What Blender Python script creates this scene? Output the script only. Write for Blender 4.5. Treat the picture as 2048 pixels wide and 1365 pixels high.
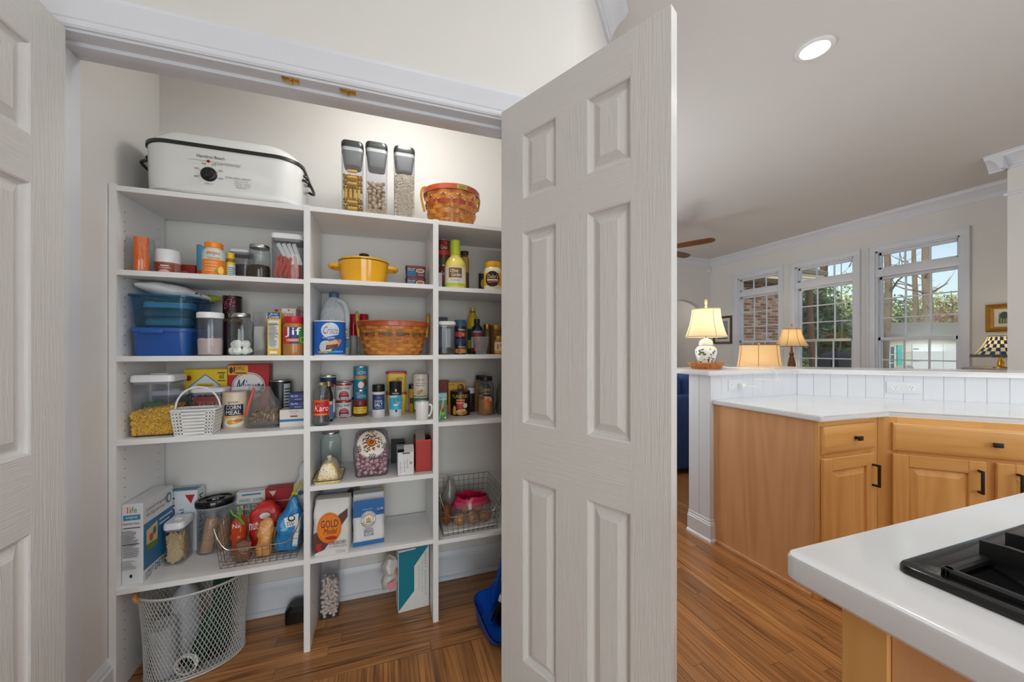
import bpy, bmesh, math, random
from mathutils import Vector, Matrix, noise as mnoise
for o in list(bpy.data.objects): bpy.data.objects.remove(o)
PI = math.pi
R = math.radians
scene = bpy.context.scene
COL = scene.collection
random.seed(7)
# ------------------------------------------------------------------ camera
F = 755.0; H0 = 699.0; HC = 1.24; YAW = R(19.0)
CY, SY = math.cos(YAW), math.sin(YAW)
cd = bpy.data.cameras.new('camera'); cam = bpy.data.objects.new('camera', cd); COL.objects.link(cam)
cd.sensor_width = 36.0; cd.sensor_fit = 'HORIZONTAL'; cd.lens = 36.0 * F / 2048.0
cd.shift_y = (H0 - 682.5) / 2048.0; cd.clip_start = 0.03; cd.clip_end = 200
cam.location = (0, 0, HC); cam.rotation_euler = (PI / 2, 0, -YAW)
scene.camera = cam
# ------------------------------------------------------------------ view + world
vs = scene.view_settings
vs.view_transform = 'Standard'; vs.look = 'None'; vs.gamma = 1.0; vs.use_curve_mapping = False
vs.exposure = -0.08
world = bpy.data.worlds.new('world'); scene.world = world; world.use_nodes = True
wn = world.node_tree.nodes; wl = world.node_tree.links; wn.clear()
sky = wn.new('ShaderNodeTexSky'); sky.sky_type = 'NISHITA'; sky.sun_disc = False
sky.sun_elevation = R(32); sky.sun_rotation = R(200); sky.air_density = 1.0; sky.dust_density = 1.4; sky.ozone_density = 1.0
bg = wn.new('ShaderNodeBackground'); bg.inputs['Strength'].default_value = 0.22
wo = wn.new('ShaderNodeOutputWorld'); hsv = wn.new('ShaderNodeHueSaturation'); hsv.inputs['Saturation'].default_value = 0.62; wl.new(sky.outputs[0], hsv.inputs['Color']); wl.new(hsv.outputs[0], bg.inputs[0]); wl.new(bg.outputs[0], wo.inputs[0])
def lamp(name, kind, loc, energy, color=(1, 1, 1), rot=(0, 0, 0), size=0.1, sizey=None, spread=180):
    d = bpy.data.lights.new(name, kind); d.energy = energy; d.color = color
    if kind == 'AREA':
        d.shape = 'RECTANGLE' if sizey else 'DISK'; d.size = size
        if sizey: d.size_y = sizey
        d.spread = R(spread)
    elif kind == 'POINT': d.shadow_soft_size = size
    elif kind == 'SUN': d.angle = size
    o = bpy.data.objects.new(name, d); COL.objects.link(o); o.location = loc; o.rotation_euler = rot
    return o
lamp('sun', 'SUN', (8, 0, 6), 3.6, (1.0, 0.93, 0.82), (R(52), 0, R(-105)), R(1.0))
# unseen fill lamps added behind the camera at made-up openings (one is window_4 below)
lamp('window_daylight', 'AREA', (2.9, -2.90, 1.55), 34, (0.84, 0.93, 1.0), (R(90), 0, 0), 2.3, 1.5)
lamp('patio_door_daylight', 'AREA', (0.0, -2.90, 1.05), 47, (0.84, 0.93, 1.0), (R(90), 0, 0), 1.9, 2.0)
# ceiling fixture inside the closet (built below as closet_light)
lamp('closet_lamp', 'POINT', (0.10, 1.60, 2.34), 6.8, (0.98, 0.97, 0.95), size=0.07)
# unseen upward fill lamp added to brighten the kitchen ceiling
lamp('bounce_flash', 'AREA', (1.6, -0.9, 1.8), 24, (0.90, 0.97, 1.0), (R(180), 0, 0), 0.8)
# unseen fill lamp added in the hall to brighten the window wall
lamp('hall_daylight', 'AREA', (1.25, 3.35, 1.5), 30, (0.92, 0.97, 1.0), (0, R(-90), 0), 1.6, 0.9)
lamp('bounce_flash_living', 'AREA', (1.5, 5.0, 1.2), 28, (0.92, 0.97, 1.0), (R(180), 0, 0), 0.8)  # upward fill added out of view to brighten the living room
# recessed ceiling downlights (fixtures are built below at the same spots)
DOWNLIGHTS = [(2.46, 1.553), (1.45, 0.72), (0.15, 0.25), (1.35, 0.25), (-1.15, 0.25), (0.15, -1.35), (1.35, -1.35), (-1.15, -1.35), (3.6, 0.2), (4.6, -1.2), (2.46, -1.35)]  # second one is unseen, added to brighten the peninsula end panel
for i, (x, y) in enumerate(DOWNLIGHTS):
    lamp('downlight_lamp', 'AREA', (x, y, 3.035), 7.0 if i == 1 else (1.2 if (x < 1 and y > 0) else (1.8 if x < 2 else 5.0)), (1.0, 0.975, 0.95), (0, 0, 0), 0.13, None, 165)
# ------------------------------------------------------------------ pixel helpers
def ray(px, py):
    a = (px - 1024) / F; b = (H0 - py) / F
    return Vector((CY * a + SY, -SY * a + CY, b))
def P(px, py, X=None, Y=None, Z=None):
    d = ray(px, py)
    t = X / d.x if X is not None else (Y / d.y if Y is not None else (Z - HC) / d.z)
    return Vector((0, 0, HC)) + d * t
def PX(px, Y): return P(px, 0, Y=Y).x
def ZA(py, x, y): return HC + (H0 - py) / F * (SY * x + CY * y)
def cylfit(px0, px1, Yc):
    a0 = math.atan((px0 - 1024) / F); a1 = math.atan((px1 - 1024) / F); t = math.tan((a0 + a1) / 2)
    dx, dy = CY * t + SY, -SY * t + CY; k = Yc / dy
    return dx * k, math.hypot(dx, dy) * k * math.sin((a1 - a0) / 2)
def facing(x, y): return math.atan2(-x, y)      # rotz that turns local -Y towards the camera
# ------------------------------------------------------------------ materials
def lin(c): return tuple((v / 12.92 if v <= 0.04045 else ((v + 0.055) / 1.055) ** 2.4) for v in (x / 255.0 for x in c))
MATS = {}
def mat(name, rgb, rough=0.5, metal=0.0, spec=0.5, var=0.06, vscale=12.0, bump=0.0, bscale=60.0, coat=0.0, trans=0.0, emit=0.0):
    if name in MATS: return MATS[name]
    m = bpy.data.materials.new(name); m.use_nodes = True; nt = m.node_tree; n = nt.nodes; l = nt.links
    b = n['Principled BSDF']; c = lin(rgb)
    b.inputs['Roughness'].default_value = rough; b.inputs['Metallic'].default_value = metal
    b.inputs['Specular IOR Level'].default_value = spec; b.inputs['Coat Weight'].default_value = coat
    b.inputs['Coat Roughness'].default_value = 0.06; b.inputs['Transmission Weight'].default_value = trans
    tc = n.new('ShaderNodeTexCoord')
    ns = n.new('ShaderNodeTexNoise'); ns.inputs['Scale'].default_value = vscale; ns.inputs['Detail'].default_value = 3
    l.new(tc.outputs['Object'], ns.inputs['Vector'])
    mx = n.new('ShaderNodeMix'); mx.data_type = 'RGBA'
    mx.inputs[6].default_value = tuple(min(1, v * (1 + var)) for v in c) + (1,); mx.inputs[7].default_value = tuple(v * (1 - var) for v in c) + (1,)
    l.new(ns.outputs['Fac'], mx.inputs[0]); l.new(mx.outputs[2], b.inputs['Base Color'])
    if emit > 0:
        l.new(mx.outputs[2], b.inputs['Emission Color']); b.inputs['Emission Strength'].default_value = emit
    if bump > 0:
        n2 = n.new('ShaderNodeTexNoise'); n2.inputs['Scale'].default_value = bscale; n2.inputs['Detail'].default_value = 4
        bp = n.new('ShaderNodeBump'); bp.inputs['Strength'].default_value = bump; bp.inputs['Distance'].default_value = 0.004
        l.new(tc.outputs['Object'], n2.inputs['Vector']); l.new(n2.outputs['Fac'], bp.inputs['Height']); l.new(bp.outputs[0], b.inputs['Normal'])
    MATS[name] = m; return m
def grain(name, rgbs, scale=(3, 40, 40), rough=0.4, coat=0.0, bump=0.15, rings=0.5, rnd=0.25, spec=0.5):
    """wood: colour ramp over stretched noise and distorted bands; grain runs along local X; each piece differs"""
    if name in MATS: return MATS[name]
    m = bpy.data.materials.new(name); m.use_nodes = True; nt = m.node_tree; n = nt.nodes; l = nt.links
    b = n['Principled BSDF']; b.inputs['Roughness'].default_value = rough; b.inputs['Coat Weight'].default_value = coat
    b.inputs['Specular IOR Level'].default_value = spec
    tc = n.new('ShaderNodeTexCoord'); oi = n.new('ShaderNodeObjectInfo'); ge = n.new('ShaderNodeNewGeometry')
    ad = n.new('ShaderNodeMath'); ad.operation = 'ADD'; l.new(oi.outputs['Random'], ad.inputs[0]); l.new(ge.outputs['Random Per Island'], ad.inputs[1])
    mu = n.new('ShaderNodeMath'); mu.operation = 'MULTIPLY'; mu.inputs[1].default_value = 37.7; l.new(ad.outputs[0], mu.inputs[0])
    va = n.new('ShaderNodeVectorMath'); va.operation = 'ADD'; l.new(tc.outputs['Object'], va.inputs[0]); l.new(mu.outputs[0], va.inputs[1])
    mp = n.new('ShaderNodeMapping'); mp.inputs['Scale'].default_value = scale; l.new(va.outputs[0], mp.inputs[0])
    n1 = n.new('ShaderNodeTexNoise'); n1.inputs['Scale'].default_value = 1; n1.inputs['Detail'].default_value = 6; n1.inputs['Distortion'].default_value = 0.4
    l.new(mp.outputs[0], n1.inputs['Vector'])
    mp2 = n.new('ShaderNodeMapping'); mp2.inputs['Scale'].default_value = (scale[0] * 0.35, scale[1] * 0.35, scale[2] * 0.35); l.new(va.outputs[0], mp2.inputs[0])
    n2 = n.new('ShaderNodeTexNoise'); n2.inputs['Scale'].default_value = 1; n2.inputs['Detail'].default_value = 1; l.new(mp2.outputs[0], n2.inputs['Vector'])
    sn = n.new('ShaderNodeMath'); sn.operation = 'MULTIPLY'; sn.inputs[1].default_value = 46; l.new(n2.outputs['Fac'], sn.inputs[0])
    s2 = n.new('ShaderNodeMath'); s2.operation = 'SINE'; l.new(sn.outputs[0], s2.inputs[0])
    mr = n.new('ShaderNodeMapRange'); mr.inputs[1].default_value = -1; mr.inputs[2].default_value = 1; mr.inputs[3].default_value = -0.5 * rings; mr.inputs[4].default_value = 0.5 * rings
    l.new(s2.outputs[0], mr.inputs[0])
    a2 = n.new('ShaderNodeMath'); a2.operation = 'ADD'; l.new(n1.outputs['Fac'], a2.inputs[0]); l.new(mr.outputs[0], a2.inputs[1])
    cr = n.new('ShaderNodeValToRGB'); e = cr.color_ramp.elements
    k = len(rgbs); e[0].position = 0.2; e[0].color = lin(rgbs[0]) + (1,); e[1].position = 0.8; e[1].color = lin(rgbs[-1]) + (1,)
    for i in range(1, k - 1):
        q = e.new(0.2 + 0.6 * i / (k - 1)); q.color = lin(rgbs[i]) + (1,)
    l.new(a2.outputs[0], cr.inputs[0])
    fr = n.new('ShaderNodeMath'); fr.operation = 'FRACT'; l.new(mu.outputs[0], fr.inputs[0])
    mr2 = n.new('ShaderNodeMapRange'); mr2.inputs[3].default_value = 1 - rnd; mr2.inputs[4].default_value = 1 + rnd; l.new(fr.outputs[0], mr2.inputs[0])
    hs = n.new('ShaderNodeHueSaturation'); l.new(cr.outputs[0], hs.inputs['Color']); l.new(mr2.outputs[0], hs.inputs['Value']); l.new(hs.outputs[0], b.inputs['Base Color'])
    if bump:
        bp = n.new('ShaderNodeBump'); bp.inputs['Strength'].default_value = bump; bp.inputs['Distance'].default_value = 0.002
        l.new(a2.outputs[0], bp.inputs['Height']); l.new(bp.outputs[0], b.inputs['Normal'])
    MATS[name] = m; return m
def glass(name, rgb=(245, 250, 250), ior=1.45, rough=0.02, cloud=0.0, edge=0.35):
    """thin clear wall: sees through, mirrors at grazing angles; cloud adds a milky diffuse share"""
    if name in MATS: return MATS[name]
    m = bpy.data.materials.new(name); m.use_nodes = True; nt = m.node_tree; n = nt.nodes; l = nt.links
    for x in list(n):
        if x.type != 'OUTPUT_MATERIAL': n.remove(x)
    out = [x for x in n if x.type == 'OUTPUT_MATERIAL'][0]
    tr = n.new('ShaderNodeBsdfTransparent')
    gl = n.new('ShaderNodeBsdfGlossy'); gl.inputs['Roughness'].default_value = rough
    lw = n.new('ShaderNodeLayerWeight'); lw.inputs[0].default_value = 0.5
    pw = n.new('ShaderNodeMath'); pw.operation = 'POWER'; pw.inputs[1].default_value = 4.0; l.new(lw.outputs['Facing'], pw.inputs[0])
    ec = n.new('ShaderNodeMix'); ec.data_type = 'RGBA'; ec.inputs[6].default_value = lin(rgb) + (1,); ec.inputs[7].default_value = tuple(v * edge for v in lin(rgb)) + (1,); l.new(pw.outputs[0], ec.inputs[0]); l.new(ec.outputs[2], tr.inputs[0])
    fr = n.new('ShaderNodeMapRange'); fr.inputs[3].default_value = ((ior - 1) / (ior + 1)) ** 2; fr.inputs[4].default_value = 0.75; l.new(pw.outputs[0], fr.inputs[0])
    mx = n.new('ShaderNodeMixShader'); l.new(fr.outputs[0], mx.inputs[0]); l.new(gl.outputs[0], mx.inputs[2])
    src = tr
    if cloud:
        df = n.new('ShaderNodeBsdfDiffuse'); df.inputs[0].default_value = lin(rgb) + (1,)
        ns = n.new('ShaderNodeTexNoise'); ns.inputs['Scale'].default_value = 14
        mr = n.new('ShaderNodeMapRange'); mr.inputs[3].default_value = cloud * 0.7; mr.inputs[4].default_value = cloud * 1.3; l.new(ns.outputs['Fac'], mr.inputs[0])
        m2 = n.new('ShaderNodeMixShader'); l.new(mr.outputs[0], m2.inputs[0]); l.new(tr.outputs[0], m2.inputs[1]); l.new(df.outputs[0], m2.inputs[2]); src = m2
    l.new(src.outputs[0], mx.inputs[1]); l.new(mx.outputs[0], out.inputs[0])
    MATS[name] = m; return m
def emitter(name, rgb, strength):
    if name in MATS: return MATS[name]
    m = bpy.data.materials.new(name); m.use_nodes = True; b = m.node_tree.nodes['Principled BSDF']
    b.inputs['Base Color'].default_value = lin(rgb) + (1,); b.inputs['Emission Color'].default_value = lin(rgb) + (1,); b.inputs['Emission Strength'].default_value = strength
    MATS[name] = m; return m
def shade_cloth(name, rgb, transl=0.6):
    if name in MATS: return MATS[name]
    m = bpy.data.materials.new(name); m.use_nodes = True; nt = m.node_tree; n = nt.nodes; l = nt.links
    for x in list(n):
        if x.type != 'OUTPUT_MATERIAL': n.remove(x)
    out = [x for x in n if x.type == 'OUTPUT_MATERIAL'][0]
    tr = n.new('ShaderNodeBsdfTranslucent'); df = n.new('ShaderNodeBsdfDiffuse'); mx = n.new('ShaderNodeMixShader'); mx.inputs[0].default_value = transl
    wv = n.new('ShaderNodeTexNoise'); wv.inputs['Scale'].default_value = 300
    cm = n.new('ShaderNodeMix'); cm.data_type = 'RGBA'; cm.inputs[6].default_value = lin(rgb) + (1,); cm.inputs[7].default_value = tuple(v * 0.85 for v in lin(rgb)) + (1,)
    l.new(wv.outputs['Fac'], cm.inputs[0]); l.new(cm.outputs[2], tr.inputs[0]); l.new(cm.outputs[2], df.inputs[0])
    l.new(df.outputs[0], mx.inputs[1]); l.new(tr.outputs[0], mx.inputs[2]); l.new(mx.outputs[0], out.inputs[0])
    MATS[name] = m; return m
WALL = mat('wall_paint', (225, 223, 219), 0.75, spec=0.25, var=0.015, vscale=3, bump=0.03, bscale=300)
CEIL = mat('ceiling_paint', (221, 219, 216), 0.85, spec=0.2, var=0.02, vscale=2)
TRIM = mat('trim_paint', (222, 225, 231), 0.35, spec=0.5, var=0.015, vscale=5)
DOORP = None
MELA = mat('white_melamine', (236, 236, 236), 0.38, spec=0.5, var=0.015, vscale=8)
WHITE = mat('white_plastic', (238, 238, 236), 0.35, var=0.02)
BLACK = mat('black_plastic', (18, 18, 18), 0.35, var=0.1)
QUARTZ = mat('white_quartz', (228, 229, 231), 0.13, spec=0.5, var=0.035, vscale=5)
STEEL = mat('steel', (185, 185, 183), 0.3, metal=1.0)
BRASS = mat('brass', (196, 150, 62), 0.28, metal=1.0, var=0.15)
BRONZE = mat('black_pull', (22, 21, 20), 0.45, spec=0.5)
FLOORM = grain('oak_floor', [(106, 68, 38), (158, 106, 60), (176, 121, 70), (190, 137, 84)], (2.2, 70, 70), 0.30, 0.12, 0.08, 0.28, 0.20)
MAPLE = grain('maple_cabinet', [(208, 150, 82), (223, 168, 98), (229, 176, 108)], (1.5, 22, 22), 0.34, 0.2, 0.03, 0.2, 0.06)
MAPLEP = grain('maple_panel', [(206, 152, 102), (217, 163, 113), (222, 170, 121)], (1.2, 18, 18), 0.42, 0.05, 0.03, 0.3, 0.03)
CLEAR = glass('clear_glass', (244, 249, 249), 1.55, 0.02, 0.0, 0.45)
CLEARP = glass('clear_plastic', (240, 242, 246), 1.5, 0.05, 0.035, 0.55)
FILM = glass('plastic_film', (240, 240, 240), 1.5, 0.12, 0.10)
def M(rgb, rough=0.45, **k):
    return mat('paint_%d_%d_%d_%d' % (rgb[0], rgb[1], rgb[2], int(rough * 100)), rgb, rough, **k)
# ------------------------------------------------------------------ mesh helpers
def new(): return bmesh.new()
def addmesh(bm, verts, faces):
    vs_ = [bm.verts.new(v) for v in verts]
    for f in faces:
        try: bm.faces.new([vs_[i] for i in f])
        except ValueError: pass
    return vs_
def box(bm, x0, x1, y0, y1, z0, z1, bev=0.0, seg=2):
    t = new() if bev else bm
    addmesh(t, [(x0, y0, z0), (x1, y0, z0), (x1, y1, z0), (x0, y1, z0), (x0, y0, z1), (x1, y0, z1), (x1, y1, z1), (x0, y1, z1)],
            [(0, 3, 2, 1), (4, 5, 6, 7), (0, 1, 5, 4), (1, 2, 6, 5), (2, 3, 7, 6), (3, 0, 4, 7)])
    if bev:
        bmesh.ops.bevel(t, geom=list(t.edges), offset=bev, segments=seg, affect='EDGES', profile=0.6)
        join(bm, t)
    return bm
def join(bm, t, mtx=None):
    me = bpy.data.meshes.new('tmp'); t.to_mesh(me); t.free()
    if mtx is not None: me.transform(mtx)
    bm.from_mesh(me); bpy.data.meshes.remove(me)
def lathe(bm, prof, n=32, cx=0, cy=0, cap0=True, cap1=True, sx=1.0, sy=1.0):
    rings = []
    for r, z in prof:
        rings.append([bm.verts.new((cx + max(r, 1e-5) * math.cos(2 * PI * i / n) * sx, cy + max(r, 1e-5) * math.sin(2 * PI * i / n) * sy, z)) for i in range(n)])
    for a, b in zip(rings, rings[1:]):
        for i in range(n):
            bm.faces.new((a[i], a[(i + 1) % n], b[(i + 1) % n], b[i]))
    if cap0: bm.faces.new(rings[0][::-1])
    if cap1: bm.faces.new(rings[-1])
    return bm
def rrect(w, d, r, z, cx=0, cy=0, n=5):
    r = min(r, w / 2 - 1e-4, d / 2 - 1e-4); pts = []
    for qx, qy, a0 in ((1, 1, 0), (-1, 1, 90), (-1, -1, 180), (1, -1, 270)):
        for i in range(n + 1):
            a = R(a0 + 90 * i / n)
            pts.append((cx + qx * (w / 2 - r) + r * math.cos(a), cy + qy * (d / 2 - r) + r * math.sin(a), z))
    return pts
def loft(bm, rings, cap0=True, cap1=True, closed=True):
    vr = [[bm.verts.new(p) for p in rg] for rg in rings]; n = len(vr[0])
    for a, b in zip(vr, vr[1:]):
        for i in range(n if closed else n - 1):
            bm.faces.new((a[i], a[(i + 1) % n], b[(i + 1) % n], b[i]))
    if cap0: bm.faces.new(vr[0][::-1])
    if cap1: bm.faces.new(vr[-1])
    return bm
def rloft(bm, secs, cap0=True, cap1=True, n=5):
    """secs: (w, d, r, z[, cx, cy])"""
    return loft(bm, [rrect(s[0], s[1], s[2], s[3], *(s[4:6] if len(s) > 4 else (0, 0)), n=n) for s in secs], cap0, cap1)
def tube(bm, pts, r, n=6, closed=False, cap=True):
    pts = [Vector(p) for p in pts]; k = len(pts); rings = []
    prev = None
    for i, p in enumerate(pts):
        if closed: t = pts[(i + 1) % k] - pts[i - 1]
        else: t = pts[min(i + 1, k - 1)] - pts[max(i - 1, 0)]
        if t.length < 1e-9: t = Vector((0, 0, 1))
        t.normalize()
        if prev is None:
            u = t.cross(Vector((0, 0, 1)))
            if u.length < 0.1: u = t.cross(Vector((1, 0, 0)))
        else: u = prev - t * prev.dot(t)
        u.normalize(); prev = u; v = t.cross(u)
        rr = r[i] if isinstance(r, (list, tuple)) else r
        rings.append([bm.verts.new(p + (u * math.cos(2 * PI * j / n) + v * math.sin(2 * PI * j / n)) * rr) for j in range(n)])
    for a, b in list(zip(rings, rings[1:])) + ([(rings[-1], rings[0])] if closed else []):
        for j in range(n):
            bm.faces.new((a[j], a[(j + 1) % n], b[(j + 1) % n], b[j]))
    if cap and not closed:
        bm.faces.new(rings[0][::-1]); bm.faces.new(rings[-1])
    return bm
def extrude(bm, poly, axis, a0, a1):
    """poly of 2-D points swept along axis; axis 'x': pts=(y,z); 'y': (x,z); 'z': (x,y)"""
    def pt(p, t): return {'x': (t, p[0], p[1]), 'y': (p[0], t, p[1]), 'z': (p[0], p[1], t)}[axis]
    n = len(poly)
    a = [bm.verts.new(pt(p, a0)) for p in poly]; b = [bm.verts.new(pt(p, a1)) for p in poly]
    for i in range(n): bm.faces.new((a[i], a[(i + 1) % n], b[(i + 1) % n], b[i]))
    bm.faces.new(a[::-1]); bm.faces.new(b); return bm
def xform(bm, mtx): bmesh.ops.transform(bm, matrix=mtx, verts=bm.verts); return bm
def wob(bm, amp, sc, seed=0, zfix=None):
    for v in bm.verts:
        k = 1.0 if zfix is None else min(1.0, max(0.0, (v.co.z - zfix) / 0.02))
        v.co += mnoise.noise_vector(v.co * sc + Vector((seed * 3.1, seed * 1.7, seed))) * amp * k
    return bm
def finish(name, bm, material, smooth=35, recalc=True):
    if recalc: bmesh.ops.recalc_face_normals(bm, faces=bm.faces)
    me = bpy.data.meshes.new(name); bm.to_mesh(me); bm.free()
    for m in (material if isinstance(material, (list, tuple)) else [material]): me.materials.append(m)
    if smooth:
        for p in me.polygons: p.use_smooth = True
        me.set_sharp_from_angle(angle=R(smooth))
    return me
def obj(name, me, parent=None, loc=None, rotz=None):
    o = bpy.data.objects.new(name, me); COL.objects.link(o)
    if parent: o.parent = parent
    if loc is not None: o.location = loc
    if rotz is not None: o.rotation_euler = (0, 0, rotz)
    return o
def part(name, bm, material, parent, label=None, smooth=35, recalc=True, loc=None, rotz=None):
    o = obj(name, finish(name, bm, material, smooth, recalc), parent, loc, rotz)
    if label: o['label'] = label
    return o
def tag(o, label, cat, group=None):
    o['label'] = label; o['category'] = cat
    if group: o['group'] = group
    return o
def thing(name, label, cat, loc=(0, 0, 0), rotz=0, group=None):
    o = bpy.data.objects.new(name, None); COL.objects.link(o); o.empty_display_size = 0.05
    o.location = loc; o.rotation_euler = (0, 0, rotz)
    return tag(o, label, cat, group)
def single(name, bm, material, label, cat, loc=(0, 0, 0), rotz=0, group=None, smooth=35, rot=None):
    o = obj(name, finish(name, bm, material, smooth), None, loc, rotz)
    if rot: o.rotation_euler = rot
    return tag(o, label, cat, group)
def struct(name, bm, material, parent=None, smooth=0, label=None):
    o = obj(name, finish(name, bm, material, smooth), parent)
    if parent is None: o['kind'] = 'structure'
    if label: o['label'] = label
    return o
def ssempty(name, loc=(0, 0, 0), rotz=0, label=None):
    o = bpy.data.objects.new(name, None); COL.objects.link(o); o.location = loc; o.rotation_euler = (0, 0, rotz); o['kind'] = 'structure'
    if label: o['label'] = label
    return o
# ------------------------------------------------------------------ print: flat marks laid on surfaces
_TXT = {}
def text_geo(s):
    if s in _TXT: return _TXT[s]
    cu = bpy.data.curves.new('t', 'FONT'); cu.body = s; cu.resolution_u = 2; cu.fill_mode = 'FRONT'
    ob = bpy.data.objects.new('t', cu); me = ob.to_mesh()
    V = [(v.co.x, v.co.y) for v in me.vertices]; Fc = [tuple(p.vertices) for p in me.polygons]
    ob.to_mesh_clear(); bpy.data.objects.remove(ob); bpy.data.curves.remove(cu)
    x0 = min(v[0] for v in V); x1 = max(v[0] for v in V); y0 = min(v[1] for v in V); y1 = max(v[1] for v in V)
    V = [((x - x0) / (x1 - x0), (y - y0) / (y1 - y0)) for x, y in V]
    _TXT[s] = (V, Fc); return _TXT[s]
def s_text(s, u0, u1, v0, v1, slant=0.0, arch=0.0, bold=0.0):
    V, Fc = text_geo(s)
    pts = [(u0 + x * (u1 - u0) + slant * y * (v1 - v0), v0 + y * (v1 - v0) + arch * (1 - (2 * x - 1) ** 2)) for x, y in V]
    return pts, Fc
def s_rect(u0, u1, v0, v1, n=8, top=0.0, bot=0.0):
    pts = []
    for j in range(2):
        for i in range(n + 1):
            k = i / n; c = 1 - (2 * k - 1) ** 2
            pts.append((u0 + (u1 - u0) * k, (v1 + top * c) if j else (v0 + bot * c)))
    return pts, [(i, i + 1, n + 2 + i, n + 1 + i) for i in range(n)]
def s_ell(cu, cv, ru, rv, n=24, ring=0.0):
    pts = []; Fc = []; K = 3
    if ring:
        for k in (1 - ring, 1): pts += [(cu + ru * k * math.cos(2 * PI * i / n), cv + rv * k * math.sin(2 * PI * i / n)) for i in range(n)]
        return pts, [(i, (i + 1) % n, n + (i + 1) % n, n + i) for i in range(n)]
    pts.append((cu, cv))
    for k in range(1, K + 1): pts += [(cu + ru * k / K * math.cos(2 * PI * i / n), cv + rv * k / K * math.sin(2 * PI * i / n)) for i in range(n)]
    for i in range(n): Fc.append((0, 1 + i, 1 + (i + 1) % n))
    for k in range(K - 1):
        b = 1 + k * n
        for i in range(n): Fc.append((b + i, b + (i + 1) % n, b + n + (i + 1) % n, b + n + i))
    return pts, Fc
def s_poly(pts, n=10):
    """polygon cut into upright strips so that it can bend around a can"""
    def clip(pg, c, keep_right):
        out = []
        for i in range(len(pg)):
            a, b = pg[i], pg[(i + 1) % len(pg)]; ia = (a[0] >= c) == keep_right or a[0] == c; ib = (b[0] >= c) == keep_right or b[0] == c
            if ia: out.append(a)
            if ia != ib:
                t = (c - a[0]) / (b[0] - a[0]); out.append((c, a[1] + (b[1] - a[1]) * t))
        return out
    u0, u1 = min(p[0] for p in pts), max(p[0] for p in pts); V, Fc = [], []
    for k in range(n):
        pg = clip(clip(list(pts), u0 + (u1 - u0) * k / n, True), u0 + (u1 - u0) * (k + 1) / n, False)
        if len(pg) >= 3: Fc.append(tuple(range(len(V), len(V) + len(pg)))); V += pg
    return V, Fc
def m_flat(y): return lambda u, v, o: (u, y - o, v)
def m_side(x, sgn=1): return lambda u, v, o: (x + sgn * o, u, v)
def m_top(z): return lambda u, v, o: (u, v, z + o)
def m_cyl(r, sy=1.0): return lambda u, v, o: ((r + o) * math.sin(u / r), -(r + o) * sy * math.cos(u / r), v)
def m_rev(fr): # profile radius as a function of height
    return lambda u, v, o: ((fr(v) + o) * math.sin(u / fr(v)), -(fr(v) + o) * math.cos(u / fr(v)), v)
def printed(parent, mp, items, name='printed_label', lift=0.0005, step=0.00035, label=None):
    """items: list of (material, shape) from bottom to top; one flat print with a slot per ink"""
    bm = new(); slots = []
    for k, (m, (pts, faces)) in enumerate(items):
        if m not in slots: slots.append(m)
        vv = [bm.verts.new(mp(u, v, lift + step * k)) for u, v in pts]
        for f in faces:
            try:
                q = bm.faces.new([vv[i] for i in f]); q.material_index = slots.index(m)
            except ValueError: pass
    return part(name, bm, slots, parent, label, smooth=0, recalc=False)
def copies(src, n_place, group=None):
    out = []
    for (loc, rot) in n_place:
        c = src.copy(); COL.objects.link(c); c.location = loc; c.rotation_euler = rot
        for ch in list(src.children):
            d = ch.copy(); COL.objects.link(d); d.parent = c
        out.append(c)
    return out
# ================================================================== SETTING
YW = 1.33      # kitchen face of the closet wall
YB = 1.445      # closet face of that wall
XL, XR = -0.846, 0.470   # door opening
CH = 3.05
# ---- floor: dark base, single oak boards on top
fb = new(); box(fb, -2.4, 6.35, -3.0, 5.97, -0.06, -0.006)
floor = struct('floor', fb, mat('floor_gap', (38, 22, 12), 0.8))
LENS = [0.42, 0.62, 0.85, 1.1, 1.4]; BW = 0.0572
def plank_mesh(L):
    b = new(); box(b, 0, L - 0.0012, -BW / 2 + 0.0005, BW / 2 - 0.0005, -0.007, 0.0)
    return finish('plank', b, FLOORM, 0)
PM = [plank_mesh(L) for L in LENS]
rf = random.Random(11); nplank = 0; rest = new()
def rest_plank(x0, x1, y0, y1): box(rest, y0 + 0.0006, y1 - 0.0006, -x1 + 0.0005, -x0 - 0.0005, -0.007, 0.0)
def board(L_i, loc, rz, cut=None):
    global nplank
    if cut is not None:
        b = new(); box(b, 0, cut - 0.0012, -BW / 2 + 0.0005, BW / 2 - 0.0005, -0.007, 0.0); me = finish('plank', b, FLOORM, 0)
    else: me = PM[L_i]
    obj('plank', me, floor, loc, rz); nplank += 1
YT = 1.575     # closet boards start here and run crosswise
x = -2.4
while x < 6.33:
    w = BW; xc = x + w / 2
    yend = YT if -0.92 < xc < 0.70 else (YW if xc < 0.735 else (5.97 if xc > 1.16 else YW + max(0.0, xc - 0.70)))
    if xc > 1.16 or xc < 0.70 or True:
        y = -3.0 - rf.random() * 0.5
        while y < yend - 0.001:
            i = rf.randrange(5); L = LENS[i]; y1 = min(y + L, yend)
            if yend - y1 < 0.12: y1 = yend
            seen = (y1 > 0.75 and 0.42 < xc < 1.99 and y < 3.4) or (y1 > 1.25 and -0.75 < xc < 0.5) or (y > 2.0 and 1.9 < xc < 2.3 and y < 3.2)
            if seen and nplank < 255:
                board(i, (xc, y, 0), PI / 2, None if y1 == y + L else y1 - y)
            else: rest_plank(x, x + w, max(y, -3.0), y1)
            y = y1
    x += w
y = YT
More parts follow.
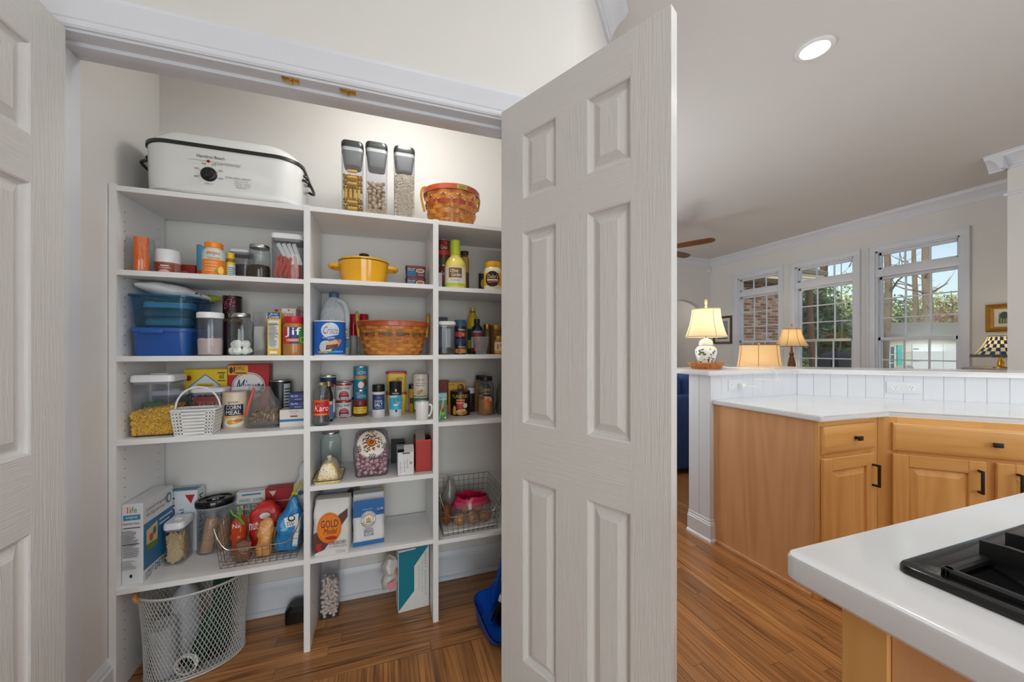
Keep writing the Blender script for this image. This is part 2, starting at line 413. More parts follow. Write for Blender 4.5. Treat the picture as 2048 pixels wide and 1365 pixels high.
while y < 2.06:
    yc = y + BW / 2; x = -0.92 - rf.random() * 0.3
    while x < 0.70:
        i = rf.randrange(1, 5); L = LENS[i]; x1 = min(x + L, 0.70)
        if 0.70 - x1 < 0.1: x1 = 0.70
        xs = max(x, -0.92)
        if x1 - xs > 0.02: board(i, (xs, min(yc, 2.06), 0), 0, x1 - xs)
        x = x1
    y += BW
o = part('plank', rest, FLOORM, floor, smooth=0, rotz=PI / 2); o['kind'] = 'stuff'
# ---- ceilings
b = new(); box(b, -2.4, 6.5, -3.0, 6.1, CH, CH + 0.1); ceiling = struct('ceiling', b, CEIL)
# ---- closet wall with opening
b = new()
box(b, -2.4, XL, YW, YB, 0, CH); box(b, XL, XR, YW, YB, 2.10, CH); box(b, XR, 0.715, YW, YB, 0, CH)
struct('wall_closet_front', b, WALL)
b = new(); box(b, -0.98, -0.92, YB, 2.12, 0, 2.44); struct('wall_closet_left', b, WALL)
b = new(); box(b, -0.98, 0.76, 2.06, 2.12, 0, 2.44); struct('wall_closet_back', b, WALL)
b = new(); box(b, 0.70, 0.76, YB, 2.06, 0, 2.44); struct('wall_closet_right', b, WALL)
b = new(); box(b, -0.98, 0.76, YB, 2.12, 2.44, 2.50); o = struct('ceiling_closet', b, CEIL)
# ---- angled wall and hallway wall behind it
b = new(); extrude(b, [(0.715, YW), (1.164, YW + 0.449), (1.164, 5.97), (1.04, 5.97), (1.04, YW + 0.49), (0.715, YW + 0.17)], 'z', 0, CH)
struct('wall_angled', b, WALL)
b = new(); box(b, -2.5, -2.4, -3.0, YB, 0, CH); struct('wall_left', b, WALL)
# back wall with openings made up for the rear fill lamps
b = new(); box(b, -2.4, -0.95, -3.1, -3.0, 0, CH); box(b, 0.95, 1.7, -3.1, -3.0, 0, CH); box(b, -0.95, 0.95, -3.1, -3.0, 2.12, CH); box(b, 4.1, 6.35, -3.1, -3.0, 0, CH); box(b, 1.7, 4.1, -3.1, -3.0, 0, 0.75); box(b, 1.7, 4.1, -3.1, -3.0, 2.35, CH)
struct('wall_back', b, WALL)
w4 = ssempty('window_4', (2.9, -3.0, 0))  # unseen window, invented to go with the rear fill lamp
b = new()
for u0, u1, v0, v1 in ((-1.27, -1.17, 0.68, 2.42), (1.17, 1.27, 0.68, 2.42), (-1.17, 1.17, 0.68, 0.78), (-1.17, 1.17, 2.32, 2.42), (-0.03, 0.03, 0.78, 2.32)): box(b, u0, u1, -0.02, 0.02, v0, v1, 0.004)
part('frame', b, TRIM, w4)
b = new(); box(b, -1.17, 1.17, -0.08, -0.07, 0.78, 2.32); part('pane', b, CLEAR, w4)
w5 = ssempty('door_3', (0.0, -3.0, 0))  # unseen patio door, made up around the low rear fill lamp
b = new()
for u0, u1, v0, v1 in ((-1.04, -0.94, 0.0, 2.21), (0.94, 1.04, 0.0, 2.21), (-0.94, 0.94, 2.11, 2.21), (-0.94, 0.94, 0.0, 0.10), (-0.05, 0.05, 0.10, 2.11)): box(b, u0, u1, -0.02, 0.02, v0, v1, 0.004)
part('frame', b, TRIM, w5)
b = new(); box(b, -0.94, 0.94, -0.08, -0.07, 0.0, 2.12); part('pane', b, CLEAR, w5)
# ---- far wall with arched passage
ax0, ax1, asp, atop = 5.15, 6.14, 2.04, 2.22
def arch_pts(x0, x1, zs, zt, n=14):
    xc, hw = (x0 + x1) / 2, (x1 - x0) / 2; rise = zt - zs; rad = (hw * hw + rise * rise) / (2 * rise)
    a = math.asin(hw / rad); return [(xc + rad * math.sin(-a + 2 * a * i / n), zt - rad + rad * math.cos(-a + 2 * a * i / n)) for i in range(n + 1)]
b = new(); box(b, 1.14, ax0, 5.97, 6.09, 0, CH); box(b, ax1, 6.47, 5.97, 6.09, 0, CH)
extrude(b, arch_pts(ax0, ax1, asp, atop) + [(ax1, CH), (ax0, CH)], 'y', 5.97, 6.09)
struct('wall_far', b, WALL)
b = new(); box(b, 4.6, 6.6, 7.1, 7.2, 0, 2.6); box(b, 6.5, 6.6, 6.09, 7.1, 0, 2.6); box(b, 4.6, 4.7, 6.09, 7.1, 0, 2.6); box(b, 4.6, 6.6, 6.09, 7.2, 2.6, 2.7)
struct('wall_passage', b, WALL)
b = new(); box(b, 4.6, 6.6, 5.97, 7.2, -0.06, -0.001); struct('floor_passage', b, FLOORM)
b = new(); box(b, 5.25, 5.33, 7.06, 7.1, 0, 2.15, 0.004); box(b, 5.95, 6.03, 7.06, 7.1, 0, 2.15, 0.004); box(b, 5.25, 6.03, 7.06, 7.1, 2.07, 2.15, 0.004)
struct('trim_4', b, TRIM)
# ---- window wall
WINS = [(4.48, 5.43), (3.41, 4.38), (2.365, 3.33)]
b = new(); ys = [-3.0] + [v for w in sorted(WINS) for v in (w[0] + 0.085, w[1] - 0.085)] + [6.09]
for i in range(0, len(ys), 2): box(b, 6.35, 6.47, ys[i], ys[i + 1], 0, CH)
for w in WINS: box(b, 6.35, 6.47, w[0] + 0.085, w[1] - 0.085, 0, 0.50); box(b, 6.35, 6.47, w[0] + 0.085, w[1] - 0.085, 2.565, CH)
struct('wall_right', b, WALL)
def wbox(b, y0, y1, z0, z1, x0, x1, bev=0.0): box(b, x0, x1, y0, y1, z0, z1, bev)
for k, (a0, a1) in enumerate(WINS):
    W = ssempty('window_%d' % (k + 1), (6.35, (a0 + a1) / 2, 0)); h = (a1 - a0) / 2; g = h - 0.128     # glass half width
    b = new(); cz = 2.65
    for s in (-1, 1):
        y0, y1 = sorted((s * h, s * (h - 0.085))); wbox(b, y0, y1, 0.501, cz - 0.0855, -0.022, 0.004, 0.004)
        y0, y1 = sorted((s * h, s * (h - 0.02))); wbox(b, y0, y1, 0.501, cz - 0.0205, -0.034, -0.02, 0.004)
    wbox(b, -h, h, cz - 0.085, cz, -0.022, 0.004, 0.004); wbox(b, -h, h, cz - 0.02, cz, -0.034, -0.02, 0.004); wbox(b, -h - 0.03, h + 0.03, 0.46, 0.50, -0.05, 0.01, 0.006)
    part('casing', b, TRIM, W)
    b = new(); jt = h - 0.085
    for s in (-1, 1):
        y0, y1 = sorted((s * jt, s * (jt - 0.02))); wbox(b, y0, y1, 0.50, 2.565, 0.0, 0.12)
    wbox(b, -jt, jt, 2.545, 2.565, 0.0, 0.12); wbox(b, -jt, jt, 0.50, 0.52, 0.0, 0.12); wbox(b, -jt, jt, 2.215, 2.315, -0.012, 0.11, 0.004)
    part('frame', b, TRIM, W)
    def sash(nm, z0, z1, x, rail, rows):
        b = new(); st = 0.028
        yl = g + 0.0
        for s in (-1, 1):
            y0, y1 = sorted((s * yl, s * (jt - 0.018))); wbox(b, y0, y1, z0 - rail[0], z1 + rail[1], x - 0.018, x + 0.018)
        wbox(b, -jt + 0.018, jt - 0.018, z0 - rail[0], z0, x - 0.018, x + 0.018); wbox(b, -jt + 0.018, jt - 0.018, z1, z1 + rail[1], x - 0.018, x + 0.018)
        so = part(nm, b, TRIM, W)
        b = new()
        for c in (1, 2):
            yy = -g + 2 * g * c / 3; wbox(b, yy - 0.008, yy + 0.008, z0, z1, x - 0.008, x + 0.008)
        for r in range(1, rows):
            zz = z0 + (z1 - z0) * r / rows; wbox(b, -g, g, zz - 0.008, zz + 0.008, x - 0.007, x + 0.007)
        part('muntin', b, TRIM, so)
        b = new(); pw = 2 * g / 3; ph = (z1 - z0) / rows; wbox(b, -pw / 2, pw / 2, -ph / 2, ph / 2, -0.002, 0.002); me = finish('pane', b, CLEAR, 0)
        for c in range(3):
            for r in range(rows):
                obj('pane', me, so, (x, -g + pw * (c + 0.5), z0 + ph * (r + 0.5)))
    sash('transom_sash', 2.345, 2.512, 0.06, (0.03, 0.035), 1)
    sash('upper_sash', 1.40, 2.185, 0.075, (0.04, 0.03), 3)
    sash('lower_sash', 0.578, 1.360, 0.04, (0.058, 0.04), 3)
# ---- mouldings
def molding(name, p0, p1, nrm, prof, material=TRIM):
    p0, p1, nrm = Vector(p0), Vector(p1), Vector(nrm).normalized(); b = new()
    A = [b.verts.new((p0.x + nrm.x * o_, p0.y + nrm.y * o_, z)) for o_, z in prof]; B = [b.verts.new((p1.x + nrm.x * o_, p1.y + nrm.y * o_, z)) for o_, z in prof]
    n = len(prof)
    for i in range(n): b.faces.new((A[i], A[(i + 1) % n], B[(i + 1) % n], B[i]))
    b.faces.new(A[::-1]); b.faces.new(B)
    return struct(name, b, material, smooth=25)
def crown_prof(zt, d=0.145, o=0.11):
    return [(-0.01, zt + 0.01), (o, zt + 0.01), (o, zt - 0.012), (o - 0.008, zt - 0.02), (o - 0.012, zt - 0.034), (o * 0.62, zt - 0.05), (o * 0.42, zt - 0.075), (o * 0.30, zt - 0.098), (0.028, zt - 0.104), (0.026, zt - 0.118), (0.016, zt - 0.122), (0.014, zt - d), (-0.01, zt - d)]
cp = crown_prof(CH)
molding('trim_5', (6.35, 1.9), (6.35, 5.97), (-1, 0), cp); molding('trim_6', (1.14, 5.97), (6.35, 5.97), (0, -1), cp)
molding('trim_7', (0.715, YW), (1.164, YW + 0.449), (1, -1), cp)
base = [(-0.005, 0.0), (0.034, 0.0), (0.034, 0.008), (0.026, 0.016), (0.017, 0.018), (0.017, 0.105), (0.012, 0.112), (0.012, 0.120), (0.007, 0.130), (0.004, 0.142), (-0.005, 0.142)]
molding('baseboard_closet_back', (-0.92, 2.06), (0.70, 2.06), (0, -1), base); molding('baseboard_closet_left', (-0.92, YB), (-0.92, 1.735), (1, 0), base)
molding('baseboard_left', (-2.4, YW), (-0.92, YW), (0, -1), base); molding('baseboard_far', (1.14, 5.97), (ax0, 5.97), (0, -1), base); molding('baseboard_right', (6.35, 1.9), (6.35, 5.97), (-1, 0), base)
molding('baseboard_angled', (0.735, YW + 0.02), (1.164, YW + 0.449), (1, -1), base); molding('baseboard_hall', (1.164, YW + 0.449), (1.164, 5.97), (1, 0), base)
# ---- column between kitchen and living room
b = new(); box(b, 5.47, 6.35, 0.9, 1.81, 0, CH); struct('wall_column', b, WALL)
molding('trim_8', (5.47, 0.9), (5.47, 1.81 + 0.11), (-1, 0), cp); molding('trim_9', (5.47 - 0.1, 1.81), (6.35, 1.81), (0, 1), cp)
molding('trim_10', (5.47, 0.9), (5.47, 1.83), (-1, 0), [(-0.005, 2.66), (0.012, 2.66), (0.016, 2.67), (0.012, 2.685), (-0.005, 2.685)])
# ---- closet door frame
cas = [(-0.004, 0.0), (0.012, 0.0), (0.016, 0.006), (0.016, 0.012), (0.011, 0.017), (0.011, 0.022), (0.014, 0.026), (0.018, 0.046), (0.022, 0.064), (0.026, 0.076), (0.027, 0.080), (0.023, 0.083), (0.023, 0.092), (-0.004, 0.092)]
tr = ssempty('trim_1')
b = new()
def casing_run(b, pts2):   # head + two legs with mitred corners: section offset along inward normal
    x0, x1, zt = pts2; path = [((x0, 0.0), (-1, 0)), ((x0, zt), (-1, 1)), ((x1, zt), (1, 1)), ((x1, 0.0), (1, 0))]
    rg = []
    for (px, pz), (sx, sz) in path: rg.append([b.verts.new((px + sx * t, YW - o_, pz + sz * t)) for o_, t in cas])
    n = len(cas)
    for A, B in zip(rg, rg[1:]):
        for i in range(n): b.faces.new((A[i], A[(i + 1) % n], B[(i + 1) % n], B[i]))
    b.faces.new(rg[0]); b.faces.new(rg[-1][::-1])
casing_run(b, (XL - 0.005, XR + 0.005, 2.09))
part('casing', b, TRIM, tr, smooth=25)
b = new(); box(b, XL - 0.002, XL + 0.016, YW - 0.006, YB + 0.004, 0, 2.085, 0.001); box(b, XR - 0.016, XR + 0.002, YW - 0.006, YB + 0.004, 0, 2.085, 0.001); box(b, XL, XR, YW - 0.006, YB + 0.004, 2.083, 2.103, 0.001)
part('jamb', b, TRIM, tr)
b = new(); box(b, XL + 0.016, XR - 0.016, YW + 0.036, YW + 0.07, 2.072, 2.085, 0.003); box(b, XL + 0.016, XL + 0.027, YW + 0.036, YW + 0.07, 0, 2.075, 0.003); box(b, XR - 0.027, XR - 0.016, YW + 0.036, YW + 0.07, 0, 2.075, 0.003)
part('stop', b, TRIM, tr)
for px, py in ((580, 157), (695, 180)):
    q = P(px, py, Z=2.081); b = new()
    box(b, -0.024, 0.024, -0.011, 0.011, -0.003, 0.0, 0.0008); box(b, -0.005, 0.005, -0.012, 0.012, -0.006, -0.0025, 0.0015)
    for s in (-1, 1):
        t = new(); lathe(t, [(0.0032, -0.0042), (0.0032, -0.002)], 10, s * 0.016, 0); join(b, t)
    part('catch_plate', b, BRASS, tr, 'brass catch plate', loc=(q.x, max(q.y, YW + 0.012), 2.0835))
# ---- six-panel doors
def door_paint(name, sc):
    if name in MATS: return MATS[name]
    m = mat(name, (219, 218, 215), 0.42, spec=0.45, var=0.01); nt = m.node_tree; n = nt.nodes; l = nt.links; bs = n['Principled BSDF']
    tc = n.new('ShaderNodeTexCoord'); mp = n.new('ShaderNodeMapping'); mp.inputs['Scale'].default_value = sc
    ns = n.new('ShaderNodeTexNoise'); ns.inputs['Scale'].default_value = 1; ns.inputs['Detail'].default_value = 2; ns.inputs['Distortion'].default_value = 1.2
    bp = n.new('ShaderNodeBump'); bp.inputs['Strength'].default_value = 0.9; bp.inputs['Distance'].default_value = 0.0016
    l.new(tc.outputs['Object'], mp.inputs[0]); l.new(mp.outputs[0], ns.inputs['Vector']); l.new(ns.outputs['Fac'], bp.inputs['Height']); l.new(bp.outputs[0], bs.inputs['Normal'])
    return m
DV = door_paint('door_paint_vertical', (190, 190, 7)); DH = door_paint('door_paint_rail', (7, 7, 190)); DP = door_paint('door_paint_panel', (80, 80, 12))
def panel_door(name, loc, rz, Wd, us, vsx, Hd=2.03, T=0.035, flip=1):
    D = ssempty(name, loc, rz)
    ub = [0] + [u for p in us for u in p] + [Wd]; vb = [0.0] + [v for p in vsx for v in p] + [Hd]
    def cell(b, i, j):
        for y, s in ((0, 1), (T, -1)):
            addmesh(b, [(ub[i], y, vb[j]), (ub[i + 1], y, vb[j]), (ub[i + 1], y, vb[j + 1]), (ub[i], y, vb[j + 1])], [(0, 1, 2, 3)])
    stiles = new(); rails = new()
    for i in range(len(ub) - 1):
        for j in range(len(vb) - 1):
            if i % 2 == 1 and j % 2 == 1: continue
            if i in (0, len(ub) - 2) : cell(stiles, i, j)
            elif j % 2 == 0: cell(rails, i, j)
            else: cell(stiles, i, j)
    box(stiles, 0, 0.0001, 0, T, 0, Hd); 
    addmesh(stiles, [(Wd, 0, 0), (Wd, T, 0), (Wd, T, Hd), (Wd, 0, Hd)], [(0, 1, 2, 3)])
    addmesh(rails, [(0, 0, Hd), (Wd, 0, Hd), (Wd, T, Hd), (0, T, Hd)], [(0, 1, 2, 3)]); addmesh(rails, [(0, 0, 0), (Wd, 0, 0), (Wd, T, 0), (0, T, 0)], [(0, 1, 2, 3)])
    part('stile', stiles, DV, D, smooth=0); part('rail', rails, DH, D, smooth=0)
    for u0, u1 in us:
        for v0, v1 in vsx:
            b = new()
            for y, s in ((0, 1), (T, -1)):
                rg = []
                for ins, dep in ((0, 0), (0.004, 0.002), (0.006, 0.008), (0.013, 0.0135), (0.018, 0.0135), (0.040, 0.003)):
                    yy = y + s * dep
                    rg.append([(u0 + ins, yy, v0 + ins), (u1 - ins, yy, v0 + ins), (u1 - ins, yy, v1 - ins), (u0 + ins, yy, v1 - ins)])
                loft(b, rg, cap0=False, cap1=True)
            part('panel', b, DP, D, smooth=0, recalc=False)
    return D
US = [(0.102, 0.2425), (0.355, 0.489)]; VS = [(0.192, 0.802), (0.985, 1.622), (1.731, 1.949)]
d1 = panel_door('door_1', (0.398, 1.270, 0.008), R(-63.75), 0.594, US, VS, 2.067)
# visible face of door_1 is its -normal side: local y=0 plane must face the camera-left side
d2 = panel_door('door_2', (-0.811, 1.302, 0.008), R(-90), 0.594, US, VS, 2.067)
for dd, hy in ((d1, 0.038), (d2, -0.003)):
    for z in (0.25, 1.05, 1.82):
        b = new(); lathe(b, [(0.005, z - 0.045), (0.005, z + 0.045)], 12, -0.004, hy); box(b, -0.003, 0.0, 0.003, 0.032, z - 0.045, z + 0.045); part('hinge', b, BRASS, dd)
# ================================================================== CLOSET SHELVING
YF = 1.735; YS = 2.046
ZL = [1.827, 1.526, 1.215, 0.913, 0.378]; ZM = [1.828, 1.533, 1.213, 0.921, 0.675, 0.376]; ZR = [1.828, 1.526, 1.215, 0.906, 0.367]
ST = 0.0195
su = thing('closet_shelving', 'tall white melamine shelving with three open bays built into the closet', 'shelving', (-0.1, 1.89, 0))
def lpart(name, b, m, parent, off, **k): xform(b, Matrix.Translation(-Vector(off))); return part(name, b, m, parent, **k)
SO = (-0.1, 1.89, 0)
DIV = [(-0.918, -0.897), (-0.302, -0.279), (0.219, 0.243), (0.675, 0.698)]
for k, (a0, a1) in enumerate(DIV):
    b = new(); extrude(b, [(YF - 0.002, 0), (2.02, 0), (2.02, 0.16), (YS + 0.006, 0.16), (YS + 0.006, 1.830), (YF - 0.002, 1.830)], 'x', a0, a1)
    dv = lpart('side_panel' if k in (0, 3) else 'divider', b, MELA, su, SO, smooth=0)
    hb = new()
    for yy in (YF + 0.045, YS - 0.045):
        for i in range(48):
            z = 0.10 + i * 0.035
            for xx, s in ((a1, 1), (a0, -1)):
                if (k == 0 and s < 0) or (k == 3 and s > 0): continue
                hb.faces.new([hb.verts.new((xx + s * 0.0004, yy + 0.0026 * math.cos(2 * PI * j / 6), z + 0.0026 * math.sin(2 * PI * j / 6))) for j in range(6)])
    lpart('peg_holes', hb, mat('peg_hole_dark', (70, 68, 66), 0.8), dv, SO, smooth=0)['kind'] = 'stuff'
for zs, (i0, i1) in ((ZL, (0, 1)), (ZM, (1, 2)), (ZR, (2, 3))):
    for z in zs:
        b = new(); box(b, DIV[i0][1] - 0.0005, DIV[i1][0] + 0.0005, YF, YS, z - ST, z, 0.0008, 1)
        lpart('shelf', b, MELA, su, SO)
# ================================================================== PENINSULA
BX0 = 2.0; BF = 1.885; BC = 2.80
wb = ssempty('wall_bar')
dg = Vector((1, -1)).normalized(); ng = Vector((-1, -1)).normalized()
def diag(s, o): return (BC + dg.x * s + ng.x * o, BF + dg.y * s + ng.y * o)   # along the angled run, o towards the cook
DL = 2.1
b = new(); t = 0.165; k = t * math.tan(R(22.5))
extrude(b, [(BX0 + 0.012, BF + 0.012), (BC + 0.005, BF + 0.012), diag(DL, -0.012), diag(DL, -t), (BC + k, BF + t), (BX0 + 0.012, BF + t)], 'z', 0, 1.07)
part('core', b, TRIM, wb, smooth=0)
def boards(n0, n1, w, place, z0=0.0, z1=1.07):
    s = n0
    while s < n1 - 0.004:
        e = min(s + w, n1); b = new(); box(b, 0.0004, e - s - 0.0004, -0.012, 0.0, z0, z1, 0.0016, 1); o = part('board', b, TRIM, wb)
        x, y, rz = place(s); o.location = (x, y, 0); o.rotation_euler = (0, 0, rz); s = e
boards(0.0, BC - BX0, 0.0935, lambda s: (BX0 + s, BF + 0.012, 0))
boards(0.0, DL, 0.0935, lambda s: (diag(s, -0.012)[0], diag(s, -0.012)[1], R(-45)))
boards(0.0, 0.18, 0.09, lambda s: (BX0 + 0.012, BF + 0.18 - s, R(-90)))
pb = [(0.0, 0.0), (0.022, 0.0), (0.020, 0.010), (0.012, 0.018), (0.012, 0.105), (0.008, 0.110), (0.008, 0.118), (0.004, 0.122), (0.004, 0.134), (0.0, 0.142)]
b = new(); rg = []
for (x, y), (ox, oy) in (((BX0, BF + 0.18), (-1, 0)), ((BX0, BF), (-1, -1)), ((2.036, BF), (0, -1))):
    rg.append([(x + ox * o_, y + oy * o_, z) for o_, z in pb])
loft(b, rg, False, False, closed=False); struct('baseboard_bar', b, TRIM, smooth=20)
# bar top
kf = 0.025 * math.tan(R(22.5))
def slab(bm, poly, z0, z1, r=0.004):
    t = new(); extrude(t, poly, 'z', z0, z1); bmesh.ops.bevel(t, geom=[e for e in t.edges], offset=r, segments=2, affect='EDGES'); join(bm, t)
kb = 0.46 * math.tan(R(22.5))
b = new(); slab(b, [(1.958, BF - 0.025), (BC - kf, BF - 0.025), diag(DL, 0.025), diag(DL, -0.435), (BC - kf + kb, BF + 0.435), (1.958, BF + 0.435)], 1.07, 1.10, 0.005)
single('bar_top', b, QUARTZ, 'long white stone bar top on the beadboard half wall', 'countertop')
# counter
b = new(); co = 0.645
kc = co * math.tan(R(22.5))
poly = [(2.012, BF), (2.012, 1.252), (2.017, 1.243), (2.027, 1.24), (BC - kc, 1.24), (BC - kc + dg.x * DL, 1.24 + dg.y * DL), diag(DL, 0.0), (BC, BF)]
slab(b, poly, 0.886, 0.914, 0.004); single('kitchen_counter', b, QUARTZ, 'white stone counter with a bend above the maple peninsula cabinets', 'countertop')
# cabinets ------------------------------------------------------------
def board_obj(name, b, parent, loc, vertical, m=MAPLE):
    """wood piece built in local (x along grain)"""
    o = part(name, b, m, parent); o.location = loc
    o.rotation_euler = (0, R(-90), 0) if vertical else (0, 0, 0); return o
def vboard(name, parent, x0, x1, y0, y1, z0, z1, m=MAPLE, bev=0.0015):     # grain upright: local x -> world z
    b = new(); box(b, 0, z1 - z0, y0, y1, -(x1), -(x0), bev, 1); return board_obj(name, b, parent, (0, 0, z0), True, m)
def hboard(name, parent, x0, x1, y0, y1, z0, z1, m=MAPLE, bev=0.0015):
    b = new(); box(b, 0, x1 - x0, y0, y1, 0, z1 - z0, bev, 1); return board_obj(name, b, parent, (x0, 0, z0), False, m)
def raised_front(b, x0, x1, z0, z1, y, T=0.019, e=0.016):
    rg = [[(x0, y + T, z0), (x1, y + T, z0), (x1, y + T, z1), (x0, y + T, z1)]]
    for ins, d in ((0, 0.012), (0.002, 0.006), (e * 0.75, 0.001), (e, 0.0)):
        rg.append([(x0 + ins, y + d, z0 + ins), (x1 - ins, y + d, z0 + ins), (x1 - ins, y + d, z1 - ins), (x0 + ins, y + d, z1 - ins)])
    loft(b, rg); return b
def knob(parent, x, y, z):
    b = new(); box(b, x - 0.008, x + 0.008, y - 0.004, y, z - 0.008, z + 0.008, 0.001); box(b, x - 0.005, x + 0.005, y - 0.02, y - 0.003, z - 0.005, z + 0.005, 0.001)
    box(b, x - 0.016, x + 0.016, y - 0.027, y - 0.017, z - 0.011, z + 0.011, 0.0025); return part('knob', b, BRONZE, parent, 'black rectangular knob')
def pull(parent, x, y, z0, z1):
    b = new(); box(b, x - 0.005, x + 0.005, y - 0.034, y - 0.024, z0, z1, 0.001)
    for z in (z0, z1 - 0.010): box(b, x - 0.005, x + 0.005, y - 0.028, y, z, z + 0.010, 0.001)
    return part('pull', b, BRONZE, parent, 'black square bar pull')
def cab_drawer(parent, x0, x1, z0, z1, y, kx):
    e = 0.0; b = new(); raised_front(b, 0, x1 - x0, 0, z1 - z0, 0)
    d = board_obj('drawer', b, parent, (x0, y, z0), False); d['label'] = 'maple drawer front'
    knob(d, kx - x0, 0.0, (z1 - z0) / 2); return d
def cab_door(parent, x0, x1, z0, z1, y, px=None, pz=(0.545, 0.656)):
    d = bpy.data.objects.new('door', None); COL.objects.link(d); d.parent = parent; d.location = (x0, y, z0); w, h = x1 - x0, z1 - z0; s = 0.062
    for a0, a1 in ((0, s), (w - s, w)): vboard('stile', d, a0, a1, 0, 0.019, 0, h, bev=0.003)
    for a0, a1 in ((0, s), (h - s, h)): hboard('rail', d, s, w - s, 0.0005, 0.019, a0, a1, bev=0.002)
    b = new(); u0, u1, v0, v1 = s - 0.004, w - s + 0.004, s - 0.004, h - s + 0.004; rg = []
    for ins, dep in ((0, 0.012), (0.003, 0.012), (0.036, 0.002), (0.038, 0.001)):
        rg.append([(v0 + ins, dep, -(u1 - ins)), (v1 - ins, dep, -(u1 - ins)), (v1 - ins, dep, -(u0 + ins)), (v0 + ins, dep, -(u0 + ins))])
    loft(b, rg, False, True); q = part('panel', b, MAPLE, d, smooth=0, recalc=False); q.rotation_euler = (0, R(-90), 0)
    # flip normals outward is irrelevant for the closed look; pull sits on the stile
    if px is not None: pull(d, px - x0, 0.0, pz[0] - z0, pz[1] - z0)
    return d
CFY = 1.265
c1 = thing('base_cabinet', 'maple end cabinet with one drawer over one door beside the post', 'cabinet', (2.03, CFY, 0))
b = new(); box(b, 0.012, 0.62, -0.0, 0.019, -0.447, -0.0); 
hh = 0.886
o = vboard('end_panel', c1, 0.0, 0.016, 0.02, BF - CFY, 0.0, hh, MAPLEP, 0.001); o['label'] = 'plain maple veneer end panel'
hboard('kick_molding', c1, -0.012, 0.0, 0.03, BF - CFY - 0.024, 0.0, 0.02, MAPLEP)
o = c1.children[-1]; 
vboard('stile', c1, 0.0, 0.04, 0, 0.02, 0.0, hh); vboard('stile', c1, 0.40, 0.46, 0, 0.02, 0.0, hh)
hboard('rail', c1, 0.04, 0.40, 0.0005, 0.02, hh - 0.04, hh); hboard('rail', c1, 0.04, 0.40, 0.0005, 0.02, 0.685, 0.74); hboard('rail', c1, 0.04, 0.40, 0.0005, 0.02, 0.08, 0.13)
b = new(); box(b, 0.018, 0.45, 0.02, 0.60, 0.09, hh - 0.01); box(b, 0.018, 0.44, 0.075, 0.09, 0, 0.09); part('carcass', b, MAPLEP, c1)
cab_drawer(c1, 0.012, 0.418, 0.722, 0.860, -0.0195, 0.245)
cab_door(c1, 0.012, 0.402, 0.115, 0.700, -0.0195, 0.382, (0.530, 0.645))
def angled_cab(s0, label):
    c = thing('base_cabinet', label, 'cabinet', (2.49 + dg.x * s0, CFY + dg.y * s0, 0), R(-45)); w = 0.86
    vboard('stile', c, 0.0, 0.075, 0, 0.02, 0.0, hh); vboard('stile', c, 0.39, 0.445, 0, 0.02, 0.08, hh); vboard('stile', c, 0.80, w, 0, 0.02, 0.0, hh)
    hboard('rail', c, 0.075, 0.80, 0.0005, 0.02, hh - 0.04, hh); hboard('rail', c, 0.075, 0.80, 0.0005, 0.02, 0.675, 0.74); hboard('rail', c, 0.075, 0.80, 0.0005, 0.02, 0.08, 0.13)
    b = new(); box(b, 0.01, w - 0.01, 0.02, 0.58, 0.09, hh - 0.01); box(b, 0.01, w - 0.01, 0.075, 0.09, 0, 0.09); part('carcass', b, MAPLEP, c)
    cab_drawer(c, 0.055, 0.81, 0.712, 0.856, -0.0195, 0.42)
    cab_door(c, 0.055, 0.393, 0.115, 0.695, -0.0195, 0.365, (0.545, 0.656)); cab_door(c, 0.425, 0.81, 0.115, 0.695, -0.0195, 0.492, (0.545, 0.656))
    return c
angled_cab(0.0, 'wide maple cabinet with long drawer over two doors on the angled run')
angled_cab(0.87, 'second maple cabinet farther along the angled run of the counter')
# outlets ----------------------------------------------------------------
def outlet(label, loc, rz, w, gangs):
    t = thing('power_outlet', label, 'outlet', loc, rz); b = new(); box(b, -w / 2, w / 2, -0.006, 0, 0, 0.115 if w < 0.1 else 0.075, 0.002); part('cover_plate', b, TRIM, t)
    h = 0.115 if w < 0.1 else 0.075; dk = mat('slot_dark', (60, 60, 60), 0.6)
    for gx, gz in gangs:
        b = new(); rloft(b, [(0.033, 0.028, 0.008, 0.0), (0.033, 0.028, 0.008, 0.002)], n=3); xform(b, Matrix.Translation((gx, -0.0055, gz)) @ Matrix.Rotation(R(90), 4, 'X')); r_ = part('receptacle', b, WHITE, t)
        b = new()
        for dx in (-0.006, 0.006): box(b, gx + dx - 0.001, gx + dx + 0.001, -0.0082, -0.0074, gz, gz + 0.009)
        box(b, gx - 0.002, gx + 0.002, -0.0082, -0.0074, gz - 0.009, gz - 0.005); part('slot', b, dk, r_)['kind'] = 'stuff'
    return t
q = P(1470, 770, Y=BF); q1 = outlet('white outlet with a lamp plug on the straight beadboard splash', (q.x, BF + 0.0005, q.z - 0.040), 0, 0.125, [(-0.035, 0.037), (0.030, 0.037)])
def on_diag(px, py):
    r = ray(px, py); p0 = Vector((BC, BF)); n2 = Vector((1, 1)).normalized(); tt = p0.dot(n2) / (r.x * n2.x + r.y * n2.y); return Vector((r.x * tt, r.y * tt, HC + r.z * tt))
q2 = on_diag(1806, 776); outlet('wide white double outlet on the angled beadboard splash', (q2.x, q2.y, q2.z - 0.037), R(-45), 0.165, [(-0.038, 0.037), (0.038, 0.037)])
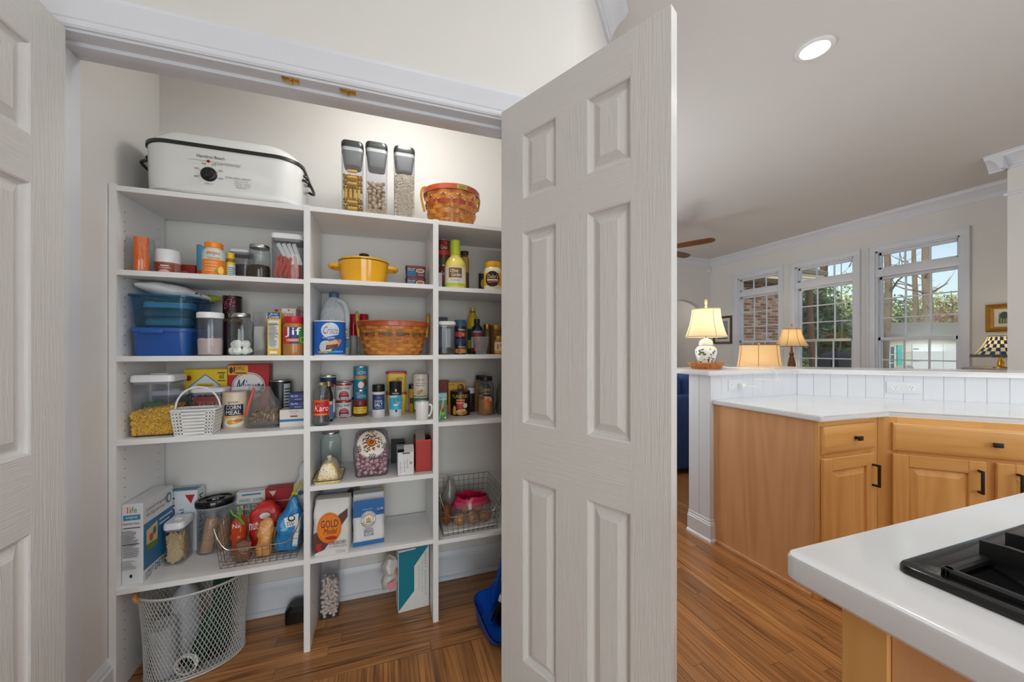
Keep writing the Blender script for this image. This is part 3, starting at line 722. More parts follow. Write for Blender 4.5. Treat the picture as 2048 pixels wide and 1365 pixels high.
# ================================================================== ISLAND
IX0, IY1 = 0.612, 0.437
b = new(); rg = []
ipoly = rrect(1.9, 1.7, 0.022, 0, IX0 + 0.95, IY1 - 0.85, 6)
def inset_ring(e, z): return [(x + (e if x < IX0 + 0.95 else -e), y + (e if y < IY1 - 0.85 else -e), z) for x, y, _ in ipoly]
loft(b, [inset_ring(0.004, 0.873), inset_ring(0.0, 0.878), inset_ring(0.0, 0.908), inset_ring(0.002, 0.912), inset_ring(0.006, 0.914)])
single('island_top', b, QUARTZ, 'white stone island top with rounded corner under the gas cooktop', 'countertop')
isl = thing('kitchen_island', 'maple kitchen island base with corner post under white top', 'island', (IX0 + 0.035, IY1 - 0.065, 0))
vboard('post', isl, 0.0, 0.030, -0.055, 0.0, 0.0, 0.873)
o = vboard('side_panel', isl, 0.006, 0.016, -1.5, -0.055, 0.0, 0.873, MAPLEP); vboard('back_panel', isl, 0.030, 1.8, -0.016, -0.004, 0.0, 0.873, MAPLEP)
b = new(); box(b, 0.016, 1.8, -1.5, -0.016, 0.0, 0.870); part('carcass', b, MAPLEP, isl)
BLKE = mat('black_enamel', (14, 14, 15), 0.12, spec=0.6, var=0.05); IRON = mat('cast_iron', (24, 24, 25), 0.38, var=0.15, bump=0.1, bscale=400)
ck = thing('gas_cooktop', 'black gas cooktop with cast iron grates set into island top', 'cooktop', (1.115, 0.083, 0.914))
W2, D2 = 0.398, 0.262
b = new(); rloft(b, [(2 * W2, 2 * D2, 0.018, 0.0), (2 * W2, 2 * D2, 0.018, 0.007), (2 * W2 - 0.004, 2 * D2 - 0.004, 0.017, 0.011), (2 * W2 - 0.012, 2 * D2 - 0.012, 0.015, 0.012), (2 * W2 - 0.06, 2 * D2 - 0.06, 0.02, 0.010), (2 * W2 - 0.075, 2 * D2 - 0.075, 0.02, 0.004)])
part('tray', b, BLKE, ck)
for gx in (-0.187, 0.187):
    b = new(); x0, x1, y0, y1 = gx - 0.182, gx + 0.182, -0.225, 0.225; zt = 0.019
    for a in ((x0, x1, y1 - 0.012, y1), (x0, x1, y0, y0 + 0.012), (x0, x0 + 0.012, y0, y1), (x1 - 0.012, x1, y0, y1)): box(b, a[0], a[1], a[2], a[3], zt - 0.012, zt, 0.003, 1)
    for fx, dh in ((-0.075, 0.02), (0.0, 0.02), (0.075, 0.02)):
        for sg in (-1, 1):
            ya, yb_ = (y1, 0.055) if sg > 0 else (y0, -0.055)
            pf = [(ya, zt - 0.016), (ya, zt + dh), (ya - sg * 0.03, zt + dh + 0.002), (yb_, zt + dh - 0.004), (yb_, zt + dh - 0.014), (ya - sg * 0.05, zt - 0.002)]
            extrude(b, pf if sg > 0 else pf[::-1], 'x', gx + fx - 0.004, gx + fx + 0.004)
    for fy in (-0.09, 0.09):
        box(b, x0, gx - 0.05, fy - 0.004, fy + 0.004, zt - 0.004, zt + 0.02); box(b, gx + 0.05, x1, fy - 0.004, fy + 0.004, zt - 0.004, zt + 0.02)
    for cx_ in (x0 + 0.006, x1 - 0.006):
        for cy_ in (y0 + 0.006, y1 - 0.006): lathe(b, [(0.007, 0.004), (0.006, zt)], 8, cx_, cy_)
    part('grate', b, IRON, ck)
    for by in (-0.11, 0.11):
        b = new(); lathe(b, [(0.05, 0.004), (0.05, 0.012), (0.036, 0.014), (0.036, 0.02), (0.030, 0.024), (0.0, 0.025)], 24, gx, by); part('burner', b, IRON, ck)
# ================================================================== DOWNLIGHTS
LEDM = emitter('led_disc', (255, 250, 240), 14)
for i, (x, y) in enumerate(DOWNLIGHTS):
    t = thing('downlight', ['round recessed downlight glowing in the ceiling above the peninsula', 'round recessed downlight in the kitchen ceiling'][min(i, 1)], 'light', (x, y, CH - 0.012), 0, None if i == 0 else 'kitchen ceiling downlights')
    b = new(); lathe(b, [(0.098, 0.0125), (0.098, 0.006), (0.090, 0.001), (0.074, 0.0), (0.068, 0.008), (0.066, 0.0125)], 40, cap0=False, cap1=False); part('trim_ring', b, WHITE, t)
    b = new(); lathe(b, [(0.066, 0.0115), (0.02, 0.0112)], 32); part('diffuser', b, LEDM, t)
t = thing('closet_light', 'small round flush light on the closet ceiling', 'light', (0.10, 1.60, 2.44))
b = new(); lathe(b, [(0.09, 0.0), (0.09, -0.018), (0.08, -0.022), (0.0, -0.022)], 32); part('housing', b, WHITE, t)
b = new(); lathe(b, [(0.03, -0.022), (0.032, -0.04), (0.02, -0.06)], 20); part('socket', b, WHITE, t)
# ================================================================== LIVING ROOM
def bell(rt, rb, z0, z1, n=9, p=1.7):
    return [(rb + (rt - rb) * (1 - (1 - k / n) ** p), z0 + (z1 - z0) * k / n) for k in range(n + 1)]
def bell_shade(parent, prof, material, seam, n=32, sx=1.0, ribs=4):
    b = new(); lathe(b, prof, n, cap0=False, cap1=False, sx=sx); lathe(b, [(r - 0.0015, z) for r, z in prof], n, cap0=False, cap1=False, sx=sx); s = part('shade', b, material, parent)
    b = new()
    for r, z in (prof[0], prof[-1]): tube(b, [(math.cos(2 * PI * i / n) * r * sx, math.sin(2 * PI * i / n) * r, z) for i in range(n)], 0.0035, 6, True)
    for k in range(ribs):
        a = 2 * PI * k / ribs + 0.5; tube(b, [(math.cos(a) * (r + 0.001) * sx, math.sin(a) * (r + 0.001), z) for r, z in prof], 0.0022, 5)
    part('shade_trim', b, seam, s); return s
def bulb(parent, z, power, col=(1.0, 0.86, 0.66)):
    b = new(); lathe(b, [(0.012, z - 0.06), (0.012, z - 0.035), (0.02, z - 0.02), (0.028, z), (0.022, z + 0.022), (0.008, z + 0.032)], 16); part('bulb', b, emitter('bulb_glow', (255, 226, 180), 12), parent)
    l = lamp('lamp_glow', 'POINT', (0, 0, z + 0.06), power, col, size=0.03); l.parent = parent
CREAM = shade_cloth('shade_cream', (250, 240, 218), 0.55); AMBER = shade_cloth('shade_amber', (244, 226, 190), 0.5); SEAM = mat('shade_seam', (196, 178, 148), 0.7); DSEAM = mat('shade_seam_dark', (96, 70, 44), 0.7)
PORC = mat('porcelain', (240, 240, 236), 0.12, coat=0.5, var=0.01)
WICK = grain('wicker', [(120, 62, 20), (176, 100, 40), (206, 132, 60)], (60, 60, 30), 0.45, 0.2, 0.3, 0.2, 0.1)
def weave_ring(b, r0, r1, z0, z1, n, ph, amp=0.003, th=0.0022, sy=1.0, cx=0, cy=0):
    """one horizontal splint going in and out of the stakes"""
    N = n * 4; A = []
    for i in range(N):
        a = 2 * PI * i / N; w = amp * math.cos(a * n / 2 + ph * PI); rr = [(r0 + w, z0), (r1 + w, z1), (r1 + w - th, z1), (r0 + w - th, z0)]
        A.append([b.verts.new((cx + math.cos(a) * r, cy + math.sin(a) * r * sy, z)) for r, z in rr])
    for i in range(N):
        p, q = A[i], A[(i + 1) % N]
        for j in range(4): b.faces.new((p[j], q[j], q[(j + 1) % 4], p[(j + 1) % 4]))
# ginger jar lamp standing in a low wicker tray on the bar
LX, LY = 2.20, 2.11
tr_ = thing('wicker_tray', 'round low wicker tray under the ginger jar lamp', 'tray', (LX, LY, 1.10))
b = new(); lathe(b, [(0.09, 0.0), (0.09, 0.006), (0.0, 0.006)], 32); part('base', b, WICK, tr_)
for k in range(4):
    b = new(); weave_ring(b, 0.094 + k * 0.006, 0.100 + k * 0.006, 0.002 + k * 0.0095, 0.013 + k * 0.0095, 40, k % 2, 0.0015); part('weaver', b, WICK, tr_)
b = new(); tube(b, [(math.cos(2 * PI * i / 40) * 0.117, math.sin(2 * PI * i / 40) * 0.117, 0.042) for i in range(40)], 0.004, 6, True); part('rim', b, WICK, tr_)
gl = thing('table_lamp', 'lit ginger jar lamp with leaf painted porcelain and cream bell shade', 'lamp', (LX, LY, 1.107), facing(LX, LY))
jp = [(0.042, 0.0), (0.044, 0.008), (0.05, 0.03), (0.064, 0.075), (0.073, 0.11), (0.070, 0.135), (0.056, 0.152), (0.043, 0.158), (0.041, 0.162)]
b = new(); lathe(b, jp, 40); jar_ = part('jar', b, PORC, gl)
b = new(); lathe(b, [(0.046, 0.162), (0.048, 0.17), (0.046, 0.176), (0.043, 0.19), (0.030, 0.203), (0.014, 0.21), (0.010, 0.214)], 36); part('jar_lid', b, PORC, gl)
def interp(pr):
    def f(v):
        for (r0, z0), (r1, z1) in zip(pr, pr[1:]):
            if z0 <= v <= z1 and z1 > z0: return r0 + (r1 - r0) * (v - z0) / (z1 - z0)
        return pr[0][0] if v < pr[0][1] else pr[-1][0]
    return f
G1, G2, G3 = M((92, 116, 48)), M((54, 84, 52)), M((120, 96, 70)); rr_ = random.Random(3); its = []
for k in range(46):
    u = rr_.choice([-0.045, -0.03, 0.03, 0.05]) + rr_.gauss(0, 0.014); v = 0.03 + rr_.random() * 0.105
    its.append((rr_.choice([G1, G1, G2, G3]), s_ell(u, v, 0.003 + 0.005 * rr_.random(), 0.003 + 0.004 * rr_.random(), 8)))
for k in range(4): its.append((G1, s_ell(-0.045 + 0.012 * k, 0.115 - 0.012 * abs(k - 1.5), 0.012, 0.007, 10)))
printed(jar_, m_rev(interp(jp)), its, 'leaf_painting', lift=0.0004, step=0.00002)['kind'] = 'stuff'
b = new(); lathe(b, [(0.006, 0.21), (0.006, 0.30)], 10); part('stem', b, BRASS, gl)
bell_shade(gl, bell(0.092, 0.136, 0.222, 0.420), CREAM, SEAM)
b = new(); lathe(b, [(0.004, 0.42), (0.004, 0.43), (0.009, 0.437), (0.005, 0.45), (0.010, 0.462), (0.008, 0.485), (0.004, 0.492)], 14); tube(b, [(-0.09, 0, 0.418), (0.09, 0, 0.418)], 0.002); part('finial', b, mat('pale_finial', (226, 210, 170), 0.3), gl)
bulb(gl, 0.30, 2.2)
b = new(); pts = [(LX + 0.118, LY - 0.03, 1.118), (LX + 0.19, LY - 0.02, 1.107), (LX + 0.25, LY - 0.10, 1.105), (LX + 0.30, LY - 0.19, 1.105), (LX + 0.312, BF - 0.010, 1.106), (LX + 0.318, BF - 0.032, 1.106), (LX + 0.325, BF - 0.043, 1.09), (LX + 0.335, BF - 0.047, 1.03)]
qz = q1.location
pts += [(qz.x + 0.125, BF - 0.055, qz.z + 0.075), (qz.x + 0.12, BF - 0.055, qz.z + 0.035), (qz.x + 0.09, BF - 0.05, qz.z + 0.028), (qz.x + 0.045, BF - 0.035, qz.z + 0.037)]
def smooth_pts(p, n=6):
    p = [Vector(q) for q in p]; out = []
    for i in range(len(p) - 1):
        a, b_, c, d = p[max(i - 1, 0)], p[i], p[i + 1], p[min(i + 2, len(p) - 1)]
        for k in range(n):
            t = k / n; out.append(0.5 * ((2 * b_) + (c - a) * t + (2 * a - 5 * b_ + 4 * c - d) * t * t + (3 * b_ - a - 3 * c + d) * t ** 3))
    return out + [p[-1]]
cb = thing('lamp_cord', 'white lamp cord looping over the bar edge to the outlet', 'cord', (LX + 0.12, LY, 1.10))
lpart('cable', tube(new(), smooth_pts(pts), 0.0028, 8), WHITE, cb, (LX + 0.12, LY, 1.10))
b = new(); box(b, qz.x + 0.015, qz.x + 0.047, BF - 0.042, BF - 0.008, qz.z + 0.025, qz.z + 0.050, 0.005); lpart('plug', b, WHITE, cb, (LX + 0.12, LY, 1.10))
# tables and lamps behind the bar
DKW = grain('dark_walnut', [(48, 28, 16), (78, 48, 28), (96, 62, 38)], (3, 30, 30), 0.35, 0.2, 0.1, 0.4, 0.1)
def side_table(name, label, x, y, w, d, h):
    t = thing(name, label, 'table', (x, y, 0)); b = new(); box(b, -w / 2, w / 2, -d / 2, d / 2, h - 0.03, h, 0.004); part('tabletop', b, DKW, t)
    b = new(); box(b, -w / 2 + 0.03, w / 2 - 0.03, -d / 2 + 0.03, d / 2 - 0.03, h - 0.10, h - 0.03); part('apron', b, DKW, t)
    for sx in (-1, 1):
        for sy in (-1, 1):
            b = new(); rloft(b, [(0.03, 0.03, 0.004, 0), (0.045, 0.045, 0.005, h - 0.1)], n=2); xform(b, Matrix.Translation((sx * (w / 2 - 0.05), sy * (d / 2 - 0.05), 0))); part('leg', b, DKW, t)
    return t
side_table('side_table', 'dark wooden side table under the carved lamp by the windows', 5.9, 4.05, 0.55, 0.55, 0.68)
l2 = thing('table_lamp', 'lit bronze column lamp with amber bell shade between two windows', 'lamp', (5.9, 4.05, 0.68), facing(5.9, 4.05))
BZ = mat('carved_bronze', (104, 62, 30), 0.4, metal=0.3, var=0.5, vscale=60, bump=0.6, bscale=90)
b = new(); lathe(b, [(0.085, 0), (0.085, 0.02), (0.05, 0.04), (0.03, 0.07), (0.042, 0.12), (0.058, 0.20), (0.05, 0.34), (0.032, 0.44), (0.022, 0.455), (0.03, 0.475), (0.03, 0.50), (0.018, 0.52), (0.012, 0.60)], 24); part('column', b, BZ, l2)
bell_shade(l2, bell(0.12, 0.215, 0.605, 0.865), AMBER, DSEAM, ribs=8); bulb(l2, 0.70, 4.0)
b = new(); lathe(b, [(0.005, 0.865), (0.012, 0.89), (0.006, 0.91), (0.012, 0.93), (0.002, 0.95)], 12); tube(b, [(-0.118, 0, 0.863), (0.118, 0, 0.863)], 0.002); part('finial', b, BRASS, l2)
side_table('side_table', 'dark wooden end table beside the blue sofa', 3.97, 3.08, 0.5, 0.5, 0.62)
l3 = thing('table_lamp', 'lit lamp with wide drum-like bell shade just behind the bar', 'lamp', (3.97, 3.08, 0.62), facing(3.97, 3.08))
b = new(); lathe(b, [(0.08, 0), (0.08, 0.02), (0.04, 0.04), (0.07, 0.12), (0.075, 0.18), (0.03, 0.26), (0.012, 0.28), (0.010, 0.40)], 24); part('base', b, PORC, l3)
bell_shade(l3, bell(0.186, 0.226, 0.35, 0.668, p=1.5), AMBER, DSEAM, sx=1.0, ribs=6); bulb(l3, 0.47, 4.0)
b = new(); lathe(b, [(0.004, 0.66), (0.012, 0.685), (0.004, 0.70)], 10); tube(b, [(-0.184, 0, 0.664), (0.184, 0, 0.664)], 0.002); part('finial', b, BRASS, l3)
cn = side_table('console_chest', 'tall grey console under the gold framed painting', 6.08, 2.06, 0.36, 0.42, 1.045)
for ch in cn.children: ch.data.materials[0] = mat('weathered_grey', (148, 144, 134), 0.6, var=0.3, vscale=20)
l4 = thing('table_lamp', 'lamp with blue and cream checked fringed shade beside the column', 'lamp', (6.0, 2.03, 1.045), facing(6.0, 2.03))
b = new(); lathe(b, [(0.05, 0), (0.05, 0.012), (0.02, 0.02), (0.025, 0.06), (0.012, 0.09), (0.008, 0.20)], 18); part('base', b, BRASS, l4)
sp_ = bell(0.085, 0.185, 0.132, 0.33, p=1.5); s4 = bell_shade(l4, sp_, shade_cloth('shade_plain', (238, 232, 205), 0.5), mat('navy_trim', (50, 60, 80), 0.8), ribs=6)
fs = interp(sp_); NB = M((56, 82, 130), 0.8); its = []
for i in range(-5, 6):
    for j in range(5):
        if (i + j) % 2 == 0:
            v0 = 0.137 + j * 0.037; its.append((NB, ([((i * 0.2 - 0.0) * fs(v0), v0), ((i * 0.2 + 0.2) * fs(v0), v0), ((i * 0.2 + 0.2) * fs(v0 + 0.037), v0 + 0.037), (i * 0.2 * fs(v0 + 0.037), v0 + 0.037)], [(0, 1, 2, 3)])))
printed(s4, m_rev(fs), its, 'check_pattern', lift=0.001, step=0.0)
b = new(); rg_ = random.Random(5)
for i in range(150):
    a = 2 * PI * i / 150; r = 0.187 + rg_.random() * 0.012; tube(b, [(math.cos(a) * r, math.sin(a) * r, 0.142), (math.cos(a) * (r + 0.006), math.sin(a) * (r + 0.006), 0.118 - rg_.random() * 0.01)], 0.004, 4)
q_ = part('fringe', b, mat('fringe_grey', (110, 108, 100), 0.9, var=0.4, vscale=200), s4); q_['kind'] = 'stuff'
bulb(l4, 0.20, 2.0)
b = new(); box(b, -0.09, 0.09, -0.03, 0.03, 0, 0.02, 0.003); single('wooden_box', b, mat('pale_wood', (214, 180, 130), 0.5), 'small pale wooden box lying on the grey console', 'box', (6.0, 1.93, 1.045), R(30))
# sofa
BLUE = mat('blue_brocade', (38, 62, 112), 0.85, var=0.35, vscale=30, bump=0.3, bscale=40)
sf = thing('sofa', 'deep blue patterned sofa seen from behind past the post', 'sofa', (2.6, 3.4, 0))
b = new(); box(b, -0.985, 0.985, -0.40, 0.45, 0.062, 0.42, 0.03, 3); part('base', b, BLUE, sf)
b = new(); box(b, -1.0, 1.0, -0.45, -0.20, 0.05, 0.79, 0.05, 3); part('backrest', b, BLUE, sf)
for s in (-1, 1):
    b = new(); box(b, s * 0.90 - 0.11, s * 0.90 + 0.11, -0.40, 0.46, 0.06, 0.64, 0.06, 3); part('armrest', b, BLUE, sf)
for k in range(3):
    b = new(); box(b, -0.78 + k * 0.52, -0.27 + k * 0.52, -0.38, -0.12, 0.45, 0.98, 0.07, 3); wob(b, 0.012, 6, k); part('back_cushion', b, BLUE, sf)
    b = new(); box(b, -0.78 + k * 0.52, -0.27 + k * 0.52, -0.15, 0.46, 0.40, 0.55, 0.05, 3); part('seat_cushion', b, BLUE, sf)
for sx in (-0.9, 0.9):
    for sy in (-0.38, 0.38): b = new(); lathe(b, [(0.02, 0), (0.03, 0.065)], 10, sx, sy); part('foot', b, DKW, sf)
# pictures
def picture(label, y0, y1, z0, z1, fm, bw, mats_):
    p = thing('framed_picture', label, 'picture', (6.35, (y0 + y1) / 2, z0), R(-90)); w, h = y1 - y0, z1 - z0     # local -Y faces -X
    b = new()
    rg = []
    for ins, d in ((0, 0.0), (0, -0.022), (bw * 0.3, -0.028), (bw * 0.7, -0.018), (bw, -0.014), (bw, -0.006)):
        rg.append([(-w / 2 + ins, d, ins), (w / 2 - ins, d, ins), (w / 2 - ins, d, h - ins), (-w / 2 + ins, d, h - ins)])
    loft(b, rg, True, False); part('frame', b, fm, p, smooth=0)
    printed(p, m_flat(-0.006), [(m, sh(w, h, bw)) for m, sh in mats_], 'print', lift=0.0)
    return p
picture('dark framed misty blue grey picture beside the window', 5.469, 5.90, 1.345, 1.89, mat('brown_frame', (88, 70, 52), 0.5, var=0.2), 0.045,
        [(M((214, 210, 204)), lambda w, h, s: s_rect(-w / 2 + s, w / 2 - s, s, h - s, 1)), (M((134, 142, 150)), lambda w, h, s: s_rect(-w / 2 + s + 0.05, w / 2 - s - 0.05, s + 0.05, h - s - 0.05, 1)), (M((100, 112, 122)), lambda w, h, s: s_rect(-w / 2 + s + 0.05, w / 2 - s - 0.05, s + 0.05, h * 0.45, 4, 0.03)), (M((190, 194, 196)), lambda w, h, s: s_ell(0.02, h * 0.4, 0.03, 0.05))])
GOLD = mat('gold_leaf_frame', (178, 128, 52), 0.35, metal=0.7, var=0.35, vscale=70, bump=0.6, bscale=80)
picture('ornate gold framed painting of a garden fence beside the column', 1.84, 2.25, 1.43, 1.732, GOLD, 0.055,
        [(M((226, 216, 196)), lambda w, h, s: s_rect(-w / 2 + s, w / 2 - s, s, h - s, 1)), (M((90, 110, 74)), lambda w, h, s: s_rect(-w / 2 + s + 0.035, w / 2 - s - 0.035, s + 0.035, h - s - 0.035, 1)),
         (M((150, 180, 200)), lambda w, h, s: s_rect(-w / 2 + s + 0.035, w / 2 - s - 0.035, h - s - 0.06, h - s - 0.035, 1)), (M((214, 206, 160)), lambda w, h, s: s_rect(-0.05, 0.12, h * 0.55, h * 0.72, 1)), (M((44, 62, 36)), lambda w, h, s: s_ell(-0.075, h * 0.58, 0.03, 0.04)), (M((70, 92, 60)), lambda w, h, s: s_rect(-w / 2 + s + 0.035, w / 2 - s - 0.035, s + 0.035, h * 0.45, 1))] +
        [(M((170, 176, 130)), (lambda k: (lambda w, h, s: s_rect(-0.1 + k * 0.018, -0.094 + k * 0.018, h * 0.32, h * 0.48, 1)))(k)) for k in range(11)])
b = new(); box(b, -0.02, 0.02, -0.03, 0, -0.03, 0.03, 0.006); box(b, -0.012, 0.012, -0.036, -0.028, -0.02, 0.006, 0.003); single('motion_sensor', b, WHITE, 'small white sensor box below the crown in the far corner', 'sensor', (6.30, 5.97, 2.84), 0)
# ceiling fan
fn = thing('ceiling_fan', 'ceiling fan with brown wooden blades over the living room', 'fan', (3.70, 4.44, CH))
b = new(); lathe(b, [(0.07, 0), (0.07, -0.02), (0.03, -0.06), (0.014, -0.07), (0.014, -0.24)], 20); part('downrod', b, BZ, fn)
b = new(); lathe(b, [(0.03, -0.22), (0.10, -0.25), (0.13, -0.30), (0.13, -0.38), (0.10, -0.43), (0.05, -0.45), (0.02, -0.46)], 28); part('motor', b, BZ, fn)
BL = grain('fan_blade', [(84, 48, 26), (118, 70, 38), (136, 84, 48)], (4, 50, 50), 0.4, 0.1, 0.1, 0.3, 0.05)
import math as _m
a0 = _m.atan2(3.76 - 4.44, 4.09 - 3.70)
for k in range(5):
    b = new(); L = 0.775
    out = [(0.17, -0.05), (0.35, -0.062), (0.60, -0.068), (L - 0.05, -0.060), (L - 0.015, -0.040), (L, 0.0), (L - 0.015, 0.04), (L - 0.05, 0.060), (0.60, 0.068), (0.35, 0.062), (0.17, 0.05)]
    extrude(b, out, 'z', -0.004, 0.004); xform(b, Matrix.Rotation(R(-14), 4, 'X')); bl = part('blade', b, BL, fn); bl.location = (0, 0, -0.385); bl.rotation_euler = (0, 0, a0 + 2 * PI * k / 5)
    b = new(); box(b, 0.10, 0.24, -0.018, 0.018, -0.012, -0.004, 0.003); part('blade_iron', b, BZ, bl)
# black metal chairs at the windows
def iron_chair(label, x, y, rz):
    c = thing('metal_chair', label, 'chair', (x, y, 0), rz, 'black metal chairs by the window')
    b = new(); lathe(b, [(0.20, 0.45), (0.21, 0.46), (0.21, 0.475), (0.0, 0.48)], 28); part('seat', b, BLACK, c)
    b = new(); tube(b, [(-0.20, 0.18, 0.46)] + [(0.20 * -math.cos(PI * i / 12), 0.20, 0.82 + 0.16 * math.sin(PI * i / 12)) for i in range(13)] + [(0.20, 0.18, 0.46)], 0.011, 8)
    for k in (-0.08, 0, 0.08): tube(b, [(k, 0.19, 0.46), (k, 0.20, 0.95)], 0.006, 6)
    part('backrest', b, BLACK, c)
    for sx in (-1, 1):
        for sy in (-1, 1): b = new(); tube(b, [(sx * 0.15, sy * 0.15, 0.46), (sx * 0.20, sy * 0.20, 0.0)], 0.010, 8); part('leg', b, BLACK, c)
iron_chair('black metal chair with arched back before the brightest window', 5.45, 2.80, R(60)); iron_chair('black metal chair with arched back facing the bright middle window', 5.5, 3.45, R(110))
lamp('passage_lamp', 'POINT', (5.5, 6.6, 2.35), 7, (1.0, 0.96, 0.9), size=0.1)  # unseen lamp added to lift the dark passage behind the arch
# ================================================================== OUTSIDE
GZ = -1.0
b = new(); box(b, 6.47, 60, -40, 60, GZ - 0.2, GZ); o = struct('ground', b, mat('leafy_ground', (112, 104, 72), 0.95, var=0.4, vscale=0.8, bump=0.5, bscale=6))
DECK = mat('deck_grey', (120, 122, 128), 0.7, var=0.1)
dk = ssempty('deck')
b = new(); box(b, 0, 0.095, -0.6, 5.5, -0.20, -0.17); me = finish('deck_board', b, DECK, 0)
for i in range(34): obj('deck_board', me, dk, (6.52 + i * 0.1, 0.6, 0))
b = new(); box(b, 6.5, 9.9, 0.0, 6.1, -0.26, -0.205); part('joists', b, DECK, dk)
rl = thing('deck_railing', 'dark deck railing with capped posts beyond the windows', 'railing', (9.8, 3.0, -0.17)); RAILM = mat('rail_dark', (84, 88, 98), 0.6)
for z, t in ((0.96, 0.04), (0.80, 0.035)): b = new(); box(b, -0.03, 0.03, -2.9, 3.0, z, z + t, 0.004); part('rail', b, RAILM, rl)
for yy in (-1.9, -0.05, 1.55, 2.95):
    b = new(); box(b, -0.07, 0.07, yy - 0.07, yy + 0.07, 0.0, 1.02, 0.005); box(b, -0.10, 0.10, yy - 0.10, yy + 0.10, 1.02, 1.06, 0.008); box(b, -0.08, 0.08, yy - 0.08, yy + 0.08, 1.06, 1.09, 0.01); part('post', b, mat('post_grey', (176, 172, 166), 0.6), rl)
for i in range(40):
    yy = -2.8 + i * 0.145; b = new(); box(b, -0.012, 0.012, yy - 0.012, yy + 0.012, 0.08, 0.80); part('baluster', b, RAILM, rl)
NAVY = mat('navy_outdoor', (44, 70, 104), 0.6)
pt = thing('patio_table', 'blue patio table out on the deck', 'table', (8.3, 2.95, -0.17)); b = new(); box(b, -0.45, 0.45, -0.6, 0.6, 0.90, 0.94, 0.01); part('tabletop', b, NAVY, pt)
for sx in (-0.38, 0.38):
    for sy in (-0.5, 0.5): b = new(); box(b, sx - 0.025, sx + 0.025, sy - 0.025, sy + 0.025, 0, 0.90); part('leg', b, NAVY, pt)
ac = thing('deck_chair', 'blue slatted deck chair leaning back near the railing post', 'chair', (9.25, 2.15, -0.17), R(-100))
for k in range(5):
    b = new(); box(b, -0.26 + k * 0.105, -0.17 + k * 0.105, -0.01, 0.012, 0, 0.85 + 0.05 * (2 - abs(k - 2)), 0.003); xform(b, Matrix.Translation((0, 0.2, 0.33)) @ Matrix.Rotation(R(-22), 4, 'X')); part('back_slat', b, NAVY, ac)
b = new(); box(b, -0.27, 0.27, -0.35, 0.25, 0.32, 0.35, 0.004); part('seat', b, NAVY, ac)
for sx in (-0.27, 0.27): b = new(); box(b, sx - 0.02, sx + 0.02, -0.33, 0.25, 0.0, 0.34); box(b, sx - 0.06, sx + 0.06, -0.38, 0.30, 0.55, 0.575, 0.004); box(b, sx - 0.02, sx + 0.02, -0.33, -0.27, 0.34, 0.56); part('arm_frame', b, NAVY, ac)
gr = thing('covered_grill', 'grill under a dark cover out on the deck', 'grill', (8.2, 4.75, -0.17), R(20)); b = new(); rloft(b, [(1.2, 0.6, 0.05, 0.0), (1.15, 0.58, 0.06, 0.85), (0.75, 0.5, 0.10, 1.30), (0.5, 0.36, 0.10, 1.36)]); wob(b, 0.03, 3); part('cover', b, mat('grill_cover', (44, 50, 62), 0.8, var=0.2), gr)
# brick wing of the house
bw = thing('brick_wing', 'brick wing of the house with cream eaves outside the window', 'building', (9.3, 7.2, GZ))
b = new(); box(b, -2.8, 1.25, 0.012, 0.4, 0, 4.0); part('mortar', b, mat('mortar', (176, 168, 158), 0.9, var=0.15, vscale=30, bump=0.4, bscale=120), bw, smooth=0)
b = new(); box(b, -0.0965, 0.0965, 0, 0.09, -0.029, 0.029, 0.003, 1); BRK = mat('brick_clay', (146, 104, 86), 0.85, bump=0.5, bscale=70)
nt = BRK.node_tree; oi = nt.nodes.new('ShaderNodeObjectInfo'); ge_ = nt.nodes.new('ShaderNodeNewGeometry'); ad_ = nt.nodes.new('ShaderNodeMath'); ad_.operation = 'ADD'; fr_ = nt.nodes.new('ShaderNodeMath'); fr_.operation = 'FRACT'
nt.links.new(oi.outputs['Random'], ad_.inputs[0]); nt.links.new(ge_.outputs['Random Per Island'], ad_.inputs[1]); nt.links.new(ad_.outputs[0], fr_.inputs[0])
cr_ = nt.nodes.new('ShaderNodeValToRGB'); e_ = cr_.color_ramp.elements; e_[0].color = lin((112, 78, 66)) + (1,); e_[1].color = lin((186, 158, 138)) + (1,); e_.new(0.5).color = lin((150, 106, 86)) + (1,)
nt.links.new(fr_.outputs[0], cr_.inputs[0]); nt.links.new(cr_.outputs[0], nt.nodes['Principled BSDF'].inputs['Base Color'])
bme = finish('brick', b, BRK, 0); rb = new(); cnt = 0
for r_i in range(52):
    z = 0.04 + r_i * 0.0765
    for c_i in range(27):
        xx = -2.75 + c_i * 0.2075 + (r_i % 2) * 0.104; wz = z + GZ; wx = 9.3 + xx
        if xx > 1.16: continue
        if 8.45 < wx < 10.35 and 1.30 < wz < 2.92 and cnt < 290: obj('brick', bme, bw, (xx, 0, z)); cnt += 1
        elif wx > 6.6: box(rb, xx - 0.0965, xx + 0.0965, 0, 0.09, z - 0.029, z + 0.029)
o = part('brick', rb, BRK, bw, smooth=0); o['kind'] = 'stuff'
EV = mat('eave_cream', (232, 222, 196), 0.6)
b = new(); box(b, -2.9, 1.45, -0.55, 0.4, 3.98, 4.03); part('soffit', b, EV, bw)
for k in range(3): b = new(); box(b, -2.9, 1.45, -0.58 - 0.03 * k, -0.55 - 0.03 * k, 3.96 + 0.07 * k, 4.04 + 0.07 * k, 0.004); part('fascia', b, EV, bw)
b = new(); extrude(b, [(-0.70, 4.14), (2.6, 5.9), (2.6, 6.0), (-0.70, 4.22)], 'x', -3.0, 1.5); part('roof', b, mat('shingle_grey', (120, 112, 104), 0.9, var=0.3, vscale=10), bw)
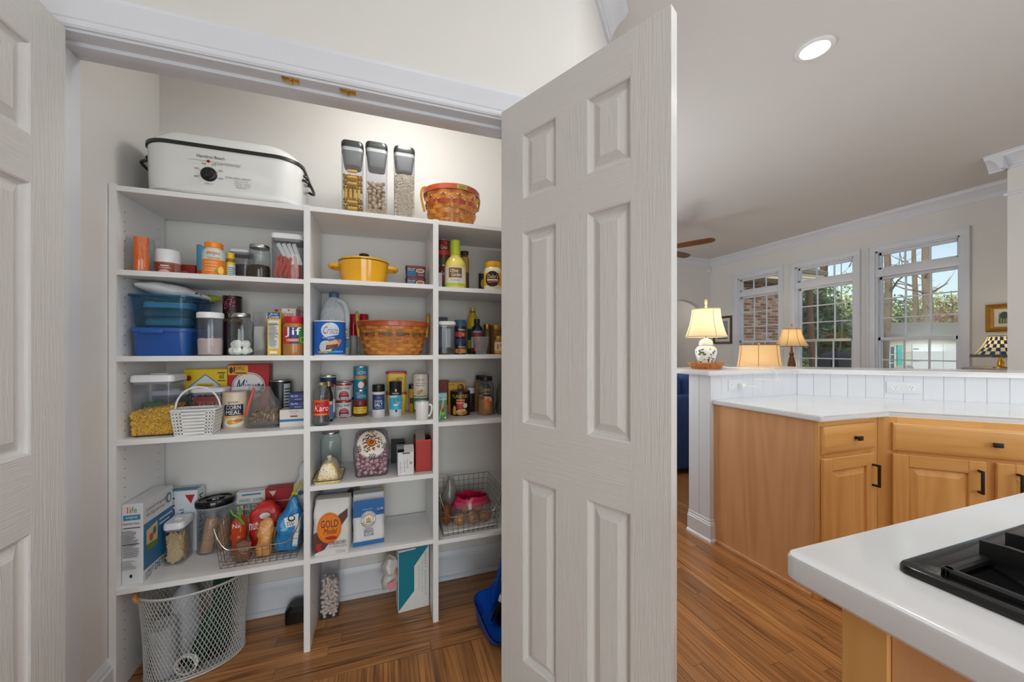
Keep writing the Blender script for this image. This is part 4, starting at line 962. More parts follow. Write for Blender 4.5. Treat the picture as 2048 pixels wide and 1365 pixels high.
# shed across the yard, face parallel to the picture of the yard
def yard(px, d): # point on the yard at forward distance d
    a = (px - 1024) / F; return (CY * a * d + SY * d, -SY * a * d + CY * d)
sx_, sy_ = yard(1860, 14.5)
sh = thing('garden_shed', 'white garden shed with grey roof and turquoise shutter across the yard', 'shed', (sx_, sy_, GZ), -YAW)
SID = mat('shed_siding', (226, 222, 212), 0.7)
b = new()
for i in range(18): extrude(b, [(0.0, i * 0.15), (-0.02, i * 0.15), (0.0, i * 0.15 + 0.15)], 'x', -2.4, 2.6)
box(b, -2.4, 2.6, 0.0, 2.5, 0, 2.62); o = part('wall', b, SID, sh, smooth=0)
b = new(); extrude(b, [(-0.35, 2.62), (1.25, 3.28), (2.85, 2.62), (2.85, 2.70), (1.25, 3.36), (-0.35, 2.70)], 'x', -2.6, 2.8); part('roof', b, mat('shed_roof', (108, 103, 96), 0.9, var=0.25, vscale=8), sh)
for k in range(2):
    b = new(); box(b, -0.72 + k * 1.18, 0.44 + k * 1.18, -0.05, 0.0, 0.05, 2.45, 0.01); d_ = part('door', b, mat('shed_door', (238, 240, 242), 0.6), sh)
    for z in (1.8, 2.25):
        b = new(); box(b, -0.10, 0.10, -0.065, -0.05, -0.02, 0.02); part('strap_hinge', b, BLACK, d_, loc=((-0.60, 0, z) if k == 0 else (1.50, 0, z)))
b = new(); box(b, -1.30, -1.10, -0.05, 0.0, 1.2, 2.40, 0.01); part('shutter', b, mat('turquoise', (96, 206, 200), 0.6), sh, 'turquoise shutter')
b = new(); box(b, -1.95, -1.42, -0.04, 0.0, 1.4, 2.35); wdo = part('window', b, mat('shed_glass', (96, 116, 132), 0.2), sh)
b = new()
for k in range(4): box(b, -1.97 + k * 0.18, -1.94 + k * 0.18, -0.06, -0.03, 1.38, 2.37)
for k in range(4): box(b, -1.97, -1.40, -0.06, -0.03, 1.38 + k * 0.32, 1.41 + k * 0.32)
part('muntin', b, WHITE, wdo)
# trees
BARK = mat('bark_grey', (128, 112, 96), 0.95, var=0.35, vscale=14, bump=0.9, bscale=25); BARKR = mat('bark_red', (104, 74, 58), 0.95, var=0.35, vscale=14, bump=0.9, bscale=25)
LEAFD = mat('leaf_dark', (76, 106, 62), 0.7, var=0.5, vscale=3); LEAFL = mat('leaf_light', (158, 164, 100), 0.7, var=0.5, vscale=3); LEAFB = mat('leaf_brown', (150, 104, 78), 0.8, var=0.4, vscale=3)
def leaves(center, rad, n, size, seed, flat=1.0):
    rg = random.Random(seed); V, Fc = [], []
    for i in range(n):
        a, e, q = rg.random() * 2 * PI, math.acos(2 * rg.random() - 1), rad[0] * rg.random() ** 0.5
        c = Vector((center[0] + q * math.cos(a) * math.sin(e), center[1] + q * math.sin(a) * math.sin(e), center[2] + q / rad[0] * rad[1] * math.cos(e)))
        u = Vector((rg.gauss(0, 1), rg.gauss(0, 1), rg.gauss(0, 1))).normalized(); v = u.orthogonal().normalized(); s = size * (0.6 + rg.random() * 0.8); k = len(V)
        V += [c - u * s, c + v * s * 0.5, c + u * s, c - v * s * 0.5]; Fc.append((k, k + 1, k + 2, k + 3))
    b = new(); addmesh(b, V, Fc); return b
def tree(label, px, d, w, hgt, seed, bark, leaf=None, lean=0.0, branches=9, clumps=(), gname='trees beyond the windows', bstart=3.0, bl=1.0):
    x, y = yard(px, d); rg = random.Random(seed); t = thing('tree', label, 'tree', (x, y, GZ), 0, None)
    pts, rad = [], []
    for i in range(11):
        z = hgt * i / 10; pts.append(Vector((lean * z + 0.08 * math.sin(i * 1.3 + seed), 0.08 * math.cos(i * 1.1 + seed), z))); rad.append(w * (1.15 - 0.85 * i / 10))
    part('trunk', tube(new(), pts, rad, 10), bark, t)
    for k in range(branches):
        h = bstart + (hgt - bstart) * rg.random() * 0.85; i = min(9, int(h / hgt * 10)); p = pts[i].lerp(pts[i + 1], h / hgt * 10 - i); a = rg.random() * 2 * PI; L = (0.9 + rg.random() * 1.8) * bl
        bp = [p]; dv_ = Vector((math.cos(a), math.sin(a), 0.25 + rg.random() * 0.8)).normalized()
        for q in range(5): dv_ = (dv_ + Vector((rg.gauss(0, .25), rg.gauss(0, .25), rg.gauss(0, .18)))).normalized(); bp.append(bp[-1] + dv_ * L / 5)
        b = tube(new(), bp, [0.045 * w / 0.15 * (1 - 0.17 * q) for q in range(6)], 5)
        for q in (2, 3, 4):
            e = Vector((rg.gauss(0, 1), rg.gauss(0, 1), rg.gauss(0.3, .6))).normalized(); tube(b, [bp[q], bp[q] + e * 0.35, bp[q] + e * 0.6 + Vector((0, 0, 0.1))], [0.014, 0.01, 0.005], 4)
        part('branch', b, bark, t)
    if leaf:
        for j, (dx, dz, r, rz, n) in enumerate(clumps):
            o = part('foliage', leaves((dx, 0, dz), (r, rz), n, 0.10, seed * 7 + j), leaf, t, smooth=0); o['kind'] = 'stuff'
tree('reddish pine trunk beside the carved lamp outside the middle window', 1622, 11.0, 0.098, 9, 1, BARKR, None, 0.004, 5, bstart=4.5, bl=0.5)
tree('thicker reddish pine trunk between holly foliage outside middle window', 1648, 11.8, 0.135, 10, 2, BARKR, LEAFD, -0.002, 6, [(0.5, 2.5, 0.8, 1.3, 1500), (-0.4, 3.2, 0.6, 1.2, 900)], bstart=4.5, bl=0.5)
tree('slender pale leaning sapling outside the middle window', 1672, 10.6, 0.026, 5.4, 3, BARK, LEAFD, 0.06, 7, [(0.35, 1.3, 0.8, 0.8, 1500), (0.6, 2.2, 0.5, 0.6, 500)], bstart=1.6, bl=0.28)
tree('pale bare trunk rising in front of the shed roof', 1772, 11.5, 0.115, 9, 4, BARK, None, 0.004, 14, bstart=3.0)
tree('bare forked grey trunk behind the middle of the shed', 1828, 20.5, 0.145, 12, 5, BARK, None, 0.008, 16, bstart=4, bl=0.8)
tree('stout grey trunk behind the shed right of the fork', 1854, 18.4, 0.225, 12, 6, BARK, None, 0.001, 12, bstart=4, bl=0.6)
tree('small tree with rusty brown leaves behind the shed', 1905, 19, 0.06, 5.2, 8, BARK, LEAFB, 0.0, 10, [(0, 4.0, 1.3, 0.8, 260), (-1.2, 3.6, 0.9, 0.6, 160)], bstart=2.5)
tree('dense dark holly at the house corner outside the middle window', 1612, 14.5, 0.07, 6, 9, BARK, LEAFD, 0.0, 5, [(0, 3.0, 1.15, 2.4, 2900)], bstart=1.5, bl=0.6)
rg_ = random.Random(21)
for i, (px, d) in enumerate([(1590, 22), (1680, 20), (1705, 24), (1770, 23), (1800, 25), (1850, 24), (1890, 26), (1935, 23), (1740, 26), (1980, 25), (1640, 24)]):
    x, y = yard(px, d); bs = thing('hedge_shrub', 'yellow green shrub in the screen of bushes behind the yard', 'shrub', (x, y, GZ), 0, 'shrubs screening the yard')
    b = leaves((0, 0, 2.6 + rg_.random() * 1.0), (2.2, 2.6), 3000, 0.12, 50 + i); o = part('foliage', b, LEAFL if i % 3 else LEAFD, bs, smooth=0); o['kind'] = 'stuff'
    b = tube(new(), [(0, 0, 0), (0.1, 0, 1.2), (0, 0.1, 2.6)], [0.07, 0.05, 0.02], 6); part('stem', b, BARK, bs)
# ================================================================== PANTRY: builders
def shapes(specs, hw, h):
    out = []
    for s in specs:
        k, c = s[0], s[1]; m = c if not isinstance(c, tuple) else M(c)
        if k == 'r': g = s_rect(s[2] * hw, s[3] * hw, s[4] * h, s[5] * h, 10, *[v * h for v in s[6:8]])
        elif k == 't': g = s_text(s[2], s[3] * hw, s[4] * hw, s[5] * h, s[6] * h, *( [s[7]] if len(s) > 7 else []), **({'arch': s[8] * h} if len(s) > 8 else {}))
        elif k == 'e': g = s_ell(s[2] * hw, s[3] * h, s[4] * hw, s[5] * h)
        elif k == 'o': g = s_ell(s[2] * hw, s[3] * h, s[4] * hw, s[5] * h, ring=s[6])
        elif k == 'p': g = s_poly([(u * hw, v * h) for u, v in s[2]])
        elif k == 'v':   # text reading upwards
            V, Fc = text_geo(s[2]); g = ([(s[4] * hw - y * (s[4] - s[3]) * hw, (s[5] + x * (s[6] - s[5])) * h) for x, y in V], Fc)
        out.append((m, g))
    return out
def prt(parent, mp, hw, h, specs, name='printed_label', lift=0.0005): return printed(parent, mp, shapes(specs, hw, h), name, lift) if specs else None
def lines(c, u0, u1, v0, v1, n, seed=0):
    rg = random.Random(seed); return [('r', c, u0, u0 + (u1 - u0) * (0.6 + 0.4 * rg.random()), v0 + (v1 - v0) * i / n, v0 + (v1 - v0) * (i + 0.4) / n) for i in range(n)]
def vessel(nm, lab, cat, X, Y, z, r, h, pieces, specs=(), pr=None, rz=None, group=None, n=36, rot=None):
    t = thing(nm, lab, cat, (X, Y, z), facing(X, Y) if rz is None else rz, group)
    for pn, m, prof, *o in pieces:
        b = new(); lathe(b, [(a * r, c * h) for a, c in prof], n, cap0='open0' not in o, cap1='open1' not in o); part(pn, b, m, t)
    if specs: prt(t, m_rev(interp([(a * r, c * h) for a, c in pr])) if pr else m_cyl(r), r, h, list(specs))
    return t
def can(nm, lab, cat, X, Y, z, r, h, body, specs=(), rimm=None, rz=None, group=None):
    return vessel(nm, lab, cat, X, Y, z, r, h, [('body', M(body, 0.35), [(0.97, 0), (1, 0.03), (1, 0.97), (0.97, 1.0)]), ('rim', rimm or STEEL, [(0.97, 0.97), (1.02, 0.975), (1.02, 1.0), (0.95, 1.003), (0.93, 0.985), (0.0, 0.985)]), ('base_rim', rimm or STEEL, [(1.0, 0.0), (1.02, 0.002), (1.02, 0.02), (0.99, 0.03)], 'open1')], specs, None, rz, group)
def box_print(t, w, d, h, front=(), left=(), right=(), top=(), back=()):
    prt(t, m_flat(-d / 2), w / 2, h, list(front)); prt(t, (lambda u, v, o: (w / 2 + o, u, v)), d / 2, h, list(right)); prt(t, (lambda u, v, o: (-w / 2 - o, -u, v)), d / 2, h, list(left))
    prt(t, (lambda u, v, o: (u, v - d / 2, h + o)), w / 2, d, list(top))
def carton(nm, lab, X, Y, z, w, d, h, rz, color, front=(), left=(), right=(), top=(), group=None, cat='box', rough=0.5):
    t = thing(nm, lab, cat, (X, Y, z), rz, group); b = new(); box(b, -w / 2, w / 2, -d / 2, d / 2, 0, h, 0.0012, 1); part('carton', b, M(color, rough), t); box_print(t, w, d, h, front, left, right, top); return t
def span(px0, px1, Yf):  # centre x and width of a face lying at depth Yf
    a, b_ = PX(px0, Yf), PX(px1, Yf); return (a + b_) / 2, b_ - a
def fitb(px0, px1, py, z):
    a0 = math.atan((px0 - 1024) / F); a1 = math.atan((px1 - 1024) / F); am, hh_ = (a0 + a1) / 2, (a1 - a0) / 2; t = math.tan(am)
    g = P(1024 + F * t, py, Z=z); Dn = math.hypot(g.x, g.y); D = Dn / (1 - math.sin(hh_)); return g.x * D / Dn, g.y * D / Dn, D * math.sin(hh_)
LIDW = mat('lid_white', (240, 241, 243), 0.25, var=0.01); GASK = mat('gasket_grey', (150, 152, 156), 0.5)
def flip_tub(nm, lab, X, Y, z, w, d, h, rz, lid=LIDW, group=None, lh=0.028, rad=0.016, clear=None):
    t = thing(nm, lab, 'container', (X, Y, z), rz, group); hb = h - lh
    b = new(); rloft(b, [(w * 0.95, d * 0.95, rad, 0.0), (w * 0.965, d * 0.965, rad, 0.003), (w, d, rad, hb)], True, False); part('tub', b, clear or CLEARP, t)
    b = new(); rloft(b, [(w * 0.93, d * 0.93, rad, hb - 0.006), (w * 0.985, d * 0.985, rad, hb + 0.004)]); part('gasket', b, GASK, t)
    b = new(); rloft(b, [(w * 1.035, d * 1.035, rad * 1.1, hb + 0.004), (w * 1.045, d * 1.045, rad * 1.1, hb + 0.012), (w * 1.02, d * 1.02, rad, h - 0.004), (w * 0.96, d * 0.96, rad, h)]); part('lid', b, lid, t)
    b = new(); rloft(b, [(w * 0.42, w * 0.16, 0.006, h - 0.001), (w * 0.40, w * 0.14, 0.006, h + 0.003)]); part('latch', b, lid, t)
    return t
def fill(t, w, d, z0, z1, m, rad=0.012, name='contents', seed=0, amp=0.004):
    b = new(); rloft(b, [(w, d, rad, z0), (w * 1.01, d * 1.01, rad, (z0 + z1) / 2), (w * 1.01, d * 1.01, rad, z1 - 0.003), (w * 0.6, d * 0.6, rad, z1 + 0.004)]); wob(b, amp, 30, seed); return part(name, b, m, t)
def shell_pts(n, w, d, h, rg, top=0.25):
    out = []
    for i in range(n):
        k = rg.random()
        if k < top: out.append((rg.uniform(-w / 2, w / 2), rg.uniform(-d / 2, d / 2), h + rg.uniform(-0.004, 0.004)))
        elif k < top + (1 - top) * 0.55: out.append((rg.uniform(-w / 2, w / 2), -d / 2 + rg.uniform(0, 0.003), rg.uniform(0.009, h)))
        else: out.append((rg.choice([-1, 1]) * (w / 2 - rg.uniform(0, 0.003)), rg.uniform(-d / 2, d / 2), rg.uniform(0.009, h)))
    return out
def bits(t, pts, proto, m, name, seed=0, sc=(0.8, 1.2)):
    """many tiny grains joined: too small to pick apart"""
    rg = random.Random(seed); V0 = [v.co.copy() for v in proto.verts]; F0 = [[v.index for v in f.verts] for f in proto.faces]; V, Fc = [], []
    for p in pts:
        mt = Matrix.Translation(p) @ Matrix.Rotation(rg.random() * 6.3, 4, 'X') @ Matrix.Rotation(rg.random() * 6.3, 4, 'Z') @ Matrix.Scale(rg.uniform(*sc), 4); k = len(V)
        V += [mt @ v for v in V0]; Fc += [[i + k for i in f] for f in F0]
    b = new(); addmesh(b, V, Fc); o = part(name, b, m, t); o['kind'] = 'stuff'; return o
def ico(r, sx=1, sy=1, sz=1, sub=1):
    b = new(); bmesh.ops.create_icosphere(b, subdivisions=sub, radius=r); bmesh.ops.scale(b, vec=(sx, sy, sz), verts=b.verts); b.verts.index_update(); return b
def scatter(nm, me, lab, cat, group, places, m=None):
    out = []
    for loc, rot in places:
        o = obj(nm, me, None, loc); o.rotation_euler = rot; tag(o, lab, cat, group); out.append(o)
    return out
def relax(pts, dmin, clamp, it=60):
    """push pile pieces apart until they only touch, keeping them inside their container"""
    P_ = [Vector(p) for p in pts]
    for _ in range(it):
        for i in range(len(P_)):
            for j in range(i):
                dv_ = P_[i] - P_[j]; L = dv_.length
                if L < dmin:
                    dv_ = dv_.normalized() if L > 1e-6 else Vector((0.3, 0.5, 0.8)).normalized(); P_[i] += dv_ * (dmin - L) * 0.5; P_[j] -= dv_ * (dmin - L) * 0.5
        P_ = [clamp(p) for p in P_]
    return P_
def boxclamp(x, y, z0, z1): return lambda p: Vector((min(x, max(-x, p.x)), min(y, max(-y, p.y)), min(z1, max(z0, p.z))))
def loc_of(t, p): # local point of a top-level thing to world
    c, s = math.cos(t.rotation_euler[2]), math.sin(t.rotation_euler[2]); return Vector((t.location[0] + c * p[0] - s * p[1], t.location[1] + s * p[0] + c * p[1], t.location[2] + p[2]))
def bag_mesh(w, d, h, seed, amp=0.008, top=0.35, n=14, sub=8, pinch=None, belly=1.08):
    """soft pouch: rounded base, belly, flattened top"""
    b = new(); rg = []
    for i in range(n + 1):
        k = i / n; e = min(1.0, (k / 0.12) ** 0.5) if k < 0.12 else 1.0
        dd = d * (belly if 0.15 < k < 0.6 else 1.0) * (1 - (1 - top) * max(0, (k - 0.45) / 0.55) ** 1.4) * (0.82 + 0.18 * e); ww = w * (0.94 + 0.06 * e) * (1 + 0.03 * math.sin(k * 9 + seed))
        if pinch and k > pinch: ww *= 1 - 0.75 * (k - pinch) / (1 - pinch)
        rg.append(rrect(ww, max(dd, 0.004), max(0.002, min(ww, dd) * 0.35), h * k, n=sub))
    loft(b, rg); wob(b, amp, 22, seed, zfix=0.002); return b
def jar(nm, lab, cat, X, Y, z, r, h, lidm, gm=None, shoulder=0.80, neck=0.80, lid_h=0.11, rz=None, sq=None):
    g = gm or CLEAR; t = thing(nm, lab, cat, (X, Y, z), facing(X, Y) if rz is None else rz); s = shoulder
    o_ = [(0.86, 0), (0.97, 0.03), (1, 0.08), (1, s - 0.08), (0.96, s - 0.02), (neck * 1.03, s + 0.05), (neck, s + 0.08), (neck, 1 - lid_h * 0.4)]
    b = new(); lathe(b, [(a * r, c * h) for a, c in o_], 36, cap1=False); part('glass', b, g, t)
    if lidm:
        q = neck * 1.06; b = new(); lathe(b, [(q * r, h * (1 - lid_h)), (q * r * 1.01, h * (1 - lid_h) + 0.002), (q * r * 1.01, h - 0.003), (q * r * 0.96, h), (0, h)], 36); part('lid', b, lidm, t)
    return t
def wire_basket(nm, lab, X, Y, z, w, d, h, rz, scoop=True, step=0.026, wr=0.0011):
    """open-front wire basket; local -Y is the scooped front"""
    t = thing(nm, lab, 'basket', (X, Y, z), rz); WIRE = mat('dull_wire', (138, 126, 108), 0.4, metal=0.9); b = new(); tw, td = w / 2, d / 2; k = 0.88
    def lip(u): # front height as a function of u in -1..1
        return h * (0.45 + 0.55 * max(0.0, (abs(u) - 0.62) / 0.38) ** 2) if scoop else h
    nx = int(w / step); ny = int(d / step); nz = int(h / step)
    for i in range(nx + 1):
        u = -1 + 2 * i / nx; tube(b, [(u * tw, -td, lip(u)), (u * tw * k, -td * k, 0.0), (u * tw * k, td * k, 0.0), (u * tw, td, h)], wr, 4)
    for j in range(ny + 1):
        v = -1 + 2 * j / ny; tube(b, [(-tw, v * td, h), (-tw * k, v * td * k, 0.001), (tw * k, v * td * k, 0.001), (tw, v * td, h)], wr, 4)
    for q in range(1, nz):
        f = q / nz; s = k + (1 - k) * f; z_ = h * f; pts = [(-tw * s, -td * s, z_), (-tw * s, td * s, z_), (tw * s, td * s, z_), (tw * s, -td * s, z_)]
        tube(b, pts, wr, 4)
        us = [u / 20 for u in range(-20, 21) if lip(u / 20) >= z_]
        for sg in (-1, 1):
            e = [u for u in us if u * sg >= 0]
            if scoop and z_ > h * 0.45:
                if e: tube(b, [(sg * tw * s, -td * s, z_), (min((abs(u) for u in e)) * sg * tw * s, -td * s, z_)], wr, 4)
            elif sg > 0: tube(b, [(-tw * s, -td * s, z_), (tw * s, -td * s, z_)], wr, 4)
    o = part('wire_mesh', b, WIRE, t); o['kind'] = 'stuff'
    b = new(); rim = [(u / 16 * tw, -td, lip(u / 16)) for u in range(-16, 17)] + [(tw, td, h), (-tw, td, h)]; tube(b, rim, 0.0026, 8, True); part('rim', b, mat('bright_wire', (196, 190, 178), 0.25, metal=1.0), t)
    return t
# ================================================================== LEFT BAY, top: roaster
ENA = mat('white_enamel', (232, 233, 230), 0.18, spec=0.5, var=0.01); BKE = mat('dark_rim', (44, 44, 40), 0.3, var=0.05)
RXc, RW, RD, RYc = (PX(274, 1.75) + PX(597, 1.75)) / 2, PX(597, 1.75) - PX(274, 1.75), 0.285, 1.75 + 0.1425
ro = thing('roaster_oven', 'large white electric roaster oven with black dial on the top shelf', 'appliance', (RXc, RYc, 1.828))
b = new(); rloft(b, [(RW * 0.86, RD * 0.84, 0.07, 0.0), (RW * 0.88, RD * 0.86, 0.075, 0.010)], n=8); part('foot', b, mat('roaster_foot', (170, 160, 140), 0.5), ro)
b = new(); rloft(b, [(RW * 0.93, RD * 0.93, 0.085, 0.010), (RW * 0.99, RD * 0.98, 0.09, 0.016), (RW * 1.0, RD * 0.99, 0.09, 0.024), (RW * 0.99, RD * 0.985, 0.09, 0.028), (RW * 1.0, RD * 0.99, 0.09, 0.034), (RW * 1.005, RD * 1.0, 0.09, 0.10), (RW * 1.01, RD * 1.0, 0.09, 0.184)], n=8); part('body', b, ENA, ro)
b = new(); rloft(b, [(RW * 1.01, RD, 0.09, 0.182), (RW * 1.035, RD * 1.03, 0.095, 0.184), (RW * 1.035, RD * 1.03, 0.095, 0.196), (RW * 1.0, RD * 0.98, 0.09, 0.199)], n=8); part('rim', b, BKE, ro)
b = new(); rloft(b, [(RW * 0.99, RD * 0.97, 0.09, 0.198), (RW * 0.97, RD * 0.95, 0.09, 0.212), (RW * 0.88, RD * 0.86, 0.09, 0.238), (RW * 0.82, RD * 0.80, 0.08, 0.244), (RW * 0.5, RD * 0.4, 0.05, 0.246)], n=8); ld = part('lid', b, ENA, ro)
b = new(); tube(b, smooth_pts([(-0.04, 0, 0.243), (-0.035, 0, 0.262), (0, 0, 0.266), (0.035, 0, 0.262), (0.04, 0, 0.243)], 4), 0.007, 8); part('handle', b, BKE, ld)
for s in (-1, 1):
    b = new(); x0 = s * RW * 0.505
    for zz, ww, oo in ((0.128, 0.07, 0.028), (0.155, 0.05, 0.016)): tube(b, smooth_pts([(x0, -ww, zz + 0.01), (x0 + s * oo * 0.8, -ww * 0.9, zz), (x0 + s * oo, 0, zz - 0.004), (x0 + s * oo * 0.8, ww * 0.9, zz), (x0, ww, zz + 0.01)], 5), 0.006, 8)
    part('side_handle', b, BKE, ro)
def rloc(px, py): q = P(px, py, Y=RYc - RD / 2); return q.x - RXc, q.z - 1.828
dx, dz = rloc(418, 349); b = new(); lathe(b, [(0.027, 0), (0.027, 0.004), (0.024, 0.007), (0.017, 0.010), (0.015, 0.022), (0.0, 0.023)], 32); box(b, -0.004, 0.004, -0.016, 0.016, 0.018, 0.027, 0.002); xform(b, Matrix.Translation((dx, -RD / 2 + 0.001, dz)) @ Matrix.Rotation(R(90), 4, 'X')); part('dial', b, BLACK, ro)
lx, lz = rloc(417, 323); b = new(); lathe(b, [(0.0055, 0), (0.0055, 0.002), (0.003, 0.004)], 16); xform(b, Matrix.Translation((lx, -RD / 2, lz)) @ Matrix.Rotation(R(90), 4, 'X')); part('indicator', b, M((170, 24, 24), 0.2), ro, 'red indicator light')
K = M((30, 30, 30), 0.5); it = []
def rt(s, px0, px1, py, hpx): a, c = rloc(px0, py), rloc(px1, py); it.append((K, s_text(s, a[0], c[0], a[1], a[1] + hpx * 0.00195)))
a_ = rloc(394, 314); it.append((K, s_text('Hamilton Beach', a_[0], a_[0] + 0.088, a_[1], a_[1] + 0.012))); 
a_ = rloc(377, 316); it.append((K, s_rect(a_[0], a_[0] + 0.17, a_[1] - 0.004, a_[1] - 0.003, 1))); it.append((K, s_text('18 QUART ROASTER OVEN', a_[0] + 0.082, a_[0] + 0.165, a_[1] - 0.013, a_[1] - 0.007)))
for k, s in enumerate(['200', '250', '300', '350', '400', '450']):
    an = R(200 - k * 44); it.append((K, s_text(s, dx + 0.042 * math.cos(an) - 0.007, dx + 0.042 * math.cos(an) + 0.007, dz + 0.04 * math.sin(an) - 0.003, dz + 0.04 * math.sin(an) + 0.004))); it.append((K, s_ell(dx + 0.031 * math.cos(an), dz + 0.031 * math.sin(an), 0.0012, 0.0012, 8)))
it.append((K, s_text('OFF', dx - 0.012, dx + 0.004, dz - 0.042, dz - 0.036))); it.append((K, s_ell(dx + 0.010, dz - 0.039, 0.003, 0.003, 12, ring=0.25)))
a_ = rloc(452, 358); it.append((K, s_text('EXTRA LARGE CAPACITY', a_[0], a_[0] + 0.085, a_[1], a_[1] + 0.007)))
for k, s in enumerate(['Table Top Oven', '- Roasting  - Cooking', '- Warming  - Serving', '- Baking']): it.append((K, s_text(s, a_[0] + 0.028, a_[0] + 0.062 + 0.004 * len(s) * 0.25, a_[1] - 0.011 - k * 0.008, a_[1] - 0.006 - k * 0.008)))
printed(ro, m_flat(-RD / 2 - 0.0012), it, 'printed_text')
# ================================================================== LEFT BAY, upper shelf (z2)
z = ZL[1]
X, r = cylfit(239, 301, 1.785); X = max(X, -0.894 + r); h = ZA(473, X, 1.785) - z
t = jar('glass_jar', 'clear round glass jar holding an orange packet', 'jar', X, 1.785, z, r, h, None, shoulder=0.86, neck=0.90)
b = bag_mesh(r * 1.05, r * 0.8, h * 0.93, 3, 0.003, 0.7); t2 = thing('drink_packet', 'bright orange packet standing inside the glass jar', 'packet', (X + 0.002, 1.785, z + 0.006), facing(X, 1.785)); part('pouch', b, M((240, 106, 20), 0.35), t2)
prt(t2, m_flat(-r * 0.46), r * 0.5, h, [('v', (248, 180, 120), 'Orgain', -0.35, -0.02, 0.15, 0.75), ('v', (248, 180, 120), 'protein', 0.35, 0.6, 0.12, 0.7)])
X, r = cylfit(304, 361, 1.85); h = ZA(498, X, 1.82) - z
PK = (196, 122, 112)
vessel('powder_tub', 'squat pink tub with white screw lid beside the orange packet jar', 'tub', X + 0.003, 1.85, z, r, h, [('body', M((188, 118, 110), 0.3), [(0.96, 0), (0.98, 0.02), (0.98, 0.52), (0.9, 0.58)]), ('lid', LIDW, [(1.0, 0.50), (1.02, 0.53), (1.0, 0.93), (0.95, 0.99), (0, 1.0)])], [('r', (150, 70, 58), -0.9, 0.5, 0.04, 0.46), ('e', (232, 170, 164), -0.25, 0.12, 0.4, 0.1), ('r', (238, 220, 214), -0.5, 0.1, 0.34, 0.38), ('t', (250, 230, 226), 'collagen', -0.6, 0.2, 0.24, 0.32)])
Xc, w = span(358, 397, 1.93); h = ZA(529, Xc, 1.93) - z
carton('spice_box', 'low red spice tea box behind the pink tub', Xc - 0.012, 1.965, z, w * 0.9, 0.05, h, 0, (176, 52, 30), [('t', (240, 220, 200), 'Spice', -0.75, 0.1, 0.3, 0.7), ('r', (220, 160, 40), -1, 1, 0.02, 0.14)])
X, r = cylfit(394, 424, 1.96); h = ZA(493, X, 1.96) - z
can('snack_canister', 'light blue paper canister behind the orange gummies jar', 'canister', X, 1.955, z, r, h, (92, 164, 200), [('r', (220, 96, 40), -1.4, 1.4, 0.02, 0.3)])
X, r = cylfit(403.6, 451, 1.80); h = ZA(486, X, 1.79) - z
gp = [(0.97, 0), (1, 0.03), (1, 0.66), (0.95, 0.74), (0.78, 0.80), (0.76, 0.84)]
vessel('gummies_jar', 'gummies jar with orange screw lid and orange white label', 'jar', X, 1.80, z, r, h, [('body', M((204, 214, 206), 0.25), gp), ('lid', M((244, 140, 24), 0.35), [(0.80, 0.83), (0.82, 0.84), (0.82, 0.985), (0.76, 1.0), (0, 1.0)])],
       [('r', (238, 130, 30), -1.3, 1.3, 0.04, 0.48), ('t', (200, 60, 30), 'emergen-c', -0.62, 0.5, 0.58, 0.70), ('t', (210, 80, 40), 'Gummies', -0.55, 0.5, 0.50, 0.57), ('t', (255, 240, 215), 'Natural Support', -0.8, 0.3, 0.36, 0.42), ('t', (255, 240, 215), 'Strong Immunity', -0.8, 0.25, 0.28, 0.33), ('r', (255, 220, 170), -0.8, 0.2, 0.2, 0.215), ('r', (255, 220, 170), -0.8, 0.0, 0.14, 0.155), ('e', (250, 180, 40), 0.6, 0.17, 0.32, 0.13), ('e', (252, 214, 120), 0.6, 0.17, 0.24, 0.10), ('e', (110, 160, 50), 0.2, 0.14, 0.12, 0.05)], gp)
X, r = cylfit(450, 470, 1.83); h = ZA(504, X, 1.82) - z
vessel('vitamin_bottle', 'small supplement bottle with yellow cap next to gummies jar', 'bottle', X, 1.835, z, r, h, [('body', M((156, 110, 40), 0.3), [(0.95, 0), (1, 0.03), (1, 0.66), (0.8, 0.78)]), ('cap', M((240, 196, 40), 0.4), [(0.82, 0.76), (0.84, 0.78), (0.84, 0.98), (0, 1.0)])], [('r', (240, 200, 60), -1.3, 1.3, 0.05, 0.62), ('r', (214, 220, 226), -0.5, 1.2, 0.08, 0.52)] + [('r', (90, 110, 150), -0.4, 0.9, 0.12 + k * 0.07, 0.145 + k * 0.07) for k in range(5)])
Xc, w = span(455, 497, 1.88); h = ZA(495, Xc, 1.86) - z
t = flip_tub('snack_tub', 'small clear tub with white lid behind the yellow capped bottle', Xc, 1.93, z, w, 0.09, h, 0, lh=0.016); fill(t, w * 0.9, 0.08, 0.004, h * 0.55, mat('dark_snack', (70, 58, 56), 0.7, var=0.5, vscale=90, bump=0.6, bscale=90))
X, r = cylfit(497, 541, 1.81); h = ZA(491, X, 1.80) - z
t = jar('mason_jar', 'quart mason jar of dark tea leaves with silver lid', 'jar', X, 1.81, z, r, h, STEEL, shoulder=0.86, neck=0.88, lid_h=0.09)
b = new(); lathe(b, [(r * 0.92, 0.004), (r * 0.94, h * 0.3), (r * 0.94, h * 0.40), (r * 0.5, h * 0.42), (0, h * 0.42)], 30); wob(b, 0.003, 60, 2, zfix=0.004); part('contents', b, mat('tea_leaves', (58, 44, 32), 0.9, var=0.6, vscale=120, bump=0.8, bscale=140), t)
prt(t, m_cyl(r), r, h, [('t', glass('raised_glass', (225, 230, 230), 1.5, 0.1, 0.3), 'KERR', -0.5, 0.5, 0.58, 0.68)], 'raised_lettering')
Xc, w = span(541, 604, 1.765); h = ZA(467, Xc, 1.77) - z
t = flip_tub('packet_tub', 'clear flip lid tub full of red packets and white sticks', Xc, 1.765 + 0.055, z, w, 0.105, h, 0, lh=0.026)
